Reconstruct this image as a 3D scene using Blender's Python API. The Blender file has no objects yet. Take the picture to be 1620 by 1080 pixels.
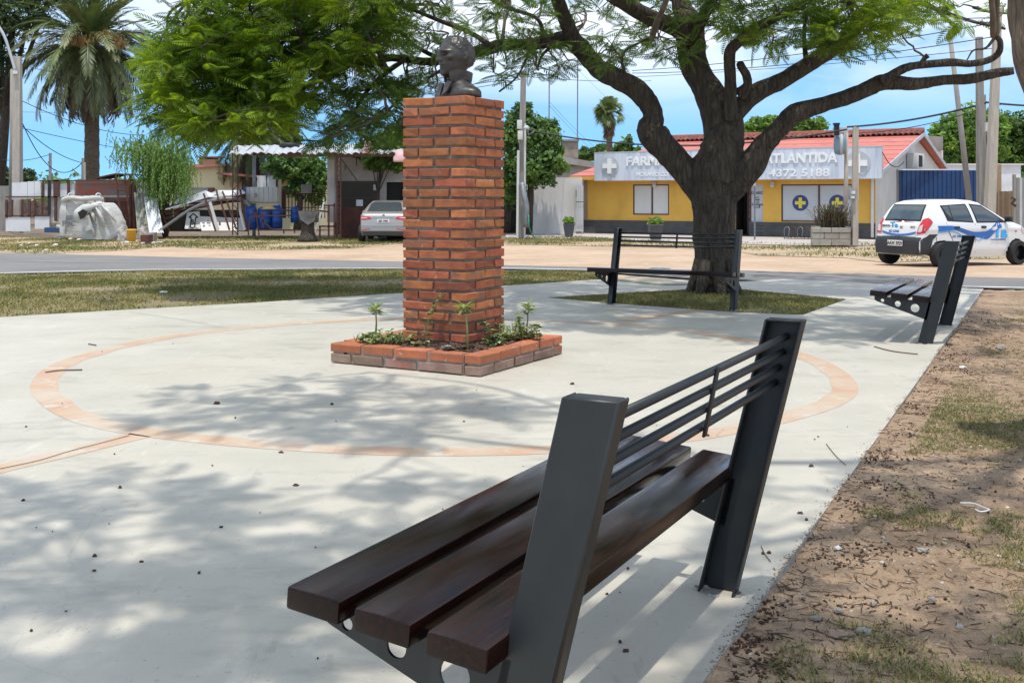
import bpy, bmesh, math, random
import numpy as np
from mathutils import Vector, Matrix, Euler, noise as mnoise
from mathutils.geometry import tessellate_polygon
R = math.radians
rng = np.random.default_rng(7); random.seed(7)
S = bpy.context.scene
COL = S.collection
F, HZ, CH = 1690.0, 310.0, 1.35

# ------------------------------------------------------------ camera
cam = bpy.data.cameras.new('camera'); co = bpy.data.objects.new('camera', cam); COL.objects.link(co)
co.location = (0, 0, CH); co.rotation_euler = (R(90), 0, 0)
cam.sensor_width = 36; cam.lens = F/1620*36; cam.shift_y = -(540-HZ)/1620
cam.clip_start = 0.05; cam.clip_end = 3000
S.camera = co

# ------------------------------------------------------------ sky and sun
SUN_EL, SUN_AZ = 77.0, 186.0        # azimuth of the sun, clockwise from +Y
W = bpy.data.worlds.new('World'); S.world = W; W.use_nodes = True
nt = W.node_tree; nt.nodes.clear()
def N(t, kind, **kw):
    n = t.nodes.new(kind)
    for k, v in kw.items(): setattr(n, k, v)
    return n
out = N(nt, 'ShaderNodeOutputWorld'); bg = N(nt, 'ShaderNodeBackground')
sky = N(nt, 'ShaderNodeTexSky', sky_type='NISHITA', sun_disc=False, sun_elevation=R(SUN_EL), sun_rotation=R(SUN_AZ),
        altitude=0, air_density=1.0, dust_density=0.3, ozone_density=3.0)
tc = N(nt, 'ShaderNodeTexCoord')
sv = N(nt, 'ShaderNodeMapping'); sv.inputs['Scale'].default_value = (1, 1, 0.75); sv.inputs['Location'].default_value = (0, 0, 0.17)
nt.links.new(tc.outputs['Generated'], sv.inputs['Vector']); nt.links.new(sv.outputs[0], sky.inputs['Vector'])
sep = N(nt, 'ShaderNodeSeparateXYZ')
nt.links.new(tc.outputs['Generated'], sep.inputs[0])
mp = N(nt, 'ShaderNodeMapping'); mp.inputs['Scale'].default_value = (1.0, 1.0, 3.6)
nt.links.new(tc.outputs['Generated'], mp.inputs['Vector'])
nz = N(nt, 'ShaderNodeTexNoise'); nz.inputs['Scale'].default_value = 3.2; nz.inputs['Detail'].default_value = 8
nz.inputs['Roughness'].default_value = 0.55; nz.inputs['Distortion'].default_value = 0.5
nt.links.new(mp.outputs[0], nz.inputs['Vector'])
r1 = N(nt, 'ShaderNodeMapRange', interpolation_type='SMOOTHSTEP')
r1.inputs['From Min'].default_value = 0.30; r1.inputs['From Max'].default_value = 0.60
nt.links.new(nz.outputs['Fac'], r1.inputs['Value'])
r2 = N(nt, 'ShaderNodeMapRange', interpolation_type='SMOOTHSTEP')
r2.inputs['From Min'].default_value = 0.045; r2.inputs['From Max'].default_value = 0.16
nt.links.new(sep.outputs['Z'], r2.inputs['Value'])
mu = N(nt, 'ShaderNodeMath', operation='MULTIPLY')
nt.links.new(r1.outputs[0], mu.inputs[0]); nt.links.new(r2.outputs[0], mu.inputs[1])
mu2 = N(nt, 'ShaderNodeMath', operation='MULTIPLY'); mu2.inputs[1].default_value = 0.8
nt.links.new(mu.outputs[0], mu2.inputs[0])
hs = N(nt, 'ShaderNodeHueSaturation'); hs.inputs['Saturation'].default_value = 1.05; hs.inputs['Value'].default_value = 1.0
nt.links.new(sky.outputs[0], hs.inputs['Color'])
tint = N(nt, 'ShaderNodeMix', data_type='RGBA', blend_type='MULTIPLY'); tint.inputs['Factor'].default_value = 1; tint.inputs['B'].default_value = (0.70, 0.96, 1.02, 1)
nt.links.new(hs.outputs[0], tint.inputs['A'])
mx = N(nt, 'ShaderNodeMix', data_type='RGBA')
nt.links.new(mu2.outputs[0], mx.inputs['Factor']); nt.links.new(tint.outputs['Result'], mx.inputs['A'])
mx.inputs['B'].default_value = (5.9, 6.05, 6.3, 1)
nt.links.new(mx.outputs['Result'], bg.inputs['Color']); bg.inputs['Strength'].default_value = 0.15
nt.links.new(bg.outputs[0], out.inputs['Surface'])

sl = bpy.data.lights.new('sun', 'SUN'); so = bpy.data.objects.new('sun', sl); COL.objects.link(so)
sl.energy = 2.5; sl.angle = R(0.9); sl.color = (1.0, 0.955, 0.88)
_az = R(SUN_AZ); _el = R(SUN_EL)
sd = Vector((math.sin(_az)*math.cos(_el), math.cos(_az)*math.cos(_el), math.sin(_el)))
so.rotation_euler = sd.to_track_quat('Z', 'Y').to_euler(); so.location = (0, 0, 30)

S.view_settings.view_transform = 'Standard'; S.view_settings.look = 'None'
S.view_settings.exposure = 0.6; S.view_settings.gamma = 1; S.view_settings.use_curve_mapping = False
S.render.engine = 'CYCLES'
S.cycles.max_bounces = 8; S.cycles.transparent_max_bounces = 16
S.cycles.use_denoising = True

# ------------------------------------------------------------ helpers
def gz(Y): return -0.22*min(1, max(0, (Y-17.6)/10))
def gp(px, py, dz=0):
    Z = 10
    for _ in range(30): Z = F*(CH-gz(Z)-dz)/(py-HZ)
    return Vector(((px-810)/F*Z, Z, gz(Z)+dz))
def at(px, py, Z): return Vector(((px-810)/F*Z, Z, CH-(py-HZ)/F*Z))
def gat(px, Z, dz=0): return Vector(((px-810)/F*Z, Z, gz(Z)+dz))
def zat(py, Z): return CH-(py-HZ)/F*Z

def mat(name, col, rough=0.7, col2=None, scale=5, detail=4, lo=0.35, hi=0.65, bump=0, bscale=40, metal=0, spec=0.5,
        rnd=0, island=0, stretch=None, coat=0, trans=0, spots=None, disp=None):
    """procedural material: two colours mixed by noise, random tone per object or per loose piece, bump"""
    m = bpy.data.materials.new(name); m.use_nodes = True; t = m.node_tree
    b = t.nodes['Principled BSDF']; L = t.links.new
    b.inputs['Roughness'].default_value = rough; b.inputs['Metallic'].default_value = metal
    b.inputs['Specular IOR Level'].default_value = spec; b.inputs['Coat Weight'].default_value = coat
    c = N(t, 'ShaderNodeTexCoord'); vec = c.outputs['Object']
    if rnd:
        oi = N(t, 'ShaderNodeObjectInfo'); va = N(t, 'ShaderNodeVectorMath', operation='ADD')
        ms = N(t, 'ShaderNodeMath', operation='MULTIPLY'); ms.inputs[1].default_value = 50
        L(oi.outputs['Random'], ms.inputs[0]); L(ms.outputs[0], va.inputs[1]); L(vec, va.inputs[0]); vec = va.outputs[0]
    base_vec = vec
    if stretch:
        q = N(t, 'ShaderNodeMapping'); q.inputs['Scale'].default_value = stretch; L(vec, q.inputs[0]); vec = q.outputs[0]
    if col2:
        n = N(t, 'ShaderNodeTexNoise'); n.inputs['Scale'].default_value = scale; n.inputs['Detail'].default_value = detail
        n.inputs['Roughness'].default_value = 0.6; L(vec, n.inputs['Vector'])
        r = N(t, 'ShaderNodeMapRange'); r.inputs['From Min'].default_value = lo; r.inputs['From Max'].default_value = hi
        L(n.outputs['Fac'], r.inputs['Value'])
        x = N(t, 'ShaderNodeMix', data_type='RGBA'); x.inputs['A'].default_value = (*col, 1); x.inputs['B'].default_value = (*col2, 1)
        L(r.outputs[0], x.inputs['Factor']); o = x.outputs['Result']
    else:
        x = N(t, 'ShaderNodeRGB'); x.outputs[0].default_value = (*col, 1); o = x.outputs[0]
    if spots:   # (colour, scale, threshold)
        n = N(t, 'ShaderNodeTexNoise'); n.inputs['Scale'].default_value = spots[1]; n.inputs['Detail'].default_value = 5
        n.inputs['Roughness'].default_value = 0.7; L(base_vec, n.inputs['Vector'])
        r = N(t, 'ShaderNodeMapRange'); r.inputs['From Min'].default_value = spots[2]; r.inputs['From Max'].default_value = spots[2]+(spots[3] if len(spots) > 3 else 0.06)
        L(n.outputs['Fac'], r.inputs['Value'])
        x = N(t, 'ShaderNodeMix', data_type='RGBA'); x.inputs['B'].default_value = (*spots[0], 1)
        L(o, x.inputs['A']); L(r.outputs[0], x.inputs['Factor']); o = x.outputs['Result']
    if rnd or island:
        h = N(t, 'ShaderNodeHueSaturation'); a = rnd or island
        if rnd: src = oi.outputs['Random']
        else:
            g = N(t, 'ShaderNodeNewGeometry'); src = g.outputs['Random Per Island']
        r = N(t, 'ShaderNodeMapRange'); r.inputs['To Min'].default_value = 1-a; r.inputs['To Max'].default_value = 1+a
        L(src, r.inputs['Value']); L(r.outputs[0], h.inputs['Value'])
        w = N(t, 'ShaderNodeTexWhiteNoise', noise_dimensions='1D'); L(src, w.inputs['W'])
        r = N(t, 'ShaderNodeMapRange'); r.inputs['To Min'].default_value = 0.5-a*0.03; r.inputs['To Max'].default_value = 0.5+a*0.03
        L(w.outputs['Value'], r.inputs['Value']); L(r.outputs[0], h.inputs['Hue'])
        L(o, h.inputs['Color']); o = h.outputs[0]
    L(o, b.inputs['Base Color'])
    if bump:
        n = N(t, 'ShaderNodeTexNoise'); n.inputs['Scale'].default_value = bscale; n.inputs['Detail'].default_value = 5
        n.inputs['Roughness'].default_value = 0.65; L(vec, n.inputs['Vector'])
        bu = N(t, 'ShaderNodeBump'); bu.inputs['Strength'].default_value = min(1, bump); bu.inputs['Distance'].default_value = disp or 0.02
        L(n.outputs['Fac'], bu.inputs['Height']); L(bu.outputs[0], b.inputs['Normal'])
    if trans:
        tr = N(t, 'ShaderNodeBsdfTranslucent'); a = N(t, 'ShaderNodeMixShader'); a.inputs[0].default_value = trans
        bc = N(t, 'ShaderNodeMix', data_type='RGBA', blend_type='MULTIPLY'); bc.inputs['Factor'].default_value = 1
        bc.inputs['B'].default_value = (1.5, 1.45, 0.5, 1); L(o, bc.inputs['A'])
        L(bc.outputs['Result'], tr.inputs['Color']); L(b.outputs[0], a.inputs[1]); L(tr.outputs[0], a.inputs[2])
        L(a.outputs[0], t.nodes['Material Output'].inputs['Surface'])
    return m

def layer(m, col, scale, thr, width, fac=1.0, detail=6, stretch=None, rough=0.65):
    """mix one more noise-shaped stain into a material's base colour"""
    t = m.node_tree; b = t.nodes['Principled BSDF']; L = t.links.new; src = b.inputs['Base Color'].links[0].from_socket
    c = N(t, 'ShaderNodeTexCoord'); v = c.outputs['Object']
    oi = N(t, 'ShaderNodeObjectInfo'); va = N(t, 'ShaderNodeVectorMath', operation='ADD'); ms = N(t, 'ShaderNodeMath', operation='MULTIPLY'); ms.inputs[1].default_value = 37
    L(oi.outputs['Random'], ms.inputs[0]); L(ms.outputs[0], va.inputs[1]); L(v, va.inputs[0]); v = va.outputs[0]
    if stretch: q = N(t, 'ShaderNodeMapping'); q.inputs['Scale'].default_value = stretch; L(v, q.inputs[0]); v = q.outputs[0]
    n = N(t, 'ShaderNodeTexNoise'); n.inputs['Scale'].default_value = scale; n.inputs['Detail'].default_value = detail; n.inputs['Roughness'].default_value = rough; L(v, n.inputs['Vector'])
    r = N(t, 'ShaderNodeMapRange'); r.inputs['From Min'].default_value = thr; r.inputs['From Max'].default_value = thr+width; r.inputs['To Max'].default_value = fac; L(n.outputs['Fac'], r.inputs['Value'])
    x = N(t, 'ShaderNodeMix', data_type='RGBA'); x.inputs['B'].default_value = (*col, 1); L(src, x.inputs['A']); L(r.outputs[0], x.inputs['Factor']); L(x.outputs['Result'], b.inputs['Base Color'])
    return m
def cracks(m, col, scale, width=0.004, fac=0.6, distort=0.35):
    t = m.node_tree; b = t.nodes['Principled BSDF']; L = t.links.new; src = b.inputs['Base Color'].links[0].from_socket
    c = N(t, 'ShaderNodeTexCoord'); n = N(t, 'ShaderNodeTexNoise'); n.inputs['Scale'].default_value = scale*1.3; n.inputs['Detail'].default_value = 6; L(c.outputs['Object'], n.inputs['Vector'])
    mv = N(t, 'ShaderNodeMix', data_type='RGBA', blend_type='ADD'); mv.inputs['Factor'].default_value = distort; L(c.outputs['Object'], mv.inputs['A']); L(n.outputs['Color'], mv.inputs['B'])
    v = N(t, 'ShaderNodeTexVoronoi', feature='DISTANCE_TO_EDGE'); v.inputs['Scale'].default_value = scale; L(mv.outputs['Result'], v.inputs['Vector'])
    r = N(t, 'ShaderNodeMapRange'); r.inputs['From Min'].default_value = 0; r.inputs['From Max'].default_value = width; r.inputs['To Min'].default_value = fac; r.inputs['To Max'].default_value = 0; L(v.outputs['Distance'], r.inputs['Value'])
    n2 = N(t, 'ShaderNodeTexNoise'); n2.inputs['Scale'].default_value = 0.9; L(c.outputs['Object'], n2.inputs['Vector'])
    r2 = N(t, 'ShaderNodeMapRange'); r2.inputs['From Min'].default_value = 0.5; r2.inputs['From Max'].default_value = 0.6; L(n2.outputs['Fac'], r2.inputs['Value'])
    mm = N(t, 'ShaderNodeMath', operation='MULTIPLY'); L(r.outputs[0], mm.inputs[0]); L(r2.outputs[0], mm.inputs[1])
    x = N(t, 'ShaderNodeMix', data_type='RGBA'); x.inputs['B'].default_value = (*col, 1); L(src, x.inputs['A']); L(mm.outputs[0], x.inputs['Factor']); L(x.outputs['Result'], b.inputs['Base Color']); return m
INV = {}
class MB:
    """collects geometry in world space (or local when no parent) and links it as one mesh object"""
    def __init__(s): s.v = []; s.f = []; s.mi = []; s.n = 0; s.cur = 0
    def add(s, v, f, M=None):
        v = [Vector(a) for a in v]
        if M is not None: v = [M @ a for a in v]
        k = s.n; s.v += v; s.f += [[i+k for i in q] for q in f]; s.mi += [s.cur]*len(f); s.n += len(v); return s
    def box(s, c, d, rz=0, M=None, j=0):
        x, y, z = d[0]/2, d[1]/2, d[2]/2
        v = [Vector((sx*x, sy*y, sz*z)) for sx in (-1, 1) for sy in (-1, 1) for sz in (-1, 1)]
        if j: v = [a+Vector([random.uniform(-j, j) for _ in range(3)]) for a in v]
        T = Matrix.Translation(c) @ Matrix.Rotation(rz, 4, 'Z')
        if M is not None: T = M @ T
        return s.add(v, [(0, 1, 3, 2), (4, 6, 7, 5), (0, 4, 5, 1), (2, 3, 7, 6), (0, 2, 6, 4), (1, 5, 7, 3)], T)
    def bar(s, a, b, w, h=None, up=(0, 0, 1)):
        a, b = Vector(a), Vector(b); h = h or w; d = (b-a).normalized(); u = Vector(up)
        if abs(d.dot(u)) > 0.98: u = Vector((0, 1, 0))
        x = d.cross(u).normalized(); y = x.cross(d).normalized()
        v = []
        for p in (a, b):
            for sx, sy in ((-1, -1), (1, -1), (1, 1), (-1, 1)): v.append(p+x*sx*w/2+y*sy*h/2)
        return s.add(v, [(0, 3, 2, 1), (4, 5, 6, 7), (0, 1, 5, 4), (1, 2, 6, 5), (2, 3, 7, 6), (3, 0, 4, 7)])
    def tube(s, pts, rad, n=8, cap=True, lump=0, seed=0, flat=1):
        pts = [Vector(p) for p in pts]
        if not hasattr(rad, '__len__'): rad = [rad]*len(pts)
        v = []; f = []; px = None
        for i, p in enumerate(pts):
            d = (pts[min(i+1, len(pts)-1)]-pts[max(i-1, 0)])
            if d.length < 1e-9: d = Vector((0, 0, 1))
            d.normalize()
            if px is None:
                u = Vector((0, 1, 0)) if abs(d.y) < 0.9 else Vector((1, 0, 0)); px = (u-d*u.dot(d)).normalized()
            else: px = (px-d*px.dot(d)).normalized()
            py = d.cross(px)
            for k in range(n):
                a = 2*math.pi*k/n; q = px*math.cos(a)+py*math.sin(a)*flat; r = rad[i]
                if lump:
                    w = p+q*r; r *= 1+lump*mnoise.noise((w*(0.9/max(r, 0.05)))+Vector((seed, 0, 0)))
                v.append(p+q*r)
        for i in range(len(pts)-1):
            for k in range(n): a = i*n+k; b = i*n+(k+1) % n; f.append((a, b, b+n, a+n))
        if cap: f.append(tuple(range(n-1, -1, -1))); f.append(tuple((len(pts)-1)*n+k for k in range(n)))
        return s.add(v, f)
    def lathe(s, prof, c, n=16, M=None):
        v = []; f = []
        for r, z in prof:
            for k in range(n): a = 2*math.pi*k/n; v.append(Vector((r*math.cos(a), r*math.sin(a), z)))
        for i in range(len(prof)-1):
            for k in range(n): a = i*n+k; b = i*n+(k+1) % n; f.append((a, b, b+n, a+n))
        f.append(tuple(range(n-1, -1, -1))); f.append(tuple((len(prof)-1)*n+k for k in range(n)))
        T = Matrix.Translation(c)
        if M is not None: T = T @ M
        return s.add(v, f, T)
    def prism(s, poly, d):
        """poly: 3d points, extruded by vector d"""
        p = [Vector(a) for a in poly]; d = Vector(d); n = len(p)
        tri = tessellate_polygon([p]); v = p+[a+d for a in p]
        f = [tuple(t) for t in tri]+[tuple(i+n for i in reversed(t)) for t in tri]+[(i, (i+1) % n, (i+1) % n+n, i+n) for i in range(n)]
        return s.add(v, f)
    def quad(s, *p): return s.add(p, [tuple(range(len(p)))])
    def build(s, name, m, parent=None, smooth=False, bevel=0, label=None, kind=None, bseg=2, fix=False):
        me = bpy.data.meshes.new(name)
        inv = INV.get(parent.name) if parent else None
        v = [inv @ a for a in s.v] if inv is not None else s.v
        me.from_pydata([tuple(a) for a in v], [], s.f)
        ms = m if isinstance(m, (list, tuple)) else [m]
        for q in ms: me.materials.append(q)
        if len(ms) > 1: me.polygons.foreach_set('material_index', s.mi)
        if bevel or fix:
            b = bmesh.new(); b.from_mesh(me); bmesh.ops.recalc_face_normals(b, faces=b.faces)
            if bevel:
                e = [x for x in b.edges if len(x.link_faces) == 2 and x.calc_face_angle(0) > 0.6]
                bmesh.ops.bevel(b, geom=e, offset=bevel, segments=bseg, affect='EDGES', profile=0.6, clamp_overlap=True)
            b.to_mesh(me); b.free()
        if smooth: me.polygons.foreach_set('use_smooth', [True]*len(me.polygons))
        elif bevel: me.set_sharp_from_angle(angle=R(40)); me.polygons.foreach_set('use_smooth', [True]*len(me.polygons))
        me.update()
        o = bpy.data.objects.new(name, me); COL.objects.link(o)
        if parent: o.parent = parent
        if label: o['label'] = label
        if kind: o['kind'] = kind
        return o
def tag(o, label=None, cat=None, group=None, kind=None):
    if label: o['label'] = label
    if cat: o['category'] = cat
    if group: o['group'] = group
    if kind: o['kind'] = kind
    return o
def thing(name, label, cat, loc=(0, 0, 0), rz=0, group=None, rot=None):
    o = bpy.data.objects.new(name, None); COL.objects.link(o)
    o.location = loc; o.rotation_euler = rot or (0, 0, rz); o.empty_display_size = 0.2
    INV[o.name] = (Matrix.Translation(loc) @ Euler(rot or (0, 0, rz)).to_matrix().to_4x4()).inverted()
    return tag(o, label, cat, group)
def reg(o):        # lets a linked part act as parent with world-space geometry
    p = o.parent; INV[o.name] = (INV[p.name] if p and p.name in INV else Matrix.Identity(4)); return o
def npmesh(name, v, f, m, parent=None, kind=None, smooth=False, label=None, fmat=None):
    """v Nx3 array, f MxK array of equal-size faces"""
    v = np.asarray(v, np.float32); f = np.asarray(f, np.int32); k = f.shape[1]
    me = bpy.data.meshes.new(name)
    if parent is not None and parent.name in INV:
        A = np.array(INV[parent.name]); v = (v @ A[:3, :3].T+A[:3, 3]).astype(np.float32)
    me.vertices.add(len(v)); me.vertices.foreach_set('co', v.ravel())
    me.loops.add(f.size); me.loops.foreach_set('vertex_index', f.ravel())
    me.polygons.add(len(f)); me.polygons.foreach_set('loop_start', np.arange(0, f.size, k, dtype=np.int32))
    for q in (m if isinstance(m, (list, tuple)) else [m]): me.materials.append(q)
    if fmat is not None: me.polygons.foreach_set('material_index', np.asarray(fmat, np.int32))
    if smooth: me.polygons.foreach_set('use_smooth', np.ones(len(f), bool))
    me.update(); me.validate()
    o = bpy.data.objects.new(name, me); COL.objects.link(o)
    if parent: o.parent = parent
    if kind: o['kind'] = kind
    if label: o['label'] = label
    return o
def copy_tree(o, parent=None):
    c = o.copy(); COL.objects.link(c); c.parent = parent
    for ch in list(o.children): copy_tree(ch, c)
    return c
_fc = {}
def text(body, size, name, m, parent, M, ext=0.004, bold=0, squeeze=1, align='CENTER'):
    """lettering as mesh; M places it in world space (x right, y up in the text plane)"""
    c = bpy.data.curves.new('t', 'FONT'); c.body = body; c.size = size; c.extrude = ext; c.offset = bold
    c.align_x = align; c.align_y = 'CENTER'; c.resolution_u = 3
    o = bpy.data.objects.new('t', c); COL.objects.link(o)
    me = bpy.data.meshes.new_from_object(o.evaluated_get(bpy.context.evaluated_depsgraph_get()))
    bpy.data.objects.remove(o); bpy.data.curves.remove(c)
    T = M @ Matrix.Diagonal((squeeze, 1, 1, 1))
    if parent is not None and parent.name in INV: T = INV[parent.name] @ T
    me.transform(T); me.materials.clear(); me.materials.append(m); me.name = name
    q = bpy.data.objects.new(name, me); COL.objects.link(q)
    if parent: q.parent = parent
    return q
def frame(o, x, y):
    """matrix from origin, x and y directions"""
    x = Vector(x).normalized(); y = Vector(y); y = (y-x*y.dot(x)).normalized(); z = x.cross(y)
    return Matrix(((x.x, y.x, z.x, o[0]), (x.y, y.y, z.y, o[1]), (x.z, y.z, z.z, o[2]), (0, 0, 0, 1)))
def spline(P, n=6):
    """Catmull-Rom through tuples of any length"""
    P = [np.array(p, float) for p in P]; Q = [2*P[0]-P[1]]+P+[2*P[-1]-P[-2]]; o = []
    for i in range(1, len(Q)-2):
        for k in range(n):
            t = k/n; a, b, c, d = Q[i-1:i+3]
            o.append(0.5*(2*b+(c-a)*t+(2*a-5*b+4*c-d)*t*t+(3*b-a-3*c+d)*t**3))
    o.append(P[-1]); return o
# ------------------------------------------------------------ materials of the ground
m_conc = mat('concrete', (0.425, 0.40, 0.335), 0.60, (0.515, 0.482, 0.408), 1.3, 8, 0.3, 0.7, bump=0.25, bscale=60, spots=((0.42, 0.40, 0.35), 2.7, 0.6, 0.2), disp=0.004)
layer(m_conc, (0.46, 0.42, 0.33), 0.7, 0.52, 0.2, 0.6); layer(m_conc, (0.31, 0.295, 0.255), 1.9, 0.54, 0.16, 0.7, stretch=(1, 2.2, 1)); layer(m_conc, (0.22, 0.20, 0.17), 38, 0.66, 0.05, 0.6, 3); layer(m_conc, (0.33, 0.30, 0.25), 4.5, 0.60, 0.04, 0.5, 9, stretch=(2.5, 0.7, 1), rough=0.75)
layer(m_conc, (0.30, 0.27, 0.22), 7, 0.66, 0.08, 0.5, 8, stretch=(0.6, 1.6, 1)); layer(m_conc, (0.60, 0.57, 0.49), 5, 0.60, 0.12, 0.5, 8, stretch=(1.8, 0.5, 1)); cracks(m_conc, (0.26, 0.24, 0.20), 0.45, 0.003, 0.22)
m_band = mat('terracotta_band', (0.47, 0.295, 0.195), 0.75, (0.49, 0.395, 0.29), 2.6, 7, 0.35, 0.72, bump=0.2, bscale=60, spots=((0.52, 0.49, 0.43), 3.3, 0.57, 0.1), disp=0.003)
layer(m_band, (0.50, 0.46, 0.38), 1.1, 0.5, 0.15, 0.75); cracks(m_band, (0.33, 0.20, 0.14), 3.2, 0.02, 0.5, 0.1)
m_asph = mat('asphalt', (0.155, 0.15, 0.145), 0.85, (0.20, 0.19, 0.18), 0.5, 8, bump=0.4, bscale=90)
m_dirt = mat('sandy_dirt', (0.50, 0.35, 0.235), 0.95, (0.36, 0.25, 0.155), 0.35, 9, 0.38, 0.66, bump=0.5, bscale=9, spots=((0.46, 0.38, 0.28), 3, 0.56), disp=0.03)
m_soil = mat('dry_soil', (0.42, 0.29, 0.185), 0.95, (0.27, 0.18, 0.11), 1.6, 9, 0.36, 0.62, bump=1.0, bscale=55, spots=((0.11, 0.055, 0.035), 16, 0.60, 0.05), disp=0.02)
layer(m_soil, (0.50, 0.37, 0.25), 0.8, 0.5, 0.2, 0.6); layer(m_soil, (0.12, 0.07, 0.045), 3.2, 0.56, 0.10, 0.65, 9, rough=0.8); layer(m_soil, (0.20, 0.13, 0.085), 34, 0.56, 0.08, 0.7, 4); layer(m_soil, (0.58, 0.46, 0.33), 60, 0.62, 0.05, 0.6, 3); layer(m_soil, (0.15, 0.10, 0.065), 5, 0.58, 0.1, 0.6); layer(m_soil, (0.55, 0.43, 0.31), 22, 0.66, 0.05, 0.6, 3)
m_turf = mat('thin_turf_soil', (0.185, 0.165, 0.07), 0.95, (0.27, 0.20, 0.12), 1.1, 9, 0.38, 0.62, bump=0.6, bscale=40, spots=((0.10, 0.13, 0.035), 2.2, 0.52, 0.12), disp=0.02)
m_white = mat('road_paint', (0.75, 0.74, 0.70), 0.7, (0.45, 0.44, 0.42), 3, 6, 0.5, 0.75)
m_ylw = mat('road_paint_yellow', (0.46, 0.38, 0.22), 0.8, (0.25, 0.23, 0.2), 3, 6)
m_cedge = mat('concrete_edge', (0.36, 0.34, 0.3), 0.8, (0.25, 0.22, 0.18), 8, 6, bump=0.5, bscale=40)

layer(m_turf, (0.30, 0.23, 0.14), 0.5, 0.52, 0.12, 0.8); layer(m_dirt, (0.56, 0.44, 0.32), 1.2, 0.55, 0.15, 0.6, stretch=(0.3, 2, 1)); layer(m_asph, (0.25, 0.23, 0.20), 0.8, 0.55, 0.15, 0.5, stretch=(0.25, 2, 1)); layer(m_asph, (0.10, 0.10, 0.10), 2.5, 0.62, 0.06, 0.6)
# the one wide ground sheet
ys = [-60, -20, -5, 0, 4, 8, 12, 17.6]+[17.6+i for i in range(1, 11)]+[32, 40, 50, 70, 110, 200, 420, 900]
xs = [-900, -300, -120, -60, -30, -15, -8, -4, 0, 4, 8, 15, 30, 60, 120, 300, 900]
v = [(x, y, gz(y)-0.06) for y in ys for x in xs]; n = len(xs)
f = [(j*n+i, j*n+i+1, (j+1)*n+i+1, (j+1)*n+i) for j in range(len(ys)-1) for i in range(n-1)]
g = MB().add(v, f).build('ground', m_dirt); g['kind'] = 'structure'

def sheet(name, pix, m, dz, kind='structure', world=None, sub=None):
    """a flat sheet through ground pixels, cut so that it follows the slope of the ground"""
    P = [gp(*p) for p in pix] if world is None else [Vector((a, b, 0)) for a, b in world]
    b = bmesh.new(); vs = [b.verts.new((p.x, p.y, 0)) for p in P]
    b.faces.new(vs); bmesh.ops.triangulate(b, faces=b.faces)
    for y in [17.6+i for i in range(0, 11)]:
        bmesh.ops.bisect_plane(b, geom=b.verts[:]+b.edges[:]+b.faces[:], plane_co=(0, y, 0), plane_no=(0, 1, 0))
    bmesh.ops.recalc_face_normals(b, faces=b.faces)
    for q in b.faces:
        if q.normal.z < 0: q.normal_flip()
    for q in b.verts: q.co.z = gz(q.co.y)+dz
    me = bpy.data.meshes.new(name); b.to_mesh(me); b.free(); me.materials.append(m)
    o = bpy.data.objects.new(name, me); COL.objects.link(o); o['kind'] = kind; return o

# road: near and far edges read off the kerb lines
far = [(-900, 88), (0, 88), (395, 97), (640, 101.6), (796, 107), (1100, 114), (1178, 115.5), (1400, 122), (1620, 127), (2600, 150)]
near = [(2600, 170), (1620, 144), (1480, 141), (1240, 132), (1100, 128), (1000, 121), (938, 116), (796, 113.3), (640, 113), (400, 114.5), (240, 115.5), (160, 117), (0, 121), (-900, 140)]
sheet('road', [(x, 310+y) for x, y in far+near], m_asph, -0.03)
ln = [p for p in near if -900 <= p[0] <= 1100]
def strip(name, pts, w, m, dz, kind='structure'):
    P = [gp(*p) for p in pts]; a = []; b = []
    for i, p in enumerate(P):
        d = (P[min(i+1, len(P)-1)]-P[max(i-1, 0)]); d.z = 0; d.normalize(); q = Vector((-d.y, d.x, 0))
        a.append(p+q*w/2); b.append(p-q*w/2)
    m_ = MB()
    for i in range(len(P)-1):
        k = max(1, int((P[i+1]-P[i]).length/1.0))
        for j in range(k):
            t0, t1 = j/k, (j+1)/k
            q = [a[i].lerp(a[i+1], t0), b[i].lerp(b[i+1], t0), b[i].lerp(b[i+1], t1), a[i].lerp(a[i+1], t1)]
            for z in q: z.z = gz(z.y)+dz
            m_.quad(*q)
    o = m_.build(name, m, fix=True); o['kind'] = kind
    for p in o.data.polygons:
        if p.normal.z < 0: p.flip()
    return o
strip('road_edge_line', [(x, 310+y-1.2) for x, y in ln if x <= 938], 0.16, m_white, -0.022)
strip('road_edge_line', [(x, 310+y-1.5) for x, y in near if 1480 <= x <= 1700], 0.12, m_white, -0.022)
strip('road_centre_line', [(-300, 411), (0, 411.5), (150, 413), (268, 414.5)], 0.12, m_ylw, -0.022)

# grass and earth sheets
lawn = [(-900, 452), (0, 433), (240, 427), (400, 426), (640, 424.6), (796, 425), (938, 428), (955, 433), (940, 442.5), (790, 452.5), (640, 463), (395, 479), (160, 492), (0, 501.5), (-900, 560)]
sheet('lawn', lawn, m_turf, -0.03)
vergeL = [(-700, 366), (0, 372), (150, 378), (260, 374), (420, 372), (575, 377), (640, 377), (700, 377), (900, 372), (1000, 378), (1000, 385), (900, 383), (640, 382), (560, 390), (400, 393), (260, 388), (180, 394), (60, 400), (0, 394), (-700, 390)]
m_vt = mat('dry_verge_earth', (0.42, 0.31, 0.20), 0.95, (0.22, 0.19, 0.09), 0.6, 9, 0.46, 0.66, bump=0.6, bscale=20, disp=0.03)
sheet('grass_verge', vergeL, m_vt, -0.052)
m_yard = mat('yard_earth', (0.13, 0.095, 0.065), 0.95, (0.22, 0.165, 0.115), 1.2, 8, bump=0.6, bscale=12, disp=0.03)
sheet('yard_earth', [(-900, 345), (-900, 368), (0, 374), (640, 379), (830, 374), (830, 350), (400, 343)], m_yard, -0.056)
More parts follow.
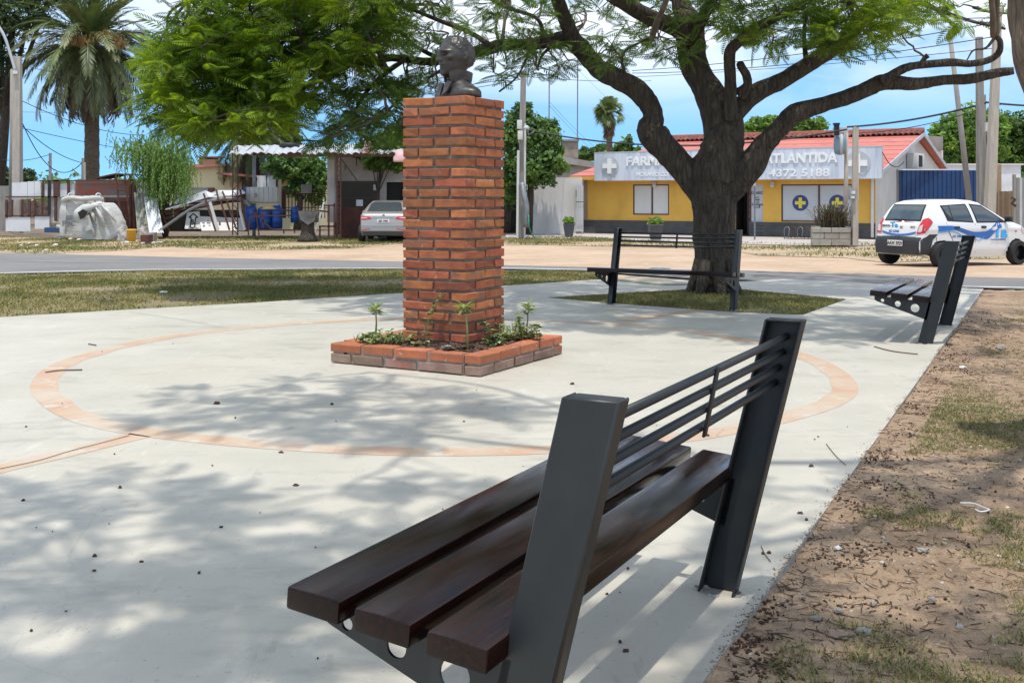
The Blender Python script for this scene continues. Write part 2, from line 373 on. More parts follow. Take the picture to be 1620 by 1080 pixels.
vergeR = [(800, 374), (930, 377), (1150, 381), (1290, 384), (1385, 381), (1450, 372), (1620, 366), (1900, 366), (1900, 400), (1620, 404), (1500, 408), (1405, 412), (1340, 405), (1200, 401), (1150, 392), (1000, 388), (800, 384)]
sheet('grass_verge', vergeR, m_vt, -0.048)

# ------------------------------------------------------------ plaza slab
slab_px = [(-900, 560), (0, 501.5), (160, 492), (395, 479), (640, 463), (790, 452.5), (940, 442.5), (1000, 441), (1060, 442), (1120, 444.5), (1178, 445), (1240, 441.5), (1400, 449.5), (1556, 457)]
A = gp(1556, 457); B = gp(1110, 1080); dr = (B-A).normalized()
out_ = [gp(*p) for p in slab_px]+[A+dr*(A-B).length*1.45, Vector((-9, -1.6, 0))]
bed_px = [(865, 470.5), (954, 465), (1096, 457), (1178, 458), (1340, 473), (1270, 498), (1165, 494), (1097, 489), (971, 480)]
bed = [gp(*p) for p in bed_px]
for p in out_+bed: p.z = 0
tri = tessellate_polygon([out_, bed]); allp = out_+bed
sb = MB(); sb.add(allp, [tuple(t) for t in tri])
for ring in (out_, bed):
    for i in range(len(ring)):
        a, b = ring[i], ring[(i+1) % len(ring)]
        d = Vector((0, 0, -0.09)); sb.cur = 1; sb.quad(a, b, b+d, a+d)
pl = sb.build('plaza_paving', [m_conc, m_cedge], fix=True); pl['kind'] = 'structure'
for p in pl.data.polygons:
    if p.normal.z < -0.5: p.flip()

# terracotta band: ring and two spokes
ring_px = [(43, 619), (58, 592), (97, 570), (180, 546.7), (242, 534.7), (330, 522.5), (400, 516), (480, 509.5), (553, 505.8), (607, 503.9), (700, 501.6), (790, 502.6), (879, 506.7), (968, 509.8), (1070, 519), (1201, 539), (1266, 556.5), (1325, 579), (1360, 612), (1335, 640), (1237, 671), (1098, 698), (960, 712), (844, 718.7), (751, 721), (640, 721), (520, 716.5), (400, 708.5), (280, 697), (167, 681), (86, 656)]
rp = [np.array(gp(*p))[:2] for p in ring_px]
rp = [p[:2] for p in spline(rp+[rp[0]], 5)][:-1]
rp = np.array(rp)
for _ in range(3): rp = (np.roll(rp, 1, 0)+2*rp+np.roll(rp, -1, 0))/4
t_ = np.roll(rp, -1, 0)-np.roll(rp, 1, 0); t_ /= np.linalg.norm(t_, axis=1)[:, None]
nn = np.c_[-t_[:, 1], t_[:, 0]]; cen = rp.mean(0); nn *= np.sign(((cen-rp)*nn).sum(1))[:, None]
k = len(rp); w_ = 0.18*(1+0.05*np.sin(np.arange(k)*1.7))
inn = rp+nn*w_[:, None]
v = [(p[0], p[1], 0.0015) for p in rp]+[(p[0], p[1], 0.0015) for p in inn]
o = MB().add(v, [(i, (i+1) % k, (i+1) % k+k, i+k) for i in range(k)]).build('terracotta_ring', m_band, fix=True); o['kind'] = 'structure'
for p in o.data.polygons:
    if p.normal.z < 0: p.flip()
strip('terracotta_spoke', [(-500, 880), (-250, 806), (0, 741), (120, 713), (222, 688)], 0.17, m_band, 0.0015)
strip('terracotta_spoke', [(985, 508), (1045, 498), (1112, 490.5)], 0.2, m_band, 0.0015)
m_joint = mat('joint', (0.33, 0.31, 0.28), 0.9, (0.45, 0.43, 0.39), 6, 5)
strip('expansion_joint', [(205, 493.5), (290, 506), (352, 518)], 0.012, m_joint, 0.002)
strip('expansion_joint', [(1318, 483), (1400, 500), (1452, 513)], 0.012, m_joint, 0.002)

# drain plate with raised dots behind the bench
dp = thing('tactile_paving', 'pale ribbed tactile paving strip between road and the tree bed bench', 'paving', gp(1040, 447.5))
q = [gp(958, 442.2), gp(1010, 442.2), gp(1108, 450.5), gp(1040, 451.5)]
pm = mat('tactile', (0.50, 0.44, 0.29), 0.8, (0.42, 0.38, 0.28), 4, 5)
MB().prism([a+Vector((0, 0, 0.002)) for a in q], (0, 0, 0.012)).build('slab', pm, dp, fix=True)
rb = MB()
for i in range(22):
    t = (i+0.5)/22; a = q[0].lerp(q[3], t); b = q[1].lerp(q[2], t)
    rb.bar(a.lerp(b, 0.04)+Vector((0, 0, 0.02)), a.lerp(b, 0.96)+Vector((0, 0, 0.02)), 0.06, 0.016)
rb.build('rib', mat('tactile_rib', (0.62, 0.57, 0.42), 0.8), dp)['kind'] = 'stuff'

# ------------------------------------------------------------ soil strip on the right with real relief
def edge_x(y): return A.x+(B.x-A.x)*(y-A.y)/(B.y-A.y)
def fbm(x, y, s, o=4):
    return mnoise.fractal(Vector((x*s, y*s, 3.7)), 0.9, 2.0, o)
def soil_z(x, y):
    d = x-edge_x(y)
    return gz(y)-0.035+0.020*fbm(x, y, 1.2)+0.012*fbm(x, y, 6)+0.007*fbm(x, y, 22, 3)+0.020*math.exp(-max(0, d)/0.25)+0.02*min(1, max(0, d)/1.5)
yy = [1.2]; 
while yy[-1] < A.y: yy.append(yy[-1]+0.0048*yy[-1])
yy[-1] = A.y
nx = 230
vv = []
for y in yy:
    e = edge_x(y); w = 1.2+0.5*y
    for i in range(nx):
        t = i/(nx-1); x = e+w*t**1.15; vv.append((x, y, soil_z(x, y)))
ff = [(j*nx+i, j*nx+i+1, (j+1)*nx+i+1, (j+1)*nx+i) for j in range(len(yy)-1) for i in range(nx-1)]
npmesh('soil', vv, ff, m_soil, kind='structure', smooth=True)
# tree bed earth
bb = [(p.x, p.y) for p in bed]; sheet('tree_bed_earth', None, m_turf, -0.03, world=bb)

# ------------------------------------------------------------ grass blades, clods and pebbles
m_gr = mat('grass_blades', (0.11, 0.145, 0.04), 0.7, (0.21, 0.19, 0.08), 1.3, 5, island=0.35, trans=0.25)
m_dry = mat('dry_grass_blades', (0.30, 0.25, 0.11), 0.8, (0.20, 0.20, 0.07), 1.5, 5, island=0.3, trans=0.2)
def inpoly(x, y, P):
    c = np.zeros(len(x), bool); n = len(P)
    for i in range(n):
        x0, y0 = P[i]; x1, y1 = P[(i+1) % n]
        if y0 == y1: continue
        k = ((y0 > y) != (y1 > y)) & (x < (x1-x0)*(y-y0)/(y1-y0)+x0); c ^= k
    return c
def vnoise(x, y, s, seed=0):
    return np.array([mnoise.noise(Vector((a*s, b*s, seed))) for a, b in zip(x, y)])
def blades(name, x, y, z, h, w, m, label, lean=0.5):
    n = len(x); a = rng.uniform(0, 2*np.pi, n); l = rng.normal(0, lean, (n, 2)); hh = h*rng.uniform(0.5, 1.4, n); ww = w*rng.uniform(0.6, 1.3, n)
    c, s = np.cos(a), np.sin(a); V = np.zeros((n, 5, 3))
    for i, (t, q) in enumerate(((0, -1), (0, 1), (0.55, -0.8), (0.55, 0.8), (1, 0))):
        V[:, i, 0] = x+q*ww/2*c+l[:, 0]*hh*t**1.7; V[:, i, 1] = y+q*ww/2*s+l[:, 1]*hh*t**1.7; V[:, i, 2] = z+hh*t*(1-0.25*t)
    b = np.arange(n)[:, None]*5
    T = np.concatenate([b+np.array([[0, 1, 3]]), b+np.array([[0, 3, 2]]), b+np.array([[2, 3, 4]])])
    o = npmesh(name, V.reshape(-1, 3), T, m, kind='stuff'); o['label'] = label; o['category'] = 'grass'; return o
def inside_stripe(n, P):
    P = np.array(P); lo, hi = P.min(0), P.max(0); x = rng.uniform(lo[0], hi[0], n); y = rng.uniform(lo[1], hi[1], n)
    k = inpoly(x, y, P); return x[k], y[k]
GZ = np.vectorize(gz)
LP = [tuple(gp(*p))[:2] for p in lawn[1:-1]]+[tuple(gp(-250, 516))[:2], tuple(gp(-250, 440))[:2]]
x, y = inside_stripe(210000, LP); d = vnoise(x, y, 0.8)+0.5*vnoise(x, y, 3, 5)
k = d > rng.uniform(-0.55, 0.60, len(x)); x, y, d = x[k], y[k], d[k]
k = d > 0.22
blades('lawn_grass', x[k], y[k], GZ(y[k])-0.032, 0.055, 0.014, m_gr, 'patchy green grass on the lawn between plaza and road')
blades('dry_lawn_grass', x[~k], y[~k], GZ(y[~k])-0.032, 0.045, 0.014, m_dry, 'dry straw coloured grass in the lawn between plaza and road')
x, y = inside_stripe(60000, bb); d = vnoise(x, y, 1.2)
k = d > rng.uniform(-0.7, 0.5, len(x)); x, y = x[k], y[k]
k = rng.uniform(0, 1, len(x)) < 0.5
blades('dry_bed_grass', x[k], y[k], x[k]*0-0.032, 0.05, 0.010, m_dry, 'dry grass in the bed round the tree trunk')
x, y = x[~k], y[~k]
blades('bed_grass', x, y, x*0-0.032, 0.055, 0.010, m_gr, 'thin grass growing in the bed round the tree trunk')
# right verge: tufts following noise and distance from the slab
y = 1.5+12.5*rng.uniform(0, 1, 520000)**1.6; x = np.array([edge_x(b) for b in y])+rng.uniform(0.05, 1, len(y))*(1.2+0.5*y)
k = (x/y < 0.53); x, y = x[k], y[k]
ex = x-np.array([edge_x(b) for b in y])
d = vnoise(x, y, 0.9, 2)+0.55*vnoise(x, y, 3.2, 8)+0.35*vnoise(x, y, 11, 4)+0.45*np.clip(ex-0.40-0.05*y, -1, 1.2)+0.15
keep = d > rng.uniform(0.0, 0.75, len(x)); x, y, d = x[keep], y[keep], d[keep]
zz = np.array([soil_z(a, b) for a, b in zip(x, y)])-0.004
k = (d > 0.3) ^ (rng.uniform(0, 1, len(x)) < 0.2)
hs_ = 0.030
blades('verge_grass', x[k], y[k], zz[k], hs_, 0.0042, m_gr, 'green grass tufts on the bare soil right of the plaza', 0.7)
blades('dry_verge_grass', x[~k], y[~k], zz[~k], hs_*0.9, 0.0038, m_dry, 'dry grass tufts on the bare soil right of the plaza', 0.9)
# far verges
for px_, lab, nn_ in ((vergeL, 'tall rough grass along the far side of the road by the scrap yard', 90000), (vergeR, 'rough green grass in front of the yellow shop', 50000)):
    P = [tuple(gp(*p))[:2] for p in px_ if -200 < p[0] < 1800]
    x, y = inside_stripe(nn_, P); d = vnoise(x, y, 0.5)
    k = d > rng.uniform(-0.35, 0.55, len(x)); x, y, d = x[k], y[k], d[k]
    q = d+rng.uniform(-.2, .2, len(x)) > 0.12
    blades('verge_grass', x[q], y[q], GZ(y[q])-0.05, 0.08, 0.03, m_gr, lab)
    blades('dry_verge_grass', x[~q], y[~q], GZ(y[~q])-0.05, 0.08, 0.03, m_dry, 'dry stalks among the '+lab[5:] if lab[0] == 't' else 'dry stalks in the grass in front of the yellow shop')

ICO = None
def rocks(name, x, y, z, s, m, label, cat, squash=0.6):
    global ICO
    if ICO is None:
        b = bmesh.new(); bmesh.ops.create_icosphere(b, subdivisions=1, radius=1)
        ICO = (np.array([q.co[:] for q in b.verts]), np.array([[q.index for q in p.verts] for p in b.faces])); b.free()
    n = len(x); V0, T0 = ICO; nv = len(V0)
    V = V0[None]*(1+rng.normal(0, 0.30, (n, nv, 1)))*(s[:, None, None]*np.stack([rng.uniform(0.7, 1.4, n), rng.uniform(0.7, 1.4, n), rng.uniform(0.4, 0.9, n)*squash/0.6], 1)[:, None, :])
    a = rng.uniform(0, 6.28, n); c, sn = np.cos(a)[:, None], np.sin(a)[:, None]
    X = V[..., 0]*c-V[..., 1]*sn; Y = V[..., 0]*sn+V[..., 1]*c
    V = np.stack([X+x[:, None], Y+y[:, None], V[..., 2]+z[:, None]], -1)
    T = (T0[None]+(np.arange(n)*nv)[:, None, None]).reshape(-1, 3)
    o = npmesh(name, V.reshape(-1, 3), T, m, kind='stuff'); o['label'] = label; o['category'] = cat; return o
m_mulch = mat('seed_litter', (0.045, 0.024, 0.017), 0.95, (0.09, 0.05, 0.03), 20, 3, island=0.5)
m_peb = mat('pebble', (0.30, 0.25, 0.19), 0.9, (0.44, 0.38, 0.31), 8, 3, island=0.35)
y = 1.6+11*rng.uniform(0, 1, 16000)**1.5; e = np.array([edge_x(b) for b in y]); ex = rng.exponential(0.20, len(y))*(0.6+0.12*y)+rng.normal(0.01, 0.012, len(y)); x = e+ex
d = vnoise(x, y, 3.5, 1)+0.7*vnoise(x, y, 14, 2); k = (d > rng.uniform(-0.05, 0.7, len(x))) & (x/y < 0.52) & (ex > -0.01); x, y = x[k], y[k]
z = np.array([soil_z(a, b) for a, b in zip(x, y)])+0.003
rocks('seed_litter', x, y, z, rng.uniform(0.0022, 0.0065, len(x)), m_mulch, 'dark brown crumbled seed pods gathered on the soil beside the plaza edge', 'litter', 0.7)
y = 1.6+9*rng.uniform(0, 1, 7000)**1.6; e = np.array([edge_x(b) for b in y]); x = e+0.05+rng.uniform(0, 1, len(y))*(1+0.4*y)
d = vnoise(x, y, 1.1, 9)+0.6*vnoise(x, y, 5, 2); k = (d > rng.uniform(-0.2, 0.7, len(x))) & (x/y < 0.52); x, y = x[k], y[k]
z = np.array([soil_z(a, b) for a, b in zip(x, y)])-0.001
rocks('pebbles', x, y, z, rng.uniform(0.003, 0.010, len(x))**1.0, m_peb, 'small pale pebbles and crumbs of mortar in the soil', 'pebbles')
y = 1.7+11*rng.uniform(0, 1, 5000)**1.4; e = np.array([edge_x(b) for b in y]); ex = -rng.exponential(0.010, len(y)); x = e+ex; d = vnoise(x, y, 2.2, 6)+0.5*vnoise(x, y, 9, 1); k = d > rng.uniform(-0.2, 0.45, len(x)); x, y = x[k], y[k]
rocks('soil_crumbs', x, y, np.full(len(x), 0.001), rng.uniform(0.0012, 0.0035, len(x)), m_soil, 'loose soil crumbs spilled on the rim of the paving', 'soil', 0.5)
def bits(name, x, y, z, L, m, label):      # thin crooked sticks lying flat
    n = len(x); a = rng.uniform(0, 6.28, n); l = L*rng.uniform(0.4, 1.6, n); w = 0.0011*rng.uniform(0.6, 1.8, n); V = np.zeros((n, 6, 3)); k2 = rng.normal(0, 0.25, n)
    for i, t in enumerate((-0.5, 0, 0.5)):
        px_ = x+np.cos(a)*l*t-np.sin(a)*k2*l*(0.25-t*t); py_ = y+np.sin(a)*l*t+np.cos(a)*k2*l*(0.25-t*t)
        V[:, 2*i] = np.stack([px_-np.sin(a)*w, py_+np.cos(a)*w, z+0.003], -1); V[:, 2*i+1] = np.stack([px_+np.sin(a)*w, py_-np.cos(a)*w, z+0.005], -1)
    b = np.arange(n)[:, None]*6; T = np.concatenate([b+np.array([[0, 1, 3, 2]]), b+np.array([[2, 3, 5, 4]])])
    o = npmesh(name, V.reshape(-1, 3), T, m, kind='stuff'); o['label'] = label; o['category'] = 'litter'
y = 1.6+10*rng.uniform(0, 1, 5200)**1.5; e = np.array([edge_x(b) for b in y]); x = e+rng.exponential(0.5, len(y))*(0.6+0.2*y); k = x/y < 0.52; x, y = x[k], y[k]
bits('dry_stalks', x, y, np.array([soil_z(a, b) for a, b in zip(x, y)]), 0.045, m_mulch, 'thin dark stalks and needles scattered over the soil strip')
# pods scattered over the paving
n = 46; px_ = rng.uniform(0, 1400, n); py_ = rng.uniform(470, 1060, n)
P = [gp(a, b) for a, b in zip(px_, py_)]; P = [p for p in P if p.x < edge_x(p.y)-0.1]
rocks('fallen_pods', np.array([p.x for p in P]), np.array([p.y for p in P]), np.array([0.004]*len(P)), rng.uniform(0.003, 0.008, len(P)), m_mulch, 'tiny dark pods scattered over the grey paving', 'litter')
# ------------------------------------------------------------ brick monument
m_brick = mat('brick_red', (0.43, 0.135, 0.052), 0.9, (0.28, 0.082, 0.036), 11, 7, 0.35, 0.68, bump=1.0, bscale=38, rnd=0.34, spots=((0.24, 0.10, 0.055), 7, 0.58, 0.14), disp=0.006)
layer(m_brick, (0.20, 0.10, 0.06), 3.5, 0.52, 0.16, 0.75); layer(m_brick, (0.12, 0.07, 0.045), 16, 0.62, 0.06, 0.7, 4); layer(m_brick, (0.42, 0.36, 0.29), 11, 0.66, 0.05, 0.6, 5)
m_bdark = mat('brick_dirty', (0.22, 0.135, 0.095), 0.92, (0.33, 0.22, 0.16), 7, 6, bump=0.8, bscale=50, rnd=0.3, spots=((0.36, 0.12, 0.07), 3, 0.56, 0.1), disp=0.008)
m_bor = mat('brick_orange', (0.47, 0.155, 0.068), 0.9, (0.36, 0.115, 0.055), 9, 6, bump=0.5, bscale=60, rnd=0.15, spots=((0.55, 0.36, 0.26), 9, 0.60, 0.08), disp=0.005)
layer(m_bor, (0.25, 0.13, 0.08), 4, 0.54, 0.14, 0.6)
m_mort = mat('mortar', (0.15, 0.125, 0.10), 0.95, (0.24, 0.205, 0.165), 8, 5, bump=0.6, bscale=60)
m_mort2 = mat('mortar_pale', (0.36, 0.33, 0.28), 0.95, (0.28, 0.25, 0.21), 8, 5, bump=0.6, bscale=60)
ANG = R(60.5)
e1 = Vector((math.cos(ANG), math.sin(ANG), 0)); e2 = Vector((-math.sin(ANG), math.cos(ANG), 0))
PS = 0.615; CRS = 0.0832; PZ0, PZ1 = 0.0, 2.16
pc = Vector((-0.368, 8.52, 0))+(e1+e2)*PS/2
def brick_mesh(name, lx, ly, lz, seed):
    rr = random.Random(seed); b = bmesh.new(); bmesh.ops.create_cube(b, size=1)
    for q in b.verts: q.co = Vector((q.co.x*lx, q.co.y*ly, q.co.z*lz))
    bmesh.ops.bevel(b, geom=b.edges[:], offset=0.006, segments=1, affect='EDGES')
    for q in b.verts: q.co += Vector([rr.uniform(-0.003, 0.003) for _ in range(3)])
    for _ in range(2):     # a knocked corner
        q = rr.choice(list(b.verts)); q.co *= 0.975
    me = bpy.data.meshes.new(name); b.to_mesh(me); b.free(); return me
mon = thing('brick_pedestal', 'tall square red brick pillar carrying the bronze bust, centre of the plaza', 'pillar', pc, ANG)
# local frame: x=e1, y=e2
core = MB().box((pc.x, pc.y, (PZ0+PZ1)/2), (PS-0.036, PS-0.036, PZ1-PZ0-0.02), ANG); core.build('mortar_core', m_mort, mon)
kinds = {}
def bk(lx, ly, i, m, lz=CRS-0.019):
    k = (round(lx, 3), round(ly, 3), i, m.name)
    if k not in kinds: kinds[k] = brick_mesh('brick', lx, ly, lz, hash(k[:3]) % 999+i); kinds[k].materials.append(m)
    return kinds[k]
def lay(parent, me, p, rz=0):
    o = bpy.data.objects.new('brick', me); COL.objects.link(o); o.parent = parent
    o.location = p; o.rotation_euler = (rng.normal(0, 0.006), rng.normal(0, 0.006), rz+rng.normal(0, 0.008)); return o
BW = 0.145; G = 0.018; ncourse = 26
for c in range(ncourse):
    z = PZ0+CRS*(c+0.5); 
    for face in range(4):
        full = (face+c) % 2 == 0     # full faces show two stretchers, the others one between two headers
        cuts = [(PS-G)/2]*2 if full else [PS-2*BW-2*G]
        u = -PS/2 if full else -PS/2+BW+G
        for q, ln_ in enumerate(cuts):
            me = bk(ln_, BW, (c*5+face*3+q) % 4, m_brick)
            uc = u+ln_/2; vc = -PS/2+BW/2
            a = face*math.pi/2; jt = rng.normal(0, 0.003)
            x_ = uc*math.cos(a)-(vc+jt)*math.sin(a); y_ = uc*math.sin(a)+(vc+jt)*math.cos(a)
            lay(mon, me, (x_, y_, z+rng.normal(0, 0.0012)), a)
            u += ln_+G
# planter round it
pn = Vector((-0.235, 7.95, 0)); PLx, PLy = 1.35, 1.42
plc = pn+e1*PLx/2+e2*PLy/2
ptr = thing('brick_planter', 'low two-course brick planter ring around the foot of the pillar', 'planter', plc, ANG)
W_ = 0.14
mo = MB()
for (cx, cy, lx, ly) in ((0, -PLy/2+W_/2, PLx, W_), (0, PLy/2-W_/2, PLx, W_), (-PLx/2+W_/2, 0, W_, PLy-2*W_), (PLx/2-W_/2, 0, W_, PLy-2*W_)):
    w = plc+e1*cx+e2*cy; mo.box((w.x, w.y, 0.078), (lx-0.036, ly-0.036, 0.144), ANG)
mo.build('mortar_bed', m_mort2, ptr)
for c in range(2):
    z = 0.043+c*0.084; m_ = m_bor if c else m_bdark
    for face in range(4):
        T = PLx if face % 2 == 0 else PLy; D = PLy if face % 2 == 0 else PLx
        run = T-W_-G; segs = [0.3, 0.3, 0.3, run-0.9-3*G] if c else [0.2, 0.3, 0.3, run-0.8-3*G]
        u = -T/2
        for q, ln_ in enumerate(segs):
            me = bk(ln_-0.002*q, W_, q % 4, m_, 0.068)
            uc = u+ln_/2; vc = -D/2+W_/2; a = face*math.pi/2; jt = rng.normal(0, 0.003)
            x_ = uc*math.cos(a)-(vc+jt)*math.sin(a); y_ = uc*math.sin(a)+(vc+jt)*math.cos(a)
            lay(ptr, me, (x_, y_, z+rng.normal(0, 0.0015)), a); u += ln_+G
# soil in the planter
m_psoil = mat('planter_soil', (0.05, 0.032, 0.022), 0.95, (0.10, 0.07, 0.05), 18, 5, bump=1, bscale=60, disp=0.02)
n = 40; v = []
for j in range(n):
    for i in range(n):
        a = (i/(n-1)-0.5)*(PLx-2*W_+0.01); b = (j/(n-1)-0.5)*(PLy-2*W_+0.01); p = plc+e1*a+e2*b
        v.append((p.x, p.y, 0.15+0.018*fbm(p.x, p.y, 9)))
o = npmesh('planter_soil', v, [(j*n+i, j*n+i+1, (j+1)*n+i+1, (j+1)*n+i) for j in range(n-1) for i in range(n-1)], m_psoil, kind='structure', smooth=True)
x = []; y = []
for _ in range(2600):
    a = rng.uniform(-0.5, 0.5)*(PLx-2*W_); b = rng.uniform(-0.5, 0.5)*(PLy-2*W_); p = plc+e1*a+e2*b; x.append(p.x); y.append(p.y)
m_bark = mat('bark_mulch', (0.06, 0.035, 0.025), 0.9, (0.14, 0.08, 0.05), 20, 3, island=0.5)
rocks('bark_mulch', np.array(x), np.array(y), np.array([0.158+0.018*fbm(a, b, 9) for a, b in zip(x, y)]), rng.uniform(0.006, 0.016, len(x)), m_bark, 'dark bark chips covering the soil in the brick planter', 'mulch', 0.5)

# ------------------------------------------------------------ bust
m_brz = mat('bronze', (0.050, 0.046, 0.042), 0.40, (0.11, 0.10, 0.092), 9, 6, 0.4, 0.7, bump=0.25, bscale=50, metal=0.45, spots=((0.14, 0.15, 0.14), 5, 0.60, 0.1), disp=0.004)
def bust():
    """local: face looks to +x, z up, base at z=0, head radius about 0.1"""
    n, mth = 120, 90; v = []; 
    g = lambda a, b, a0, b0, sa, sb: math.exp(-((a-a0)/sa)**2-((b-b0)/sb)**2)
    for j in range(mth+1):
        th = math.pi*j/mth; el = 90-math.degrees(th)           # elevation
        for i in range(n):
            ph = 2*math.pi*i/n; az = math.degrees(ph); az = az-360 if az > 180 else az; aa = abs(az)
            cx, cy, cz = math.sin(th)*math.cos(ph), math.sin(th)*math.sin(ph), math.cos(th)
            r = 1/math.sqrt((cx/0.118)**2+(cy/0.098)**2+(cz/(0.132 if cz > 0 else 0.150))**2)
            # narrow jaw, flat face
            if el < 0: r *= 1-0.08*g(aa, el, 62, -38, 40, 26)
            r *= 1-0.17*max(0, -math.cos(ph))*g(0, el, 0, -48, 1, 30)
            d = -0.004*g(aa, el, 0, -10, 40, 30)-0.008*g(aa, el, 0, 38, 45, 18)
            d += 0.028*g(aa, el, 0, -54, 18, 11)               # chin
            d += 0.027*g(aa, el, 0, -15, 7, 6)+0.018*g(aa, el, 0, -6, 5, 7)+0.010*g(aa, el, 0, 3, 5, 7)  # nose
            d += 0.006*g(aa, el, 9, -17, 5, 4)                 # nostril wings
            d += 0.014*g(aa, el, 17, 12.5, 17, 4.5)                # brow
            d -= 0.026*g(aa, el, 20, 3, 8.5, 5.5)                # eye socket
            d += 0.010*g(aa, el, 21, 1.5, 5.5, 2.8)                # eyeball
            d += 0.010*g(aa, el, 38, -9, 12, 8)                # cheekbone
            d -= 0.014*g(aa, el, 34, -28, 12, 11)              # hollow cheek
            d -= 0.006*g(aa, el, 0, -24, 12, 2.5)
            d += 0.010*g(aa, el, 0, -30, 13, 3.2)              # upper lip
            d -= 0.012*g(aa, el, 0, -34.5, 15, 1.8)            # mouth line
            d += 0.010*g(aa, el, 0, -38.5, 12, 3.2)            # lower lip
            d -= 0.007*g(aa, el, 0, -45, 14, 3.5)
            d += 0.006*g(aa, el, 65, -40, 18, 12)              # jaw angle
            d += 0.030*g(aa, el, 95, -3, 6, 14)-0.022*g(aa, el, 92, -2, 3, 8)   # ear
            # hair with waves, hairline receding over the brow
            hl = 52-0.62*max(0, aa-20) if aa < 80 else 52-0.62*60
            if aa > 100: hl = -34
            hm = 1/(1+math.exp(-(el-hl)/2.5))
            p = Vector((cx, cy, cz))
            d += hm*(0.010+0.008*mnoise.noise(Vector((cx*7, cy*7, cz*16)))+0.003*mnoise.noise(Vector((cx*22, cy*22, cz*14))))
            r += d; v.append(Vector((cx*r, cy*r, cz*r)))
    f = [(j*n+i, (j+1)*n+i, (j+1)*n+(i+1) % n, j*n+(i+1) % n) for j in range(mth) for i in range(n)]
    return v, f
BZ = PZ1+0.004; bloc = pc+Vector((0.03, 0, BZ))
BR = R(217)      # looks left and slightly towards the camera
bst = thing('bronze_bust', 'dark bronze bust of a man in a high-collared coat on top of the brick pillar', 'statue', bloc, BR)
def bm_(): return MB()
BM = Matrix.Translation(bloc) @ Matrix.Rotation(BR, 4, 'Z') @ Matrix.Diagonal((1.29, 1.29, 1.20, 1))
v, f = bust(); hd = Matrix.Translation((0.018, 0, 0.288)) @ Matrix.Rotation(R(-2), 4, 'Y')
b = bm_(); b.add(v, f, BM @ hd @ Matrix.Diagonal((1.07, 1.07, 1.04, 1))); b.build('head', m_brz, bst, smooth=True)
def loft(rings, n=40):
    """rings: (cx, z, rx, ry, squareness)"""
    v = []; f = []
    for cx, z, rx, ry, tilt in rings:
        for k in range(n):
            a = 2*math.pi*k/n; v.append(Vector((cx+rx*math.cos(a), ry*math.sin(a), z+tilt*math.cos(a))))
    for i in range(len(rings)-1):
        for k in range(n): f.append((i*n+k, i*n+(k+1) % n, (i+1)*n+(k+1) % n, (i+1)*n+k))
    f.append(tuple(range(n-1, -1, -1))); f.append(tuple((len(rings)-1)*n+k for k in range(n)))
    return v, f
b = bm_(); b.add(*loft([(-0.005, 0.09, 0.07, 0.066, 0), (0, 0.15, 0.06, 0.058, 0.0), (0.005, 0.2, 0.06, 0.056, 0.0), (0.0, 0.24, 0.06, 0.056, 0)]), BM); b.build('neck', m_brz, bst, smooth=True)
b = bm_(); b.add(*loft([(0, 0.0, 0.106, 0.224, 0), (0, 0.018, 0.105, 0.222, 0), (0, 0.034, 0.104, 0.222, 0), (0, 0.052, 0.100, 0.205, 0.0), (-0.002, 0.068, 0.094, 0.172, 0.0), (-0.004, 0.084, 0.088, 0.135, 0.0), (-0.005, 0.10, 0.082, 0.105, 0), (-0.005, 0.125, 0.072, 0.080, 0), (-0.005, 0.13, 0.06, 0.06, 0)]), BM); b.build('shoulders', m_brz, bst, smooth=True)
# standing collar: open at the front, flaring
b = bm_(); V = []; Fc = []; K = 30
for r_, z_, o_ in ((0.083, 0.085, 0), (0.086, 0.14, 0.004), (0.092, 0.19, 0.012)):
    for k in range(K+1):
        a = R(24)+k*(2*math.pi-R(48))/K; tt = abs(math.cos(a/2)); rise = 0.018*math.cos(a)
        for q in (0, 1):
            rr_ = r_-0.008*q; V.append(Vector((rr_*1.0*math.cos(a)+0.012*math.cos(a)*(z_ > 0.1), rr_*0.95*math.sin(a), z_+rise*(z_ > 0.1))))
for i in range(2):
    for k in range(K):
        a = (i*(K+1)+k)*2; bq = a+2*(K+1)
        Fc += [(a, a+2, bq+2, bq), (a+1, bq+1, bq+3, a+3)]
        if i == 1: Fc.append((bq, bq+2, bq+3, bq+1))
    a = i*(K+1)*2; bq = a+2*(K+1); Fc.append((a, bq, bq+1, a+1)); a += 2*K; bq += 2*K; Fc.append((a, a+1, bq+1, bq))
b.add(V, Fc, BM); b.build('collar', m_brz, bst, smooth=False)
b = bm_()
for s_ in (-1, 1):
    b.prism([BM @ Vector(p) for p in ((0.095, 0.010*s_, 0.10), (0.088, 0.075*s_, 0.105), (0.118, 0.062*s_, 0.035), (0.122, 0.014*s_, 0.012))], BM.to_3x3() @ Vector((0.010, 0, 0.004)))
b.build('lapel', m_brz, bst, fix=True)
b = bm_()
for k in range(4): b.lathe([(0.034-0.003*k, 0), (0.034-0.003*k, 0.012)], (0, 0, 0), 14, None)
b = bm_()
for k in range(5):
    z_ = 0.105+0.020*k; b.add(*loft([(0.035, z_, 0.044, 0.040, 0), (0.035, z_+0.008, 0.048, 0.044, 0), (0.035, z_+0.018, 0.044, 0.040, 0)], 20), BM)
b.build('cravat', m_brz, bst, smooth=True, kind=None)

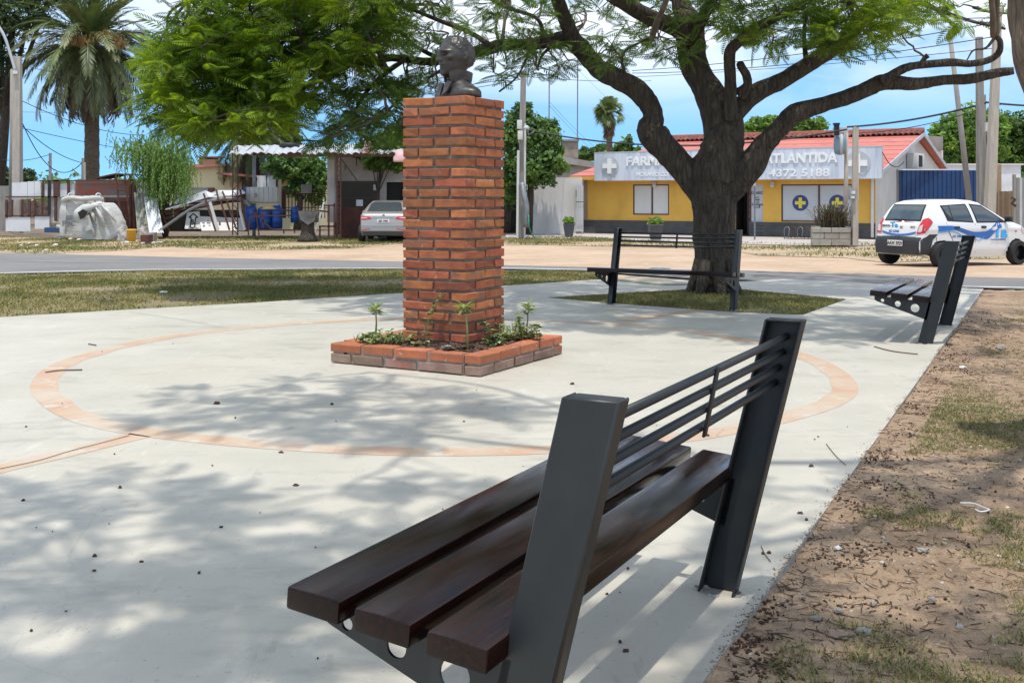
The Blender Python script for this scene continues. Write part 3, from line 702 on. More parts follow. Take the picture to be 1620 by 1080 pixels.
# ------------------------------------------------------------ benches
m_steel = mat('dark_grey_paint', (0.0115, 0.0145, 0.0165), 0.45, (0.016, 0.020, 0.022), 12, 5, bump=0.06, bscale=150, spots=((0.04, 0.046, 0.046), 5, 0.66, 0.1), disp=0.001)
def wood():
    m = mat('varnished_wood', (0.0050, 0.0028, 0.0024), 0.30, (0.020, 0.0062, 0.0040), 6, 9, 0.35, 0.7, bump=0.12, bscale=30, stretch=(1, 14, 14), spec=0.26, rnd=0.25, spots=((0.06, 0.012, 0.007), 2.0, 0.60, 0.15), disp=0.0015)
    b = m.node_tree.nodes['Principled BSDF']; t = m.node_tree
    n = N(t, 'ShaderNodeTexNoise'); n.inputs['Scale'].default_value = 5; n.inputs['Detail'].default_value = 8
    q0 = N(t, 'ShaderNodeTexCoord'); q = N(t, 'ShaderNodeMapping'); q.inputs['Scale'].default_value = (1.2, 9, 9); t.links.new(q0.outputs['Object'], q.inputs[0]); t.links.new(q.outputs[0], n.inputs['Vector'])
    r = N(t, 'ShaderNodeMapRange'); r.inputs['From Min'].default_value = 0.35; r.inputs['From Max'].default_value = 0.7
    r.inputs['To Min'].default_value = 0.10; r.inputs['To Max'].default_value = 0.27
    t.links.new(n.outputs['Fac'], r.inputs['Value']); t.links.new(r.outputs[0], b.inputs['Roughness']); return m
m_wood = wood(); layer(m_wood, (0.06, 0.05, 0.045), 30, 0.72, 0.04, 0.3, 3, stretch=(1, 6, 6)); layer(m_steel, (0.05, 0.05, 0.045), 22, 0.70, 0.05, 0.5, 4); layer(m_steel, (0.03, 0.032, 0.032), 1.3, 0.55, 0.2, 0.6)
BL = 1.62; BH = 0.943; LEAN = 0.246; SH = 0.482; SD = 0.525; PT = 0.052; SLO = math.radians(4.6)
def holed_plate(outline, holes, thick):
    c = bpy.data.curves.new('p', 'CURVE'); c.dimensions = '2D'; c.fill_mode = 'BOTH'; c.extrude = thick/2
    def sp(P):
        s = c.splines.new('POLY'); s.points.add(len(P)-1); s.use_cyclic_u = True
        for i, p in enumerate(P): s.points[i].co = (p[0], p[1], 0, 1)
    sp(outline)
    for hx, hy, hr in holes: sp([(hx+hr*math.cos(2*math.pi*k/24), hy+hr*math.sin(2*math.pi*k/24)) for k in range(24)])
    o = bpy.data.objects.new('p', c); COL.objects.link(o)
    me = bpy.data.meshes.new_from_object(o.evaluated_get(bpy.context.evaluated_depsgraph_get()))
    bpy.data.objects.remove(o); bpy.data.curves.remove(c); return me
def link(me, name, m, parent, loc=(0, 0, 0), rot=(0, 0, 0)):
    me.materials.clear(); me.materials.append(m); me.name = name
    o = bpy.data.objects.new(name, me); COL.objects.link(o); o.parent = parent; o.location = loc; o.rotation_euler = rot; return o
def make_bench(label):
    """local: x along the bench, -y is the front, origin between the feet"""
    t = thing('park_bench', label, 'bench', (0, 0, 0), 0, 'benches round the plaza')
    PW, PD, th = 0.125, 0.062, 0.008
    for s in (-1, 1):
        x0 = s*BL/2          # web plane (outer)
        mb = MB(); yb = lambda z: LEAN*z
        def slab(xa, xb, ya, yb_, z0, z1):
            v = [(x, (ya if k == 0 else yb_)+LEAN*z, z) for x in (xa, xb) for k in (0, 1) for z in (z0, z1)]
            mb.add(v, [(0, 1, 3, 2), (4, 6, 7, 5), (0, 4, 5, 1), (2, 3, 7, 6), (0, 2, 6, 4), (1, 5, 7, 3)])
        xi = x0-s*PD
        slab(min(x0, x0-s*th), max(x0, x0-s*th), -PW/2, PW/2, 0, BH)              # web
        slab(min(x0-s*th, xi), max(x0-s*th, xi), -PW/2, -PW/2+th, 0, BH)            # flanges
        slab(min(x0-s*th, xi), max(x0-s*th, xi), PW/2-th, PW/2, 0, BH)
        slab(min(x0-s*th, xi), max(x0-s*th, xi), -PW/2+th, PW/2-th, BH-th, BH-0.0008)
        mb.build('post', m_steel, t, bevel=0.003, bseg=1)
        # bracket plate with three holes
        yf = -PW/2+LEAN*SH
        TS = math.tan(SLO); zb = lambda d: SH-PT-0.003-TS*(SD-d)       # underside of the planks, d from the post forward
        D = lambda d: yf-d
        out2 = [(D(0.0)-0.002, zb(0.0)), (D(SD-0.045), zb(SD-0.045)), (D(SD-0.028), zb(SD)-0.012), (D(SD-0.028), zb(SD)-0.040), (D(SD-0.05), zb(SD)-0.055), (D(0)-0.040, zb(0)-0.165)]
        hl = [(SD-0.100, 0.038, 0.0155), (SD-0.235, 0.052, 0.026), (SD-0.385, 0.072, 0.038)]
        me = holed_plate(out2, [(D(d), zb(d)-h_, r_) for d, h_, r_ in hl], 0.008)
        link(me, 'seat_bracket', m_steel, t, (x0-s*0.004, 0, 0), (R(90), 0, R(90)))
    yf = -PW/2+LEAN*SH
    for k in range(3):
        dm = 0.004+k*0.1845+0.076; c_ = SH-PT/2-math.tan(SLO)*(SD-dm)
        o = MB().box((0, 0, 0), (BL+0.19, 0.145, PT)).build('seat_plank', m_wood, t, bevel=0.008, bseg=2); o.location = (0, yf-dm, c_); o.rotation_euler = (-SLO, 0, 0)
    for k in range(4):
        z = BH-0.060-k*0.052; xx = BL/2-0.008
        MB().tube([(-xx, LEAN*z+0.012, z), (xx, LEAN*z+0.012, z)], 0.0115, 12).build('back_rail', m_steel, t, smooth=True)
    z0, z1 = BH-0.060-3*0.052, BH-0.060
    MB().bar((0, LEAN*z0+0.027, z0-0.022), (0, LEAN*z1+0.027, z1+0.014), 0.024, 0.008, up=(0, 1, 0)).build('rail_tie', m_steel, t, bevel=0.002, bseg=1)
    for s in (-1, 1):
        mb = MB()
        for k in range(14):
            a = rng.uniform(0, 6.28); mb.lathe([(0.018, 0), (0.012, 0.008)], (s*(BL/2-0.03)+0.045*math.cos(a), 0.07*math.sin(a), 0.0), 6)
        mb.build('mortar_collar', m_cedge, t)['kind'] = 'stuff'
    return t
ax = math.atan2(0.881, 0.473)
b1 = make_bench('large nearest bench seen from its back with dark wooden seat planks and round rails')
def put(b, cx, cy, rz): b.location = (cx, cy, 0); b.rotation_euler = (0, 0, rz)
fp = Vector((0.717, 3.674)); a1 = Vector((0.473, 0.881))
c1 = fp-a1*BL/2; put(b1, c1.x, c1.y, math.atan2(-0.881, -0.473))     # front faces the pillar
b2 = copy_tree(b1); b2['label'] = 'bench standing in front of the big tree trunk, facing the pillar'
put(b2, 1.93, 13.0, math.atan2(-0.47, 0.88))
b3 = copy_tree(b1); b3['label'] = 'small end-on bench at the right edge of the plaza near the white car'
put(b3, 4.145, 10.45, math.atan2(-0.881, -0.473))
# leaflet on the second bench
lf = MB(); T = Matrix.Translation(b2.location) @ Matrix.Rotation(b2.rotation_euler.z, 4, 'Z')
lf.box((-0.03, -0.28, SH+0.003), (0.24, 0.16, 0.004), 0.2, M=T); lf.build('leaflet', mat('leaflet_paper', (0.7, 0.72, 0.75), 0.6, (0.12, 0.3, 0.5), 14, 2))
tag(bpy.data.objects['leaflet'], 'thin colourful leaflet lying on the seat of the bench before the tree', 'leaflet')
# ------------------------------------------------------------ trees
def barkmat(name, a, b, sc=(7, 7, 1.6)):
    m = mat(name, a, 0.95, b, 2.2, 8, 0.35, 0.65, stretch=sc, spots=(tuple(c*1.5 for c in b), 1.3, 0.6, 0.15))
    t = m.node_tree; bs = t.nodes['Principled BSDF']; c = N(t, 'ShaderNodeTexCoord'); q = N(t, 'ShaderNodeMapping'); q.inputs['Scale'].default_value = sc
    t.links.new(c.outputs['Object'], q.inputs[0])
    n0 = N(t, 'ShaderNodeTexNoise'); n0.inputs['Scale'].default_value = 2; t.links.new(q.outputs[0], n0.inputs['Vector'])
    mxv = N(t, 'ShaderNodeMix', data_type='RGBA'); mxv.inputs['Factor'].default_value = 0.25; t.links.new(q.outputs[0], mxv.inputs['A']); t.links.new(n0.outputs['Color'], mxv.inputs['B'])
    v = N(t, 'ShaderNodeTexVoronoi', feature='DISTANCE_TO_EDGE'); v.inputs['Scale'].default_value = 3.0; t.links.new(mxv.outputs['Result'], v.inputs['Vector'])
    r = N(t, 'ShaderNodeMapRange'); r.inputs['From Max'].default_value = 0.22; t.links.new(v.outputs['Distance'], r.inputs['Value'])
    n = N(t, 'ShaderNodeTexNoise'); n.inputs['Scale'].default_value = 10; n.inputs['Detail'].default_value = 6; t.links.new(q.outputs[0], n.inputs['Vector'])
    ad = N(t, 'ShaderNodeMath', operation='ADD'); t.links.new(r.outputs[0], ad.inputs[0]); t.links.new(n.outputs['Fac'], ad.inputs[1])
    bu = N(t, 'ShaderNodeBump'); bu.inputs['Strength'].default_value = 1; bu.inputs['Distance'].default_value = 0.035
    t.links.new(ad.outputs[0], bu.inputs['Height']); t.links.new(bu.outputs[0], bs.inputs['Normal']); return m
m_barkA = barkmat('grey_brown_bark', (0.055, 0.040, 0.028), (0.115, 0.090, 0.066))
m_barkB = barkmat('rough_brown_bark', (0.15, 0.105, 0.07), (0.27, 0.20, 0.14), (9, 9, 1.6))
m_twig = mat('twig', (0.10, 0.075, 0.055), 0.9, (0.16, 0.13, 0.10), 4, 3)
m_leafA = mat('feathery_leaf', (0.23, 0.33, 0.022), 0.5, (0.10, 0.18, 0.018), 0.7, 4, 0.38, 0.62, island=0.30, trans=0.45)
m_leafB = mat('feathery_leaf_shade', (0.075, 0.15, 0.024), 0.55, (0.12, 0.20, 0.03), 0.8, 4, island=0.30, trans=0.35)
m_brown = mat('dead_leaf', (0.13, 0.075, 0.04), 0.9, island=0.3)

def frond_tpl(pairs=11, detail=1):
    """pinnate leaf along +x, unit length"""
    V = []; Fq = []
    def q(a, b, c, d): k = len(V); V.extend([a, b, c, d]); Fq.append((k, k+1, k+2, k+3))
    for i in range(pairs):
        s = 0.14+0.84*i/(pairs-1); l = 0.27*math.sin(math.pi*(0.16+0.80*i/(pairs-1)))**0.8; sw = 0.55+0.5*i/pairs
        z = -0.16*s*s
        for sg in (-1, 1):
            dx, dy = math.sin(sw*0.9)*l, math.cos(sw*0.9)*l*sg; w = 0.027
            px_, py_ = -dy/l*w, dx/l*w; z2 = z-0.30*l
            q((s, 0, z), (s+dx*0.45+px_, dy*0.45+py_, z-0.06*l), (s+dx, dy, z2), (s+dx*0.45-px_, dy*0.45-py_, z-0.06*l))
    q((0, -0.004, 0.0), (1, -0.003, -0.16), (1, 0.003, -0.16), (0, 0.004, 0.0))
    return np.array(V, float), np.array(Fq)
FT = [frond_tpl(11), frond_tpl(8)]
def make_fronds(P, dirs, L, tpl, roll=0.5):
    """P Nx3 bases, dirs Nx3 unit directions"""
    V0, F0 = tpl; n = len(P); x = dirs/np.linalg.norm(dirs, axis=1)[:, None]
    up = np.zeros((n, 3)); up[:, 2] = 1; up += rng.normal(0, roll, (n, 3)); y = np.cross(up, x); y /= np.linalg.norm(y, axis=1)[:, None]; z = np.cross(x, y)
    V = (P[:, None]+L[:, None, None]*(V0[None, :, 0:1]*x[:, None]+V0[None, :, 1:2]*y[:, None]+V0[None, :, 2:3]*z[:, None]))
    Fc = F0[None]+(np.arange(n)*len(V0))[:, None, None]
    return V.reshape(-1, 3), Fc.reshape(-1, F0.shape[1])
def sprays(C, D, per=7, L=0.42, droop=0.15):
    """leaves in loose rosettes round twig ends C pointing along D"""
    P = []; Q = []; LL = []
    for c, d in zip(C, D):
        k = per+random.randint(-2, 2)
        for j in range(k):
            t = random.uniform(-0.35, 0.1)*L; a = random.uniform(-1.9, 1.9); h = math.atan2(d[1], d[0])+a
            el = random.gauss(0.12-droop, 0.38)
            P.append((c[0]+d[0]*t, c[1]+d[1]*t, c[2]+d[2]*t+random.uniform(-.04, .04)))
            Q.append((math.cos(h)*math.cos(el), math.sin(h)*math.cos(el), math.sin(el))); LL.append(L*random.uniform(0.7, 1.2))
    return np.array(P), np.array(Q), np.array(LL)
def pin(poly, n, z0, z1):
    P = np.array(poly, float); o = []
    while len(o) < n:
        x = rng.uniform(P[:, 0].min(), P[:, 0].max(), 200); y = rng.uniform(P[:, 1].min(), P[:, 1].max(), 200)
        k = inpoly(x, y, poly)
        for a, b in zip(x[k], y[k]): o.append(at(a, b, rng.uniform(z0, z1)))
    return o[:n]
def box_(x0, y0, x1, y1): return [(x0, y0), (x1, y0), (x1, y1), (x0, y1)]
def overhead(patches, h0, h1):
    o = []
    for px_, py_, rx, ry, n in patches:
        for _ in range(n):
            a = rng.uniform(0, 6.283); r = math.sqrt(rng.uniform(0, 1)); g_ = gp(px_+rx*r*math.cos(a), max(py_+ry*r*math.sin(a), 400))
            h = rng.uniform(h0, h1); o.append(g_+sd*(h/sd.z))
    return o

def limb(mb, pts, Z0, lump=0.10, n=12, seed=0, k=5, taper_last=True):
    """pts (px, py, width_px, dZ)"""
    w = [(at(p[0], p[1], Z0+p[3]), p[2]/2/F*(Z0+p[3])) for p in pts]
    s = spline([tuple(a)+(r,) for a, r in w], k)
    mb.tube([Vector(q[:3]) for q in s], [max(q[3], 0.004) for q in s], n, lump=lump, seed=seed)
    return [Vector(q[:3]) for q in s]

def tree_with_sprays(parent, nodes, groups, barkm, twig_r=0.007):
    """groups: (centres, leaf material, per, L, hub share). Twigs join every spray to a hub and every hub to a limb."""
    tw = MB(); made = {}
    nodes = [n for n in nodes]
    for C, lm, per, L, hs_, brown in groups:
        D = []
        hubs = random.sample(C, max(1, int(len(C)*hs_)))
        hn = []
        for h in hubs:
            near = min(nodes, key=lambda p: (p-h).length+0.0*abs(p.z-h.z))
            d = h-near; mid = near+d*0.5+Vector((random.uniform(-.12, .12), random.uniform(-.12, .12), random.uniform(0, .22)))*min(1.2, d.length)
            s = spline([tuple(near), tuple(mid), tuple(h)], 4); r0 = min(0.045, 0.010+0.014*d.length)
            tw.tube([Vector(q)+Vector((random.uniform(-.02, .02), random.uniform(-.02, .02), random.uniform(-.02, .02))) for q in s], list(np.linspace(r0, 0.009, len(s))), 5, cap=False)
            hn += [Vector(q) for q in s[3:]]
        for c in C:
            near = min(hn, key=lambda p: (p-c).length)
            d = c-near
            if d.length < 0.02: d = Vector((random.uniform(-1, 1), random.uniform(-1, 1), 0.1))*0.3
            mid = near+d*0.5+Vector((random.uniform(-.1, .1), random.uniform(-.1, .1), random.uniform(-.02, .12)))*d.length
            s = spline([tuple(near), tuple(mid), tuple(c)], 2); tw.tube([Vector(q) for q in s], list(np.linspace(0.009, 0.004, len(s))), 4, cap=False)
            D.append(d.normalized())
        P, Q, LL = sprays(C, D, per, L)
        V, Fc = make_fronds(P, Q, LL, FT[0]); made.setdefault(lm.name, [lm, [], [], 0])
        e = made[lm.name]; e[1].append(V); e[2].append(Fc+e[3]); e[3] += len(V)
        if brown:
            k = rng.choice(len(C), brown); P, Q, LL = sprays([C[i]-Vector((0, 0, 0.1)) for i in k], [D[i] for i in k], 3, 0.16)
            Q[:, 2] = -1.5; V, Fc = make_fronds(P, Q, LL, FT[1]); made.setdefault('b', [m_brown, [], [], 0]); e = made['b']; e[1].append(V); e[2].append(Fc+e[3]); e[3] += len(V)
    tw.build('twigs', m_twig, parent, smooth=True)['kind'] = 'stuff'
    for nm, (lm, v, f, _) in made.items():
        npmesh('crown' if nm != 'b' else 'seed_pods', np.concatenate(v), np.concatenate(f), lm, parent, kind='stuff')

# --- the big spreading tree
TZ = 15.2
tb = gat(1131, TZ-0.1); tb.z = -0.03
tree = thing('shade_tree', 'big spreading shade tree with dark forked trunk and feathery leaves, behind the middle bench', 'tree', tb)
def DZ(l, z0, z1):
    n = len(l); return [(p[0], p[1], p[2], z0+(z1-z0)*i/(n-1)) for i, p in enumerate(l)]
mb = MB(); nodes = []
# trunk with root flare
s = spline([(*at(1132, 466, TZ), 0.36), (*at(1131, 455, TZ), 0.325), (*at(1131, 440, TZ), 0.30), (*at(1131, 400, TZ), 0.30), (*at(1130, 350, TZ), 0.295), (*at(1128, 310, TZ), 0.325), (*at(1130, 283, TZ), 0.38), (*at(1138, 258, TZ), 0.36), (*at(1144, 228, TZ), 0.30), (*at(1146, 205, TZ), 0.22), (*at(1146, 190, TZ), 0.12)], 7)
mb.tube([Vector(q[:3]) for q in s], [q[3] for q in s], 28, lump=0.10, seed=3)
for a in np.linspace(0, 6.283, 8)[:-1]:
    a += 0.3; c, s_ = math.cos(a), math.sin(a); b0 = Vector((tb.x, tb.y, 0))
    mb.tube([b0+Vector((c*0.20, s_*0.20, 0.45)), b0+Vector((c*0.26, s_*0.26, 0.16)), b0+Vector((c*0.33, s_*0.33, 0.02)), b0+Vector((c*0.42, s_*0.42, -0.08))], [0.08, 0.09, 0.07, 0.04], 9, lump=0.25, seed=a)
mb.build('trunk', m_barkA, tree, smooth=True)
def L_(pts, z0, z1, **k):
    m_ = MB(); q = limb(m_, DZ(pts, z0, z1), TZ, **k); m_.build('limb', m_barkA, tree, smooth=True); nodes.extend(q[3:]); return q
L_([(1132, 345, 30), (1120, 318, 44), (1096, 286, 46), (1066, 250, 42), (1040, 222, 46), (1029, 205, 44), (1033, 183, 32), (1022, 158, 33), (1005, 140, 33), (978, 126, 33), (948, 110, 31), (932, 93, 29), (912, 70, 31), (893, 62, 26), (840, 70, 19), (794, 72, 19), (763, 80, 20), (720, 90, 15), (680, 98, 13), (620, 92, 12), (560, 100, 10), (480, 95, 8), (400, 80, 6)], 0, 0.3, n=18, lump=0.12, seed=1)
L_([(915, 78, 26), (898, 40, 24), (884, 5, 22), (870, -40, 20), (840, -100, 16), (780, -160, 12), (700, -200, 9)], 0, -0.8, seed=2)
L_([(1144, 250, 40), (1146, 220, 62), (1138, 180, 60), (1118, 140, 46), (1100, 110, 44), (1093, 70, 46), (1090, 40, 46), (1078, 10, 30), (1070, -30, 26), (1060, -100, 20), (1040, -170, 14)], 0.05, 0.6, n=18, seed=4)
L_([(1092, 55, 40), (1066, 42, 30), (1026, 27, 26), (990, 6, 25), (960, -12, 22), (900, -60, 16), (820, -110, 10)], 0.1, -1.2, seed=5)
L_([(1092, 50, 34), (1110, 30, 22), (1126, 4, 16), (1150, -40, 14), (1180, -120, 9)], 0.1, -1.0, seed=6)
L_([(1155, 190, 26), (1156, 140, 19), (1154, 98, 19), (1156, 80, 18), (1169, 66, 17), (1190, 47, 16), (1224, 30, 14), (1267, 8, 12), (1300, -20, 10), (1340, -60, 8)], -0.1, -0.8, seed=7)
L_([(1170, 150, 24), (1182, 136, 15), (1181, 120, 14), (1174, 108, 13), (1171, 102, 13)], -0.1, -0.4, seed=8)
L_([(1146, 225, 30), (1152, 190, 42), (1172, 168, 30), (1198, 146, 30), (1237, 128, 27), (1279, 102, 26), (1313, 81, 25), (1343, 55, 26), (1365, 26, 24), (1386, 0, 20), (1420, -50, 16), (1470, -110, 10)], 0, 0.8, n=16, seed=9)
L_([(1138, 330, 30), (1156, 295, 50), (1188, 260, 46), (1210, 228, 34), (1233, 204, 30), (1258, 180, 33), (1301, 166, 25), (1343, 153, 25), (1372, 141, 25), (1395, 131, 26), (1423, 131, 23), (1451, 133, 20), (1493, 127, 16), (1534, 125, 17), (1576, 116, 15), (1604, 112, 12)], 0, -1.2, n=16, seed=10)
L_([(1395, 130, 20), (1412, 119, 15), (1432, 108, 14), (1457, 103, 12), (1507, 99, 13), (1534, 101, 11), (1562, 96, 11), (1580, 84, 10), (1582, 66, 9), (1574, 56, 9)], -0.85, -1.4, seed=11)
L_([(1457, 101, 8), (1463, 92, 8), (1468, 88, 9)], -1, -1.05, seed=12, n=7)
L_([(1360, 30, 14), (1386, 24, 12), (1420, 9, 10), (1455, 4, 9), (1479, 14, 7), (1495, 28, 6), (1512, 43, 6)], 0.5, 0.2, seed=13, n=8)
L_([(1455, 4, 8), (1500, 22, 7), (1518, 28, 6), (1545, 36, 5), (1579, 43, 5), (1590, 46, 4)], 0.4, 0, seed=14, n=7)
L_([(1512, 43, 5), (1506, 52, 4), (1502, 56, 3)], 0.2, 0.2, seed=15, n=6)
for pts in ([(1575, 58, 6), (1560, 76, 4), (1540, 80, 3), (1530, 95, 2)], [(1540, 12, 5), (1570, 20, 4), (1600, 22, 3)], [(1276, 100, 9), (1272, 60, 7), (1275, 20, 6)], [(1340, 60, 8), (1350, 20, 7), (1320, -10, 6)],
            [(700, 95, 9), (660, 75, 7), (620, 40, 6), (560, 20, 5)], [(780, 75, 10), (740, 50, 8), (700, 35, 7), (640, 10, 6)], [(860, 66, 8), (850, 30, 7), (800, 12, 6), (760, -10, 5)], [(640, 95, 8), (600, 125, 7), (570, 160, 6), (560, 200, 5), (590, 225, 4)],
            [(740, 88, 8), (700, 110, 6), (640, 150, 5), (600, 190, 4)], [(840, 72, 6), (830, 100, 4), (815, 125, 3), (790, 145, 3)], [(893, 60, 7), (860, 85, 5), (850, 110, 3)], [(1000, 135, 6), (985, 105, 5), (990, 80, 4), (1030, 60, 3)],
            [(400, 80, 7), (340, 90, 6), (280, 130, 5), (240, 160, 4)], [(560, 100, 7), (480, 140, 6), (420, 180, 5), (360, 200, 4)], [(480, 95, 7), (400, 60, 6), (330, 30, 5), (300, 0, 4)]):
    L_(pts, random.uniform(-0.6, 0.3), random.uniform(-1.0, 0.8), n=6, seed=random.random()*9)
massA = [(226, 150), (224, 110), (250, 66), (276, 34), (300, 8), (300, -40), (640, -40), (640, 40), (600, 80), (570, 120), (520, 160), (470, 185), (430, 215), (390, 225), (330, 222), (262, 205), (222, 180)]
gA = pin(massA, 430, 13.6, 17.2)+pin([(236, 160), (258, 84), (300, 30), (420, 60), (440, 190), (330, 215)], 150, 13.6, 16.5)
gB = pin(box_(430, -20, 720, 90), 112, 14, 17)+pin(box_(700, -30, 1060, 45), 70, 14, 17)+pin(box_(760, 50, 900, 118), 34, 14.4, 16)+pin(box_(940, 30, 1090, 108), 34, 14, 16)+pin(box_(1115, -20, 1290, 45), 60, 13.8, 16)
gB += pin(box_(500, 170, 645, 235), 44, 14, 16)+pin(box_(590, 110, 690, 150), 26, 14.2, 16)+pin(box_(540, 130, 640, 190), 36, 14, 16)
gC = pin([(1290, 40), (1340, 20), (1440, 30), (1450, 60), (1400, 75), (1330, 90), (1290, 80)], 46, 13.8, 15.2)+pin(box_(1270, -20, 1420, 30), 34, 13.8, 16)+pin(box_(1400, -10, 1610, 40), 20, 14, 16)+pin(box_(1150, 30, 1260, 75), 20, 14, 16)
gO = overhead([(900, 490, 420, 18, 90), (1000, 508, 330, 18, 60), (1260, 520, 210, 20, 46), (1100, 466, 320, 14, 60), (480, 451, 210, 8, 60), (700, 474, 200, 10, 30), (1450, 500, 110, 30, 22)], 4.2, 6.6)
gO += [Vector((random.uniform(-6, 6.5), random.uniform(12.5, 19), random.uniform(5.6, 9.5))) for _ in range(170)]
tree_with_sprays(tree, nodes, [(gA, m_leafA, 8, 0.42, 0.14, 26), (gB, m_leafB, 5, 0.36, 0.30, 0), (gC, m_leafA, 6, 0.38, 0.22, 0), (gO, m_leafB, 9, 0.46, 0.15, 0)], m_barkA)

# --- the near tree whose trunk edge shows top right; its crown spreads over the camera
t2 = thing('shade_tree', 'thick brown furrowed trunk at the top right corner of the view, nearest tree', 'tree', (3.35, 5.2, -0.03))
mb = MB(); NZ = 5.6
P = [(3.42, 5.25, -0.12, 0.34), (3.38, 5.3, 0.4, 0.27), (3.28, 5.4, 1.1, 0.24), (3.13, 5.5, 1.6, 0.225), (2.92, 5.58, 1.95, 0.215), (2.84, 5.6, 2.2, 0.21), (2.82, 5.6, 2.6, 0.205), (2.75, 5.55, 3.0, 0.19), (2.72, 5.5, 3.4, 0.15), (2.9, 5.1, 4.2, 0.09), (2.3, 4.4, 5.0, 0.06), (0.9, 4.2, 5.4, 0.04), (-0.6, 4.8, 5.4, 0.028), (-1.8, 5.8, 5.2, 0.02)]
s = spline(P, 6); mb.tube([Vector(q[:3]) for q in s], [q[3] for q in s], 26, lump=0.14, seed=21); mb.build('trunk', m_barkB, t2, smooth=True)
nod = [Vector(q[:3]) for q in s[40:]]
for P in ([(2.85, 5.55, 3.2, 0.09), (3.9, 6.0, 4.0, 0.07), (4.9, 7.4, 4.8, 0.05), (5.2, 8.8, 5.2, 0.03)], [(2.9, 5.1, 4.2, 0.07), (1.8, 3.6, 5.0, 0.045), (0, 2.6, 5.1, 0.03), (-1.5, 2.4, 5.0, 0.02)],
          [(2.9, 5.5, 3.3, 0.08), (3.4, 4.4, 4.2, 0.06), (3.0, 3.2, 4.8, 0.04), (1.8, 2.4, 5, 0.02)], [(0.9, 4.2, 5.4, 0.03), (-0.2, 6.2, 5.4, 0.022), (-1.2, 7.0, 5.2, 0.015)]):
    m_ = MB(); s = spline(P, 6); m_.tube([Vector(q[:3]) for q in s], [q[3] for q in s], 9, lump=0.1, seed=2); m_.build('limb', m_barkB, t2, smooth=True); nod += [Vector(q[:3]) for q in s]
pp = [(330, 628, 120, 12, 10), (480, 606, 120, 8, 8), (430, 660, 190, 16, 22), (650, 650, 190, 26, 30), (770, 640, 90, 22, 10), (600, 690, 190, 12, 14),
      (60, 800, 110, 40, 14), (230, 780, 120, 34, 14), (340, 820, 100, 30, 10), (80, 930, 130, 50, 14), (320, 890, 130, 36, 12), (450, 960, 120, 60, 18), (330, 1040, 220, 50, 26), (100, 1060, 160, 40, 10),
      (620, 780, 110, 40, 12), (560, 900, 200, 60, 20), (1000, 1000, 120, 60, 10), (1130, 790, 60, 60, 3), (1480, 790, 150, 60, 16), (1290, 1030, 150, 50, 14), (1540, 1020, 90, 60, 8), (1250, 880, 60, 50, 4), (1580, 500, 70, 30, 12), (1560, 560, 70, 20, 6)]
pp = [(a, b, c*1.12, d*1.15, max(3, int(e*0.78))) for a, b, c, d, e in pp]
gN = overhead(pp, 3.9, 5.6)
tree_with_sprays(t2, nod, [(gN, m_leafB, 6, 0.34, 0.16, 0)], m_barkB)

# ------------------------------------------------------------ background trees
def leaf_cloud(name, lobes, n, size, m, parent, asp=0.55):
    tot = sum(l[3]*l[4]*l[5] for l in lobes); V = []
    for cx, cy, cz, rx, ry, rz in lobes:
        k = int(n*rx*ry*rz/tot)+1; d = rng.normal(0, 1, (k, 3)); d /= np.linalg.norm(d, axis=1)[:, None]
        r = rng.uniform(0.30, 1.08, k)**0.6*(1+0.22*np.sin(d[:, 0]*5+cx*3)*np.sin(d[:, 2]*6+cz)+rng.normal(0, 0.07, k))
        q_ = 0.5*np.sin(d[:, 0]*7.1+cx*5)*np.sin(d[:, 2]*6.3+cz*4+1)+0.5*np.sin(d[:, 1]*9+d[:, 0]*5+cy*3)*np.sin(d[:, 2]*11+cx*7)
        r = r*(1+0.28*q_); kk = q_ > -0.42; d, r = d[kk], r[kk]; k = len(r)
        c = np.array([cx, cy, cz])+d*r[:, None]*np.array([rx, ry, rz])
        a = rng.normal(0, 1, (k, 3))+d*0.8+np.array([0, 0, 0.4]); a /= np.linalg.norm(a, axis=1)[:, None]
        u = np.cross(a, rng.normal(0, 1, (k, 3))); u /= np.linalg.norm(u, axis=1)[:, None]; w = np.cross(a, u)
        s = size*rng.uniform(0.6, 1.4, k)[:, None]
        V.append(np.stack([c-u*s, c+w*s*asp, c+u*s, c-w*s*asp], 1))
    V = np.concatenate(V); Fc = np.arange(len(V)*4).reshape(-1, 4)
    return npmesh(name, V.reshape(-1, 3), Fc, m, parent, kind='stuff')
m_l1 = mat('mid_green_leaf', (0.12, 0.21, 0.04), 0.6, (0.05, 0.11, 0.02), 1.1, 4, 0.42, 0.58, island=0.35, trans=0.3)
m_l2 = mat('light_green_leaf', (0.20, 0.33, 0.05), 0.6, (0.09, 0.18, 0.03), 1.1, 4, 0.42, 0.58, island=0.3, trans=0.35)
m_l3 = mat('dark_green_leaf', (0.035, 0.07, 0.02), 0.6, (0.06, 0.10, 0.03), 0.5, 4, island=0.35, trans=0.2)
m_l4 = mat('willow_leaf', (0.17, 0.27, 0.07), 0.6, (0.10, 0.19, 0.04), 0.8, 4, island=0.3, trans=0.4)
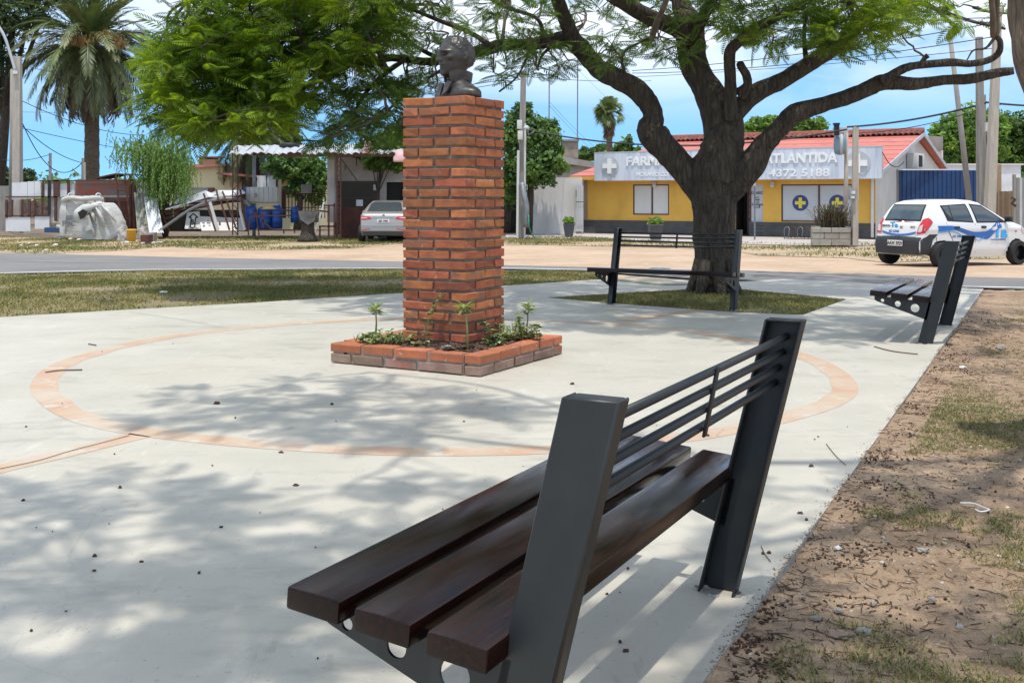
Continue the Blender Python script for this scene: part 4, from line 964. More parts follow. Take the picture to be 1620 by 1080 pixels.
def bgtree(label, px, Z, pls, m, n, size, tw=0.2, name='tree', cat='tree', group=None, trunk_py=None, asp=0.55):
    """pls: lobes in pixels (x, y, rx, ry)"""
    b = gat(px, Z); t = thing(name, label, cat, b, group=group); k = Z/F; lb = []
    top = min(pls, key=lambda p: p[1])
    for x, y, rx, ry in pls:
        c = at(x, y, Z+random.uniform(-0.5, 0.5)*rx*k); lb.append((c.x, c.y, c.z, rx*k, (rx+ry)/2*k, ry*k))
    for l in list(lb):
        for _ in range(6):
            a, e = random.uniform(0, 6.28), random.uniform(-0.4, 1.3); s_ = random.uniform(0.22, 0.42)
            lb.append((l[0]+l[3]*0.95*math.cos(a)*math.cos(e), l[1]+l[4]*0.9*math.sin(a)*math.cos(e), l[2]+l[5]*0.95*math.sin(e), l[3]*s_, l[4]*s_, l[5]*s_*0.8))
    leaf_cloud('crown', lb, n, size, m, t, asp)
    cc = Vector((sum(l[0] for l in lb)/len(lb), Z, sum(l[2] for l in lb)/len(lb)))
    mb = MB(); mb.tube([b, b.lerp(cc, 0.4)+Vector((0.1*tw, 0, 0)), cc], [tw, tw*0.75, tw*0.4], 9, lump=0.1); 
    for l in lb[:6]:
        c = Vector(l[:3]); mb.tube([b.lerp(cc, 0.5), c.lerp(cc, 0.4), c], [tw*0.4, tw*0.25, tw*0.1], 6)
    mb.build('trunk', m_barkA, t, smooth=True); return t
bgtree('round green tree rising behind the utility pole, right of the pillar', 835, 44, [(825, 190, 24, 26), (850, 225, 36, 36), (815, 225, 26, 36), (865, 210, 20, 22), (845, 262, 42, 32), (812, 280, 20, 34), (872, 240, 18, 24)], m_l1, 15000, 0.10)
bgtree('small orange tree with dark trunk in front of the workshop wall', 589, 40.4, [(600, 235, 26, 20), (625, 225, 28, 22), (590, 258, 16, 14), (612, 255, 24, 14), (640, 250, 24, 20), (570, 240, 12, 12)], m_l1, 9000, 0.08, tw=0.06)
bgtree('light green tree top showing over the middle of the red roof', 1240, 62, [(1200, 203, 26, 14), (1230, 196, 26, 12), (1262, 204, 22, 14), (1290, 198, 18, 12), (1180, 210, 14, 10)], m_l2, 7000, 0.13)
bgtree('leafy green tree behind the blue gate and its poles', 1530, 58, [(1500, 215, 28, 28), (1530, 200, 34, 30), (1560, 205, 30, 34), (1498, 250, 26, 24), (1545, 245, 40, 30), (1480, 212, 12, 10)], m_l2, 14000, 0.12)
bgtree('green tree at the far right behind the white shed roof', 1610, 60, [(1600, 215, 30, 32), (1640, 220, 40, 40), (1600, 250, 40, 24), (1585, 190, 14, 14)], m_l1, 11000, 0.12)
bgtree('low distant trees between the palm and the pharmacy sign', 955, 95, [(930, 245, 16, 10), (955, 240, 16, 10), (985, 238, 14, 13), (995, 226, 5, 12), (1006, 243, 10, 10), (915, 250, 12, 8)], m_l1, 5000, 0.2)
bgtree('dark feathery evergreen tree at the top left corner behind the lamp pole', -8, 58, [(20, 20, 60, 40), (-10, 70, 40, 40), (70, -10, 60, 25), (-40, 20, 60, 60), (10, 105, 20, 20), (110, -20, 50, 16), (0, 150, 14, 30)], m_l3, 15000, 0.15, tw=0.36, asp=0.3)
bgtree('distant round bush left of the lamp pole above the fence', 15, 75, [(10, 283, 24, 14), (38, 280, 16, 12), (-20, 285, 24, 14)], m_l3, 3000, 0.16)
bgtree('dark tree behind the old date palm and the yellow house', 455, 62, [(455, 210, 16, 16), (440, 225, 20, 16), (470, 222, 10, 8)], m_l3, 3000, 0.15)
bgtree('shady green tree growing behind the open shelter', 470, 50, [(450, 262, 30, 22), (485, 270, 26, 26), (505, 280, 16, 30), (470, 300, 20, 14), (500, 310, 14, 16)], m_l1, 9000, 0.10)
bgtree('tree crown right of the pillar beside the white house roof', 800, 46, [(806, 300, 14, 24), (815, 270, 16, 20)], m_l1, 3000, 0.10)

# far tree line closing the horizon on every side of the view
lb = []
for i in range(150):
    a = R(-75+i); d_ = random.uniform(150, 210); r_ = random.uniform(5, 11); lb.append((d_*math.sin(a), d_*math.cos(a), random.uniform(0.5, 2.2), r_*1.3, r_, random.uniform(1.6, 3.4)))
o = leaf_cloud('distant_trees', lb, 60000, 0.42, m_l1, None, 0.7); tag(o, 'low distant belt of trees along the horizon behind the houses', 'trees')
# willow
wb = gat(262, 41); wl = thing('willow', 'pale green weeping willow hanging over the junk yard fence', 'tree', wb)
mb = MB(); tops = []
for px_, py_, w_ in ((258, 262, 0.16), (215, 240, 0.05), (236, 228, 0.05), (272, 248, 0.08), (288, 262, 0.05), (255, 235, 0.05), (268, 270, 0.05)):
    c = at(px_, py_, 41+random.uniform(-.5, .5)); mb.tube([wb, wb.lerp(c, 0.6)+Vector((0, 0, 0.1)), c], [0.10, w_*0.5, 0.015], 7, lump=0.1); tops.append(c)
mb.build('trunk', m_barkA, wl, smooth=True)
V = []
for _ in range(900):
    c = random.choice(tops); p = Vector(c)+Vector((random.gauss(0, 0.55), random.gauss(0, 0.5), random.gauss(0.1, 0.28)))
    if p.x < at(180, 0, 41).x or p.x > at(300, 0, 41).x: continue
    Lh = random.uniform(0.5, 1.7)*(0.6 if p.x < at(225, 0, 41).x else 1); k = int(Lh/0.045); dx, dy = random.uniform(-.25, .25), random.uniform(-.25, .25)
    for j in range(k):
        t = j/k; q = np.array([p.x+dx*t*(2-t), p.y+dy*t*(2-t), p.z-Lh*t*t*0.6-Lh*t*0.4]); a = rng.uniform(0, 6.28); l = 0.10
        d = np.array([math.cos(a)*0.5*l, math.sin(a)*0.5*l, -0.85*l]); s_ = np.array([-math.sin(a), math.cos(a), 0])*0.024
        V.append([q, q+d*0.5+s_, q+d, q+d*0.5-s_])
V = np.array(V); npmesh('crown', V.reshape(-1, 3), np.arange(len(V)*4).reshape(-1, 4), m_l4, wl, kind='stuff')

# ------------------------------------------------------------ palms
m_ptrunk = barkmat('palm_trunk_bark', (0.12, 0.085, 0.055), (0.20, 0.15, 0.10), (1.5, 1.5, 7))
m_pf = mat('palm_frond_green', (0.075, 0.115, 0.035), 0.5, (0.13, 0.16, 0.05), 1.5, 3, rnd=0.3, trans=0.15)
m_pfy = mat('palm_frond_pale', (0.19, 0.20, 0.08), 0.5, (0.11, 0.14, 0.05), 1.5, 3, rnd=0.25, trans=0.15)
m_pd = mat('palm_frond_dead', (0.10, 0.072, 0.048), 0.9, (0.16, 0.12, 0.08), 1.5, 3, rnd=0.3)
m_fruit = mat('palm_fruit', (0.24, 0.13, 0.03), 0.7, (0.15, 0.09, 0.025), 6, 3)
def pframe(L, droop, w, seed, sparse=1.0, n=34, twist=0.5):
    """arching feather frond along +x; leaflets fold upward in a V"""
    rr = random.Random(seed); V = []; Fq = []; pts = []
    x = z = 0; a = 0
    for i in range(n+1):
        t = i/n; a = -droop*t**1.3; x += L/n*math.cos(a); z += L/n*math.sin(a); pts.append((x, z, a))
    for i in range(n):
        (x0, z0, a0), (x1, z1, a1) = pts[i], pts[i+1]; t = i/n; r = 0.035*L/3*(1-t)+0.006
        k = len(V); V += [(x0, -r, z0), (x0, r, z0), (x1, r, z1), (x1, -r, z1)]; Fq.append((k, k+1, k+2, k+3))
        if t < 0.1: continue
        l = w*math.sin(math.pi*(0.12+0.84*t))**0.6*rr.uniform(0.85, 1.1)
        for s in (-1, 1):
            for h in (0, 0.5):
                xb, zb = x0+(x1-x0)*h, z0+(z1-z0)*h; sw = 0.75+0.25*t
                up = 0.30-twist*rr.uniform(0.3, 1.3)
                dx = math.cos(a0)*math.sin(sw)*l; dy = s*math.cos(sw)*l; dz = math.sin(a0)*math.sin(sw)*l+up*l
                wd = 0.016*L/3*2.2; ox, oz = math.cos(a0)*wd, math.sin(a0)*wd; k = len(V)
                V += [(xb-ox, 0, zb-oz), (xb+dx*0.5-ox, dy*0.5, zb+dz*0.6-oz), (xb+dx, dy, zb+dz-0.12*l), (xb+dx*0.5+ox, dy*0.5, zb+dz*0.6+oz)]; Fq.append((k, k+1, k+2, k+3))
    me = bpy.data.meshes.new('frond'); me.from_pydata(V, [], Fq); return me
def feather_palm(label, px, py, Z, Rm, trunk_w, nf, name='date_palm', skirt=30, py_low=None, seed=0):
    rr = random.Random(seed); c = at(px, py, Z); b = gat(px, Z); t = thing(name, label, 'palm', b)
    mb = MB(); s = spline([(b.x, b.y, b.z, trunk_w*1.15), (b.x+0.05, b.y, (b.z+c.z)/2, trunk_w), (c.x, c.y, c.z-1.0, trunk_w*1.0), (c.x, c.y, c.z, trunk_w*1.2), (c.x, c.y, c.z+0.4, trunk_w*0.4)], 14)
    mb.tube([Vector(q[:3]) for q in s], [q[3]*(1+0.06*(i % 2)) for i, q in enumerate(s)], 18); mb.build('trunk', m_ptrunk, t, smooth=False)
    var = {}
    def fr(kind, k):
        key = (kind, k)
        if key not in var:
            L = Rm*(1 if kind != 'd' else 0.85); me = pframe(L, {'u': 0.9, 'm': 1.25, 'l': 0.9, 'd': 0.25}[kind]+0.15*k, 0.15*L, seed*10+k, n=30, twist={'u': 0.3, 'm': 0.5, 'l': 0.6, 'd': 1.0}[kind])
            me.materials.append({'u': m_pf, 'm': m_pf if k else m_pfy, 'l': m_pfy if k else m_pf, 'd': m_pd}[kind]); var[key] = me
        return var[key]
    rings = [('u', 12, 78, 10), ('u', 18, 55, 8), ('m', 20, 32, 8), ('m', 20, 10, 8), ('l', 20, -14, 8), ('l', 18, -38, 7), ('d', skirt//2, -62, 6), ('d', skirt//2, -76, 5)]
    for kind, n, el, je in rings:
        n = int(n*nf)
        for i in range(n):
            a = 2*math.pi*(i+rr.uniform(-.3, .3))/n+el; e = R(el+rr.gauss(0, je)); o = bpy.data.objects.new('frond', fr(kind, rr.randint(0, 2)))
            COL.objects.link(o); o.parent = t; r0 = trunk_w*0.8
            o.location = (c.x-b.x+math.cos(a)*r0, c.y-b.y+math.sin(a)*r0, c.z-b.z+rr.uniform(-.2, .3)+0.15*math.sin(e))
            o.rotation_euler = (rr.uniform(-.25, .25), -e, a); q = rr.uniform(0.82, 1.08); o.scale = (q, q, q)
    return t, c, b
pt, pcn, pb = feather_palm('tall date palm with drooping grey green crown and orange fruit, beside the lamp pole', 144, 72, 56, 4.35, 0.36, 1.15, seed=3, skirt=60)
for px_, py_, r_ in ((118, 58, 0.34), (128, 62, 0.26), (168, 56, 0.34), (186, 66, 0.24), (176, 60, 0.3)):
    mb = MB(); c0 = at(px_, py_, 53.2)
    for _ in range(170):
        p = c0+Vector((random.gauss(0, r_*0.7), random.gauss(0, r_*0.5), random.gauss(0, r_*0.35))); mb.tube([p, p+Vector((random.uniform(-.15, .15), random.uniform(-.1, .1), -0.25))], 0.02, 3, cap=False)
    mb.build('fruit_cluster', m_fruit, pt)['kind'] = 'stuff'
feather_palm('lower date palm half hidden behind the shelter roof and the yellow house', 392, 214, 52, 2.6, 0.32, 0.8, seed=8, skirt=36)
# fan palm
fb = gat(965, 85); fp_ = thing('fan_palm', 'small far fan palm with ragged round head above the pharmacy sign', 'palm', fb); fc = at(963, 178, 85)
mb = MB(); mb.tube([fb, fb.lerp(fc, 0.5)+Vector((0.05, 0, 0)), fc], [0.35, 0.24, 0.24], 10); mb.build('trunk', m_ptrunk, fp_)
V = []; Mi = []
for i in range(130):
    a = rng.uniform(0, 6.28); dead = i >= 80; e = rng.uniform(-0.9, 1.5) if not dead else rng.uniform(-1.5, -0.8); d = np.array([math.cos(a)*math.cos(e), math.sin(a)*math.cos(e), math.sin(e)])
    sdv = np.array([-math.sin(a), math.cos(a), 0]); upv = np.cross(d, sdv); ro = rng.uniform(-1.2, 1.2); sdv = sdv*math.cos(ro)+upv*math.sin(ro); q = np.array(fc)+d*(rng.uniform(0.15, 0.9) if not dead else 0.30)-np.array([0, 0, 0.9 if dead else 0])*rng.uniform(0, 1.7)
    for j in range(13):
        b_ = (j-6)/6*1.3; l = (0.72 if not dead else 0.5)*rng.uniform(0.8, 1.1); dd = d*math.cos(b_)+sdv*math.sin(b_); n_ = sdv*math.cos(b_)-d*math.sin(b_)
        V.append([q, q+dd*l*0.6+n_*0.045, q+dd*l+np.array([0, 0, -0.3*l]), q+dd*l*0.6-n_*0.045]); Mi.append(1 if dead else 0)
V = np.array(V); npmesh('crown', V.reshape(-1, 3), np.arange(len(V)*4).reshape(-1, 4), [m_pf, m_pd], fp_, kind='stuff', fmat=Mi)
# ------------------------------------------------------------ the pharmacy
m_yel = mat('yellow_render', (0.72, 0.42, 0.075), 0.85, (0.62, 0.35, 0.06), 1.1, 7, 0.4, 0.75, bump=0.25, bscale=30)
layer(m_yel, (0.42, 0.25, 0.06), 0.8, 0.55, 0.15, 0.5, 8, stretch=(1, 1, 0.4)); layer(m_yel, (0.75, 0.50, 0.14), 2.5, 0.6, 0.1, 0.5)
m_char = mat('charcoal_boarding', (0.045, 0.05, 0.058), 0.7, (0.075, 0.08, 0.085), 3, 6)
m_whw = mat('white_wall', (0.66, 0.64, 0.60), 0.9, (0.50, 0.48, 0.45), 1.2, 8, 0.42, 0.7, bump=0.3, bscale=25, stretch=(1, 1, 0.35))
m_roof = mat('red_roof_paint', (0.52, 0.175, 0.14), 0.85, (0.45, 0.15, 0.12), 1.2, 6, bump=0.2)
layer(m_roof, (0.33, 0.11, 0.09), 1.5, 0.52, 0.15, 0.6, 8)
m_tile = mat('roof_tile', (0.26, 0.075, 0.05), 0.85, (0.15, 0.06, 0.045), 5, 6, rnd=0.3)
m_signb = mat('sign_panel', (0.62, 0.66, 0.72), 0.5, (0.40, 0.45, 0.53), 1.4, 8, 0.42, 0.72, stretch=(3.0, 3.0, 0.25))
m_let = mat('letter_white', (0.80, 0.80, 0.78), 0.5)
m_gry = mat('light_grey', (0.48, 0.50, 0.52), 0.6, (0.42, 0.44, 0.46), 2, 4)
layer(m_signb, (0.30, 0.33, 0.39), 2.2, 0.55, 0.12, 0.6, 6, stretch=(4, 4, 0.15))
m_brn = mat('brown_frame', (0.09, 0.035, 0.025), 0.6)
m_shut = mat('shutter_white', (0.66, 0.65, 0.61), 0.6, (0.58, 0.57, 0.53), 1.5, 5)
m_film = mat('window_film_grey', (0.50, 0.52, 0.53), 0.3, (0.44, 0.46, 0.47), 1, 4)
m_navy = mat('navy_print', (0.035, 0.045, 0.16), 0.4)
m_lime = mat('yellow_print', (0.68, 0.60, 0.05), 0.4)
m_blk = mat('black', (0.012, 0.012, 0.013), 0.6)
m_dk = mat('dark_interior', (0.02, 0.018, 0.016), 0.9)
m_cp = mat('concrete_pole', (0.46, 0.41, 0.34), 0.9, (0.36, 0.32, 0.27), 3, 6, bump=0.3, bscale=20, stretch=(4, 4, 0.6))
m_cpg = mat('grey_pole', (0.30, 0.28, 0.25), 0.9, (0.22, 0.205, 0.185), 3, 7, bump=0.5, bscale=20, stretch=(4, 4, 0.5))
m_rust = mat('rust', (0.13, 0.045, 0.028), 0.85, (0.07, 0.035, 0.028), 4, 6, bump=0.3)
m_rustp = mat('rusty_panel', (0.30, 0.085, 0.05), 0.8, (0.17, 0.14, 0.13), 1.6, 6, 0.42, 0.6, spots=((0.09, 0.06, 0.05), 2.5, 0.6, 0.1))
m_galv = mat('galvanised_sheet', (0.55, 0.56, 0.56), 0.45, (0.42, 0.43, 0.43), 1.5, 6, metal=0.3)
m_shw = mat('white_sheet', (0.66, 0.67, 0.68), 0.5, (0.48, 0.49, 0.50), 1.3, 7, 0.5, 0.75, spots=((0.25, 0.18, 0.13), 3, 0.68, 0.05))
m_blue = mat('blue_plastic', (0.012, 0.08, 0.36), 0.4, (0.01, 0.05, 0.22), 2, 4)
m_steelg = mat('steel_grey', (0.25, 0.26, 0.27), 0.5, (0.18, 0.18, 0.18), 3, 5, metal=0.5)
def box3(mb, a, b, dp, extra=None):
    """box through two corner points on a camera-facing plane; dp depth away"""
    x0, x1 = sorted((a.x, b.x)); z0, z1 = sorted((a.z, b.z)); y = (a.y+b.y)/2
    return mb.box(((x0+x1)/2, y+dp/2, (z0+z1)/2), (x1-x0, dp, z1-z0))
def BX(mb, x0, y0, x1, y1, Z, dp=0.05): return box3(mb, at(x0, y0, Z), at(x1, y1, Z), dp)

P0 = gat(923, 46); P1 = gat(1385, 40); P0.z = P1.z = -0.22
pd = (P1-P0).normalized(); pnrm = Vector((pd.y, -pd.x, 0))      # towards the camera
pu = Vector((0.6, 0.8, 0))                                        # side wall direction, away
def wp(px, py, off=0):
    o = Vector((0, 0, CH)); r = Vector(((px-810)/F, 1, -(py-HZ)/F)); q = P0+pnrm*off; t = (q-o).dot(pnrm)/r.dot(pnrm); return o+r*t
def wu(px, off=0): return (wp(px, 300, off)-P0).dot(pd)
def wpt(u, z, off=0): p = P0+pd*u+pnrm*off; return Vector((p.x, p.y, z))
WA = math.atan2(pd.y, pd.x)
def wbox(mb, u0, u1, z0, z1, off0, off1):
    c = wpt((u0+u1)/2, (z0+z1)/2, (off0+off1)/2); return mb.box(c, (u1-u0, abs(off1-off0), z1-z0), WA)
LB = (P1-P0).length
ph = thing('pharmacy', 'low yellow pharmacy with red roof, charcoal skirting and a long white sign', 'building', P0)
op = [(wu(1001.5), wu(1058.5), 0.56, 1.83), (wu(1162), wu(1207), -0.15, 1.80), (wu(1236), wu(1349), 0.35, 1.80)]
mb = MB(); us = sorted({-0.0, LB}|{o[0] for o in op}|{o[1] for o in op})
for a, b in zip(us, us[1:]):
    q = [o for o in op if o[0] <= (a+b)/2 <= o[1]]
    if q:
        o = q[0]
        if o[2] > -0.15: wbox(mb, a, b, -0.24, o[2], -0.2, 0)
        wbox(mb, a, b, o[3], 2.2, -0.2, 0)
    else: wbox(mb, a, b, -0.24, 2.2, -0.2, 0)
mb.build('wall', m_yel, ph)
for k in range(4):     # skirting boards
    for a, b in ((0.0, op[1][0]), (op[1][1]-0.55, LB)):
        q = MB(); wbox(q, a, b, -0.23+k*0.14, -0.23+k*0.14+0.128, 0.002, 0.03); q.build('skirting_board', m_char, ph)
# shuttered window
def framed(u0, u1, z0, z1, mid, fm, pm_, nm='window', off=-0.06, fw=0.05):
    w = MB()
    for a, b, c, d in ((u0, u0+fw, z0, z1), (u1-fw, u1, z0, z1), (u0+fw, u1-fw, z0, z0+fw), (u0+fw, u1-fw, z1-fw, z1)): wbox(w, a, b, c, d, off, off+0.05)
    for m__ in mid: wbox(w, m__-0.03, m__+0.03, z0+fw, z1-fw, off, off+0.055)
    fr = reg(w.build(nm, fm, ph)); ed = [u0+fw]+list(mid)+[u1-fw]
    for a, b in zip(ed, ed[1:]):
        q = MB(); wbox(q, a+(0.03 if a in mid else 0), b-(0.03 if b in mid else 0), z0+fw, z1-fw, off+0.0, off+0.02); q.build('pane', pm_, fr)
    return fr
framed(op[0][0], op[0][1], op[0][2], op[0][3], [wu(1031.5)], m_brn, m_shut)
w2 = framed(op[2][0], op[2][1], op[2][2], op[2][3], [wu(1295.5)], m_brn, m_film)
def cross_at(u, z, r, off, parent, mdisc, mcross, nm='cross_emblem', arm=0.62, th=0.02, wd=0.30):
    q = MB(); n = 28; c = wpt(u, z, off)
    q.prism([c+pd*r*math.cos(2*math.pi*k/n)+Vector((0, 0, r*math.sin(2*math.pi*k/n))) for k in range(n)], pnrm*th*0.5); e = reg(q.build(nm, mdisc, parent, fix=True))
    q = MB(); a = r*arm; b = r*wd*0.62
    P = [(b, a), (b, b), (a, b), (a, -b), (b, -b), (b, -a), (-b, -a), (-b, -b), (-a, -b), (-a, b), (-b, b), (-b, a)]
    q.prism([wpt(u+x_, z+z_, off+th*0.5+0.002) for x_, z_ in P], pnrm*th); q.build('cross', mcross, e if len(parent.name) < 9 and parent.name.startswith('pharm') else parent, fix=True)
for px_ in (1266, 1324.5):
    p = wp(px_, 321, -0.02); cross_at((p-P0).dot(pd), p.z, 0.31, -0.036, ph, m_navy, m_lime, 'cross_sticker', arm=0.66, th=0.006, wd=0.33)
# door recess with poster panel
q = MB(); wbox(q, op[1][0], wu(1186.5), -0.2, 1.8, -1.2, -1.15); wbox(q, op[1][0], op[1][0]+0.02, -0.2, 1.8, -1.15, -0.2); wbox(q, op[1][0], wu(1186.5), 1.79, 1.81, -1.15, -0.2)
q.build('doorway', m_dk, ph)
q = MB(); wbox(q, wu(1177), wu(1180), -0.18, 1.78, -0.5, -0.44); wbox(q, wu(1186), wu(1188), -0.18, 1.78, -0.12, -0.02); q.build('door_frame', m_brn, ph)
for k in range(6):
    q = MB(); a = wu(1179.5); wbox(q, a, wu(1185), 0.2+k*0.25, 0.4+k*0.25, -0.49, -0.47); q.build('door_pane', m_gry, ph)
q = MB(); wbox(q, wu(1188), op[1][1], 0.32, 1.8, -0.1, -0.05); pn_ = reg(q.build('poster_panel', m_film, ph))
TX = frame((0, 0, 0), pd, (0, 0, 1))
def ttext(s, px, py, size, m, parent, off, nm='lettering', ext=0.004, bold=0, sq=1, al='CENTER'):
    p = wp(px, py, off); M_ = Matrix.Translation(p) @ TX; return text(s, size, nm, m, parent, M_, ext, bold, sq, al)
for s, y_, z_ in (('HORARIOS', 305.5, 0.17), ('Lun a', 312, 0.10), ('Sabado', 316, 0.10), ('8 a 22', 320, 0.09), ('Domingos', 323.5, 0.15), ('9 a 21 hs', 328, 0.09)):
    ttext(s, 1197.5, y_, z_, m_blk, pn_, -0.045, bold=0.002, sq=0.8)
# front eave, fascia and roof
EZ, RZ, RB = 2.2, 3.92, 5.0
A0, A1 = P0-pd*0.45+pnrm*0.45, P1+pd*0.25+pnrm*0.35
def zz_(p, z): return Vector((p.x, p.y, z))
rl = P0+pd*1.35+pu*RB; rr_ = P1+pd*0.35+pu*RB
bl, br = P0-pd*0.3+pu*RB*2, P1+pd*0.25+pu*RB*2
mb = MB(); T_ = Vector((0, 0, -0.10))
nb = 9     # the slope is laid in overlapping sheets, one course lapping the next
for k in range(nb):
    t0, t1 = k/nb, (k+1)/nb
    a, b = zz_(A0, EZ).lerp(zz_(rl, RZ), t0), zz_(A1, EZ).lerp(zz_(rr_, RZ), t0); c, d = zz_(A1, EZ).lerp(zz_(rr_, RZ), t1), zz_(A0, EZ).lerp(zz_(rl, RZ), t1)
    q = MB(); up = Vector((0, 0, 0.016)); q.prism([a+up, b+up, c, d], Vector((0, 0, -0.06))); q.build('roof_sheet', m_roof, ph, fix=True)
q = MB(); q.prism([zz_(bl, EZ), zz_(br, EZ), zz_(rr_, RZ-0.01), zz_(rl, RZ-0.01)], Vector((0, 0, -0.06))); q.prism([zz_(A0, EZ), zz_(rl, RZ-0.01), zz_(bl, EZ)], Vector((0, 0, -0.06))); q.build('roof', m_roof, ph, fix=True)
q = MB(); q.bar(zz_(A0, EZ-0.10), zz_(A1, EZ-0.10), 0.04, 0.14); q.bar(zz_(A0, EZ-0.10), zz_(bl, EZ-0.10), 0.04, 0.14); q.build('fascia', m_yel, ph)
q = MB(); q.prism([zz_(A0, EZ-0.09), zz_(A1, EZ-0.09), zz_(P1, EZ-0.09), zz_(P0, EZ-0.09)], Vector((0, 0, 0.03))); q.build('soffit', m_yel, ph, fix=True)
# side wall with gable, and far parts
q = MB(); s0 = P1; q.prism([zz_(s0, -0.24), zz_(s0+pu*RB*2, -0.24), zz_(s0+pu*RB*2, 2.05), zz_(s0+pu*RB, 3.78), zz_(s0, 2.12)], -pd*0.2); q.build('gable_wall', m_whw, ph, fix=True)
q = MB(); q.bar(zz_(A1-pd*0.0, EZ-0.02)+Vector((0, 0, 0)), zz_(rr_, RZ-0.04), 0.04, 0.14); q.bar(zz_(rr_, RZ-0.04), zz_(br, EZ-0.04), 0.04, 0.14); q.build('barge_board', m_gry, ph)
q = MB(); q.prism([zz_(P0, -0.24), zz_(P0+pu*RB*2, -0.24), zz_(P0+pu*RB*2, 2.15), zz_(P0, 2.15)], pd*0.2); q.prism([zz_(P0+pu*9.8, -0.24), zz_(P1+pu*9.8, -0.24), zz_(P1+pu*9.8, 2.15), zz_(P0+pu*9.8, 2.15)], pu*0.15); q.build('back_wall', m_whw, ph, fix=True)
q = MB(); q.prism([zz_(P0, -0.21), zz_(P1, -0.21), zz_(P1+pu*9.8, -0.21), zz_(P0+pu*9.8, -0.21)], (0, 0, 0.02)); q.build('floor', m_dk, ph, fix=True)
# ridge tiles: a course of barrel tiles lapping over the front slope
n = 52; tl = MB(); V = []; k_ = 7
sdn = (zz_(A0, EZ)+(zz_(A1, EZ)-zz_(A0, EZ))*0.5-(zz_(rl, RZ)+zz_(rr_, RZ))*0.5).normalized(); rdv = (rr_-rl).normalized(); step = (rr_-rl).length/n
nup = rdv.cross(-sdn).normalized(); nup = nup if nup.z > 0 else -nup
def arc(r0, r1, L, th=0.02):
    m = MB(); V = []; Fc = []
    for L_i, r in ((0, r0), (L, r1)):
        for rr2 in (r, r-th):
            for k in range(k_+1): a = math.pi*k/k_; V.append(rdv*(-math.cos(a)*rr2)+nup*(math.sin(a)*rr2)+sdn*L_i)
    K = k_+1
    for k in range(k_): Fc += [(k, k+1, 2*K+k+1, 2*K+k), (K+k, 3*K+k, 3*K+k+1, K+k+1), (2*K+k, 2*K+k+1, 3*K+k+1, 3*K+k)]
    m.add(V, Fc); return m
t0 = arc(step*0.60, step*0.50, 0.42).build('ridge_tile', m_tile, None); t0.parent = ph; t0.location = zz_(rl, RZ)-P0
for i in range(n):
    o = t0 if i == 0 else t0.copy()
    if i: COL.objects.link(o); o.parent = ph
    o.location = (zz_(rl, RZ+0.02)+rdv*step*(i+0.5)+Vector((0, 0, 0.02+random.uniform(-0.008, 0.008))))-P0
q = MB(); q.tube([zz_(rl, RZ+0.11), zz_(rr_, RZ+0.11)], 0.13, 8); q.build('ridge_cap', m_tile, ph)
# sign box
sg = thing('sign_board', 'long silver white pharmacy sign with raised letters and a cross at each end', 'sign', wpt(wu(941, 0.55), 2.0, 0.55))
u0, u1 = wu(941, 0.6), wu(1395, 0.6)
q = MB(); wbox(q, u0, u1, 2.01, 3.16, 0.47, 0.6); q.build('sign_panel', m_signb, sg)
q = MB()
for a, b, c, d in ((u0-0.02, u1+0.02, 3.16, 3.19), (u0-0.02, u1+0.02, 1.98, 2.01), (u0-0.02, u0, 2.01, 3.16), (u1, u1+0.02, 2.01, 3.16)): wbox(q, a, b, c, d, 0.46, 0.61)
q.build('sign_rim', m_gry, sg)
for s, px_, py_, z_, sq in (('FARMACIA', 1040, 255.5, 0.50, 1.0), ('ESTACION', 1148, 254, 0.50, 0.98), ('ATLANTIDA', 1267, 251, 0.50, 1.0)):
    o = ttext(s, px_, py_, z_, m_let, sg, 0.603, ext=0.03, bold=0.016)
    w = {'FARMACIA': (991, 1089), 'ESTACION': (1097, 1199), 'ATLANTIDA': (1208, 1325.5)}[s]
    pa, pb_ = wp(w[0], py_, 0.6), wp(w[1], py_, 0.6); L = (pb_-pa).length; xs_ = [(Vector(v.co)).dot(pd) for v in o.data.vertices]; cur = max(xs_)-min(xs_); mid = (max(xs_)+min(xs_))/2
    f_ = L/cur; tgt = ((pa+pb_)/2-Vector(sg.location)).dot(pd)
    for v in o.data.vertices: d = v.co.dot(pd); v.co += pd*((d-mid)*f_+tgt-d)
ttext('HORARIO CONTINUO DE 8 A 22', 1066, 276, 0.235, m_let, sg, 0.603, ext=0.012, bold=0.002, sq=0.95)
o = ttext('4372 5188', 1264, 274, 0.40, m_let, sg, 0.603, ext=0.02, bold=0.006, sq=1.36)
for px_, py_, r in ((965, 263, 0.40), (1357, 258.5, 0.46)):
    p = wp(px_, py_, 0.6); cross_at((p-P0).dot(pd), p.z, r, 0.604, sg, m_gry, m_let, 'cross_emblem', arm=0.78, th=0.05, wd=0.36)
p = wp(1196, 275, 0.6); q = MB(); q.prism([p+pd*0.15*math.cos(k/12*2*math.pi)+Vector((0, 0, 0.15*math.sin(k/12*2*math.pi))) for k in range(12)], pnrm*0.02); q.build('phone_emblem', m_let, sg, fix=True)
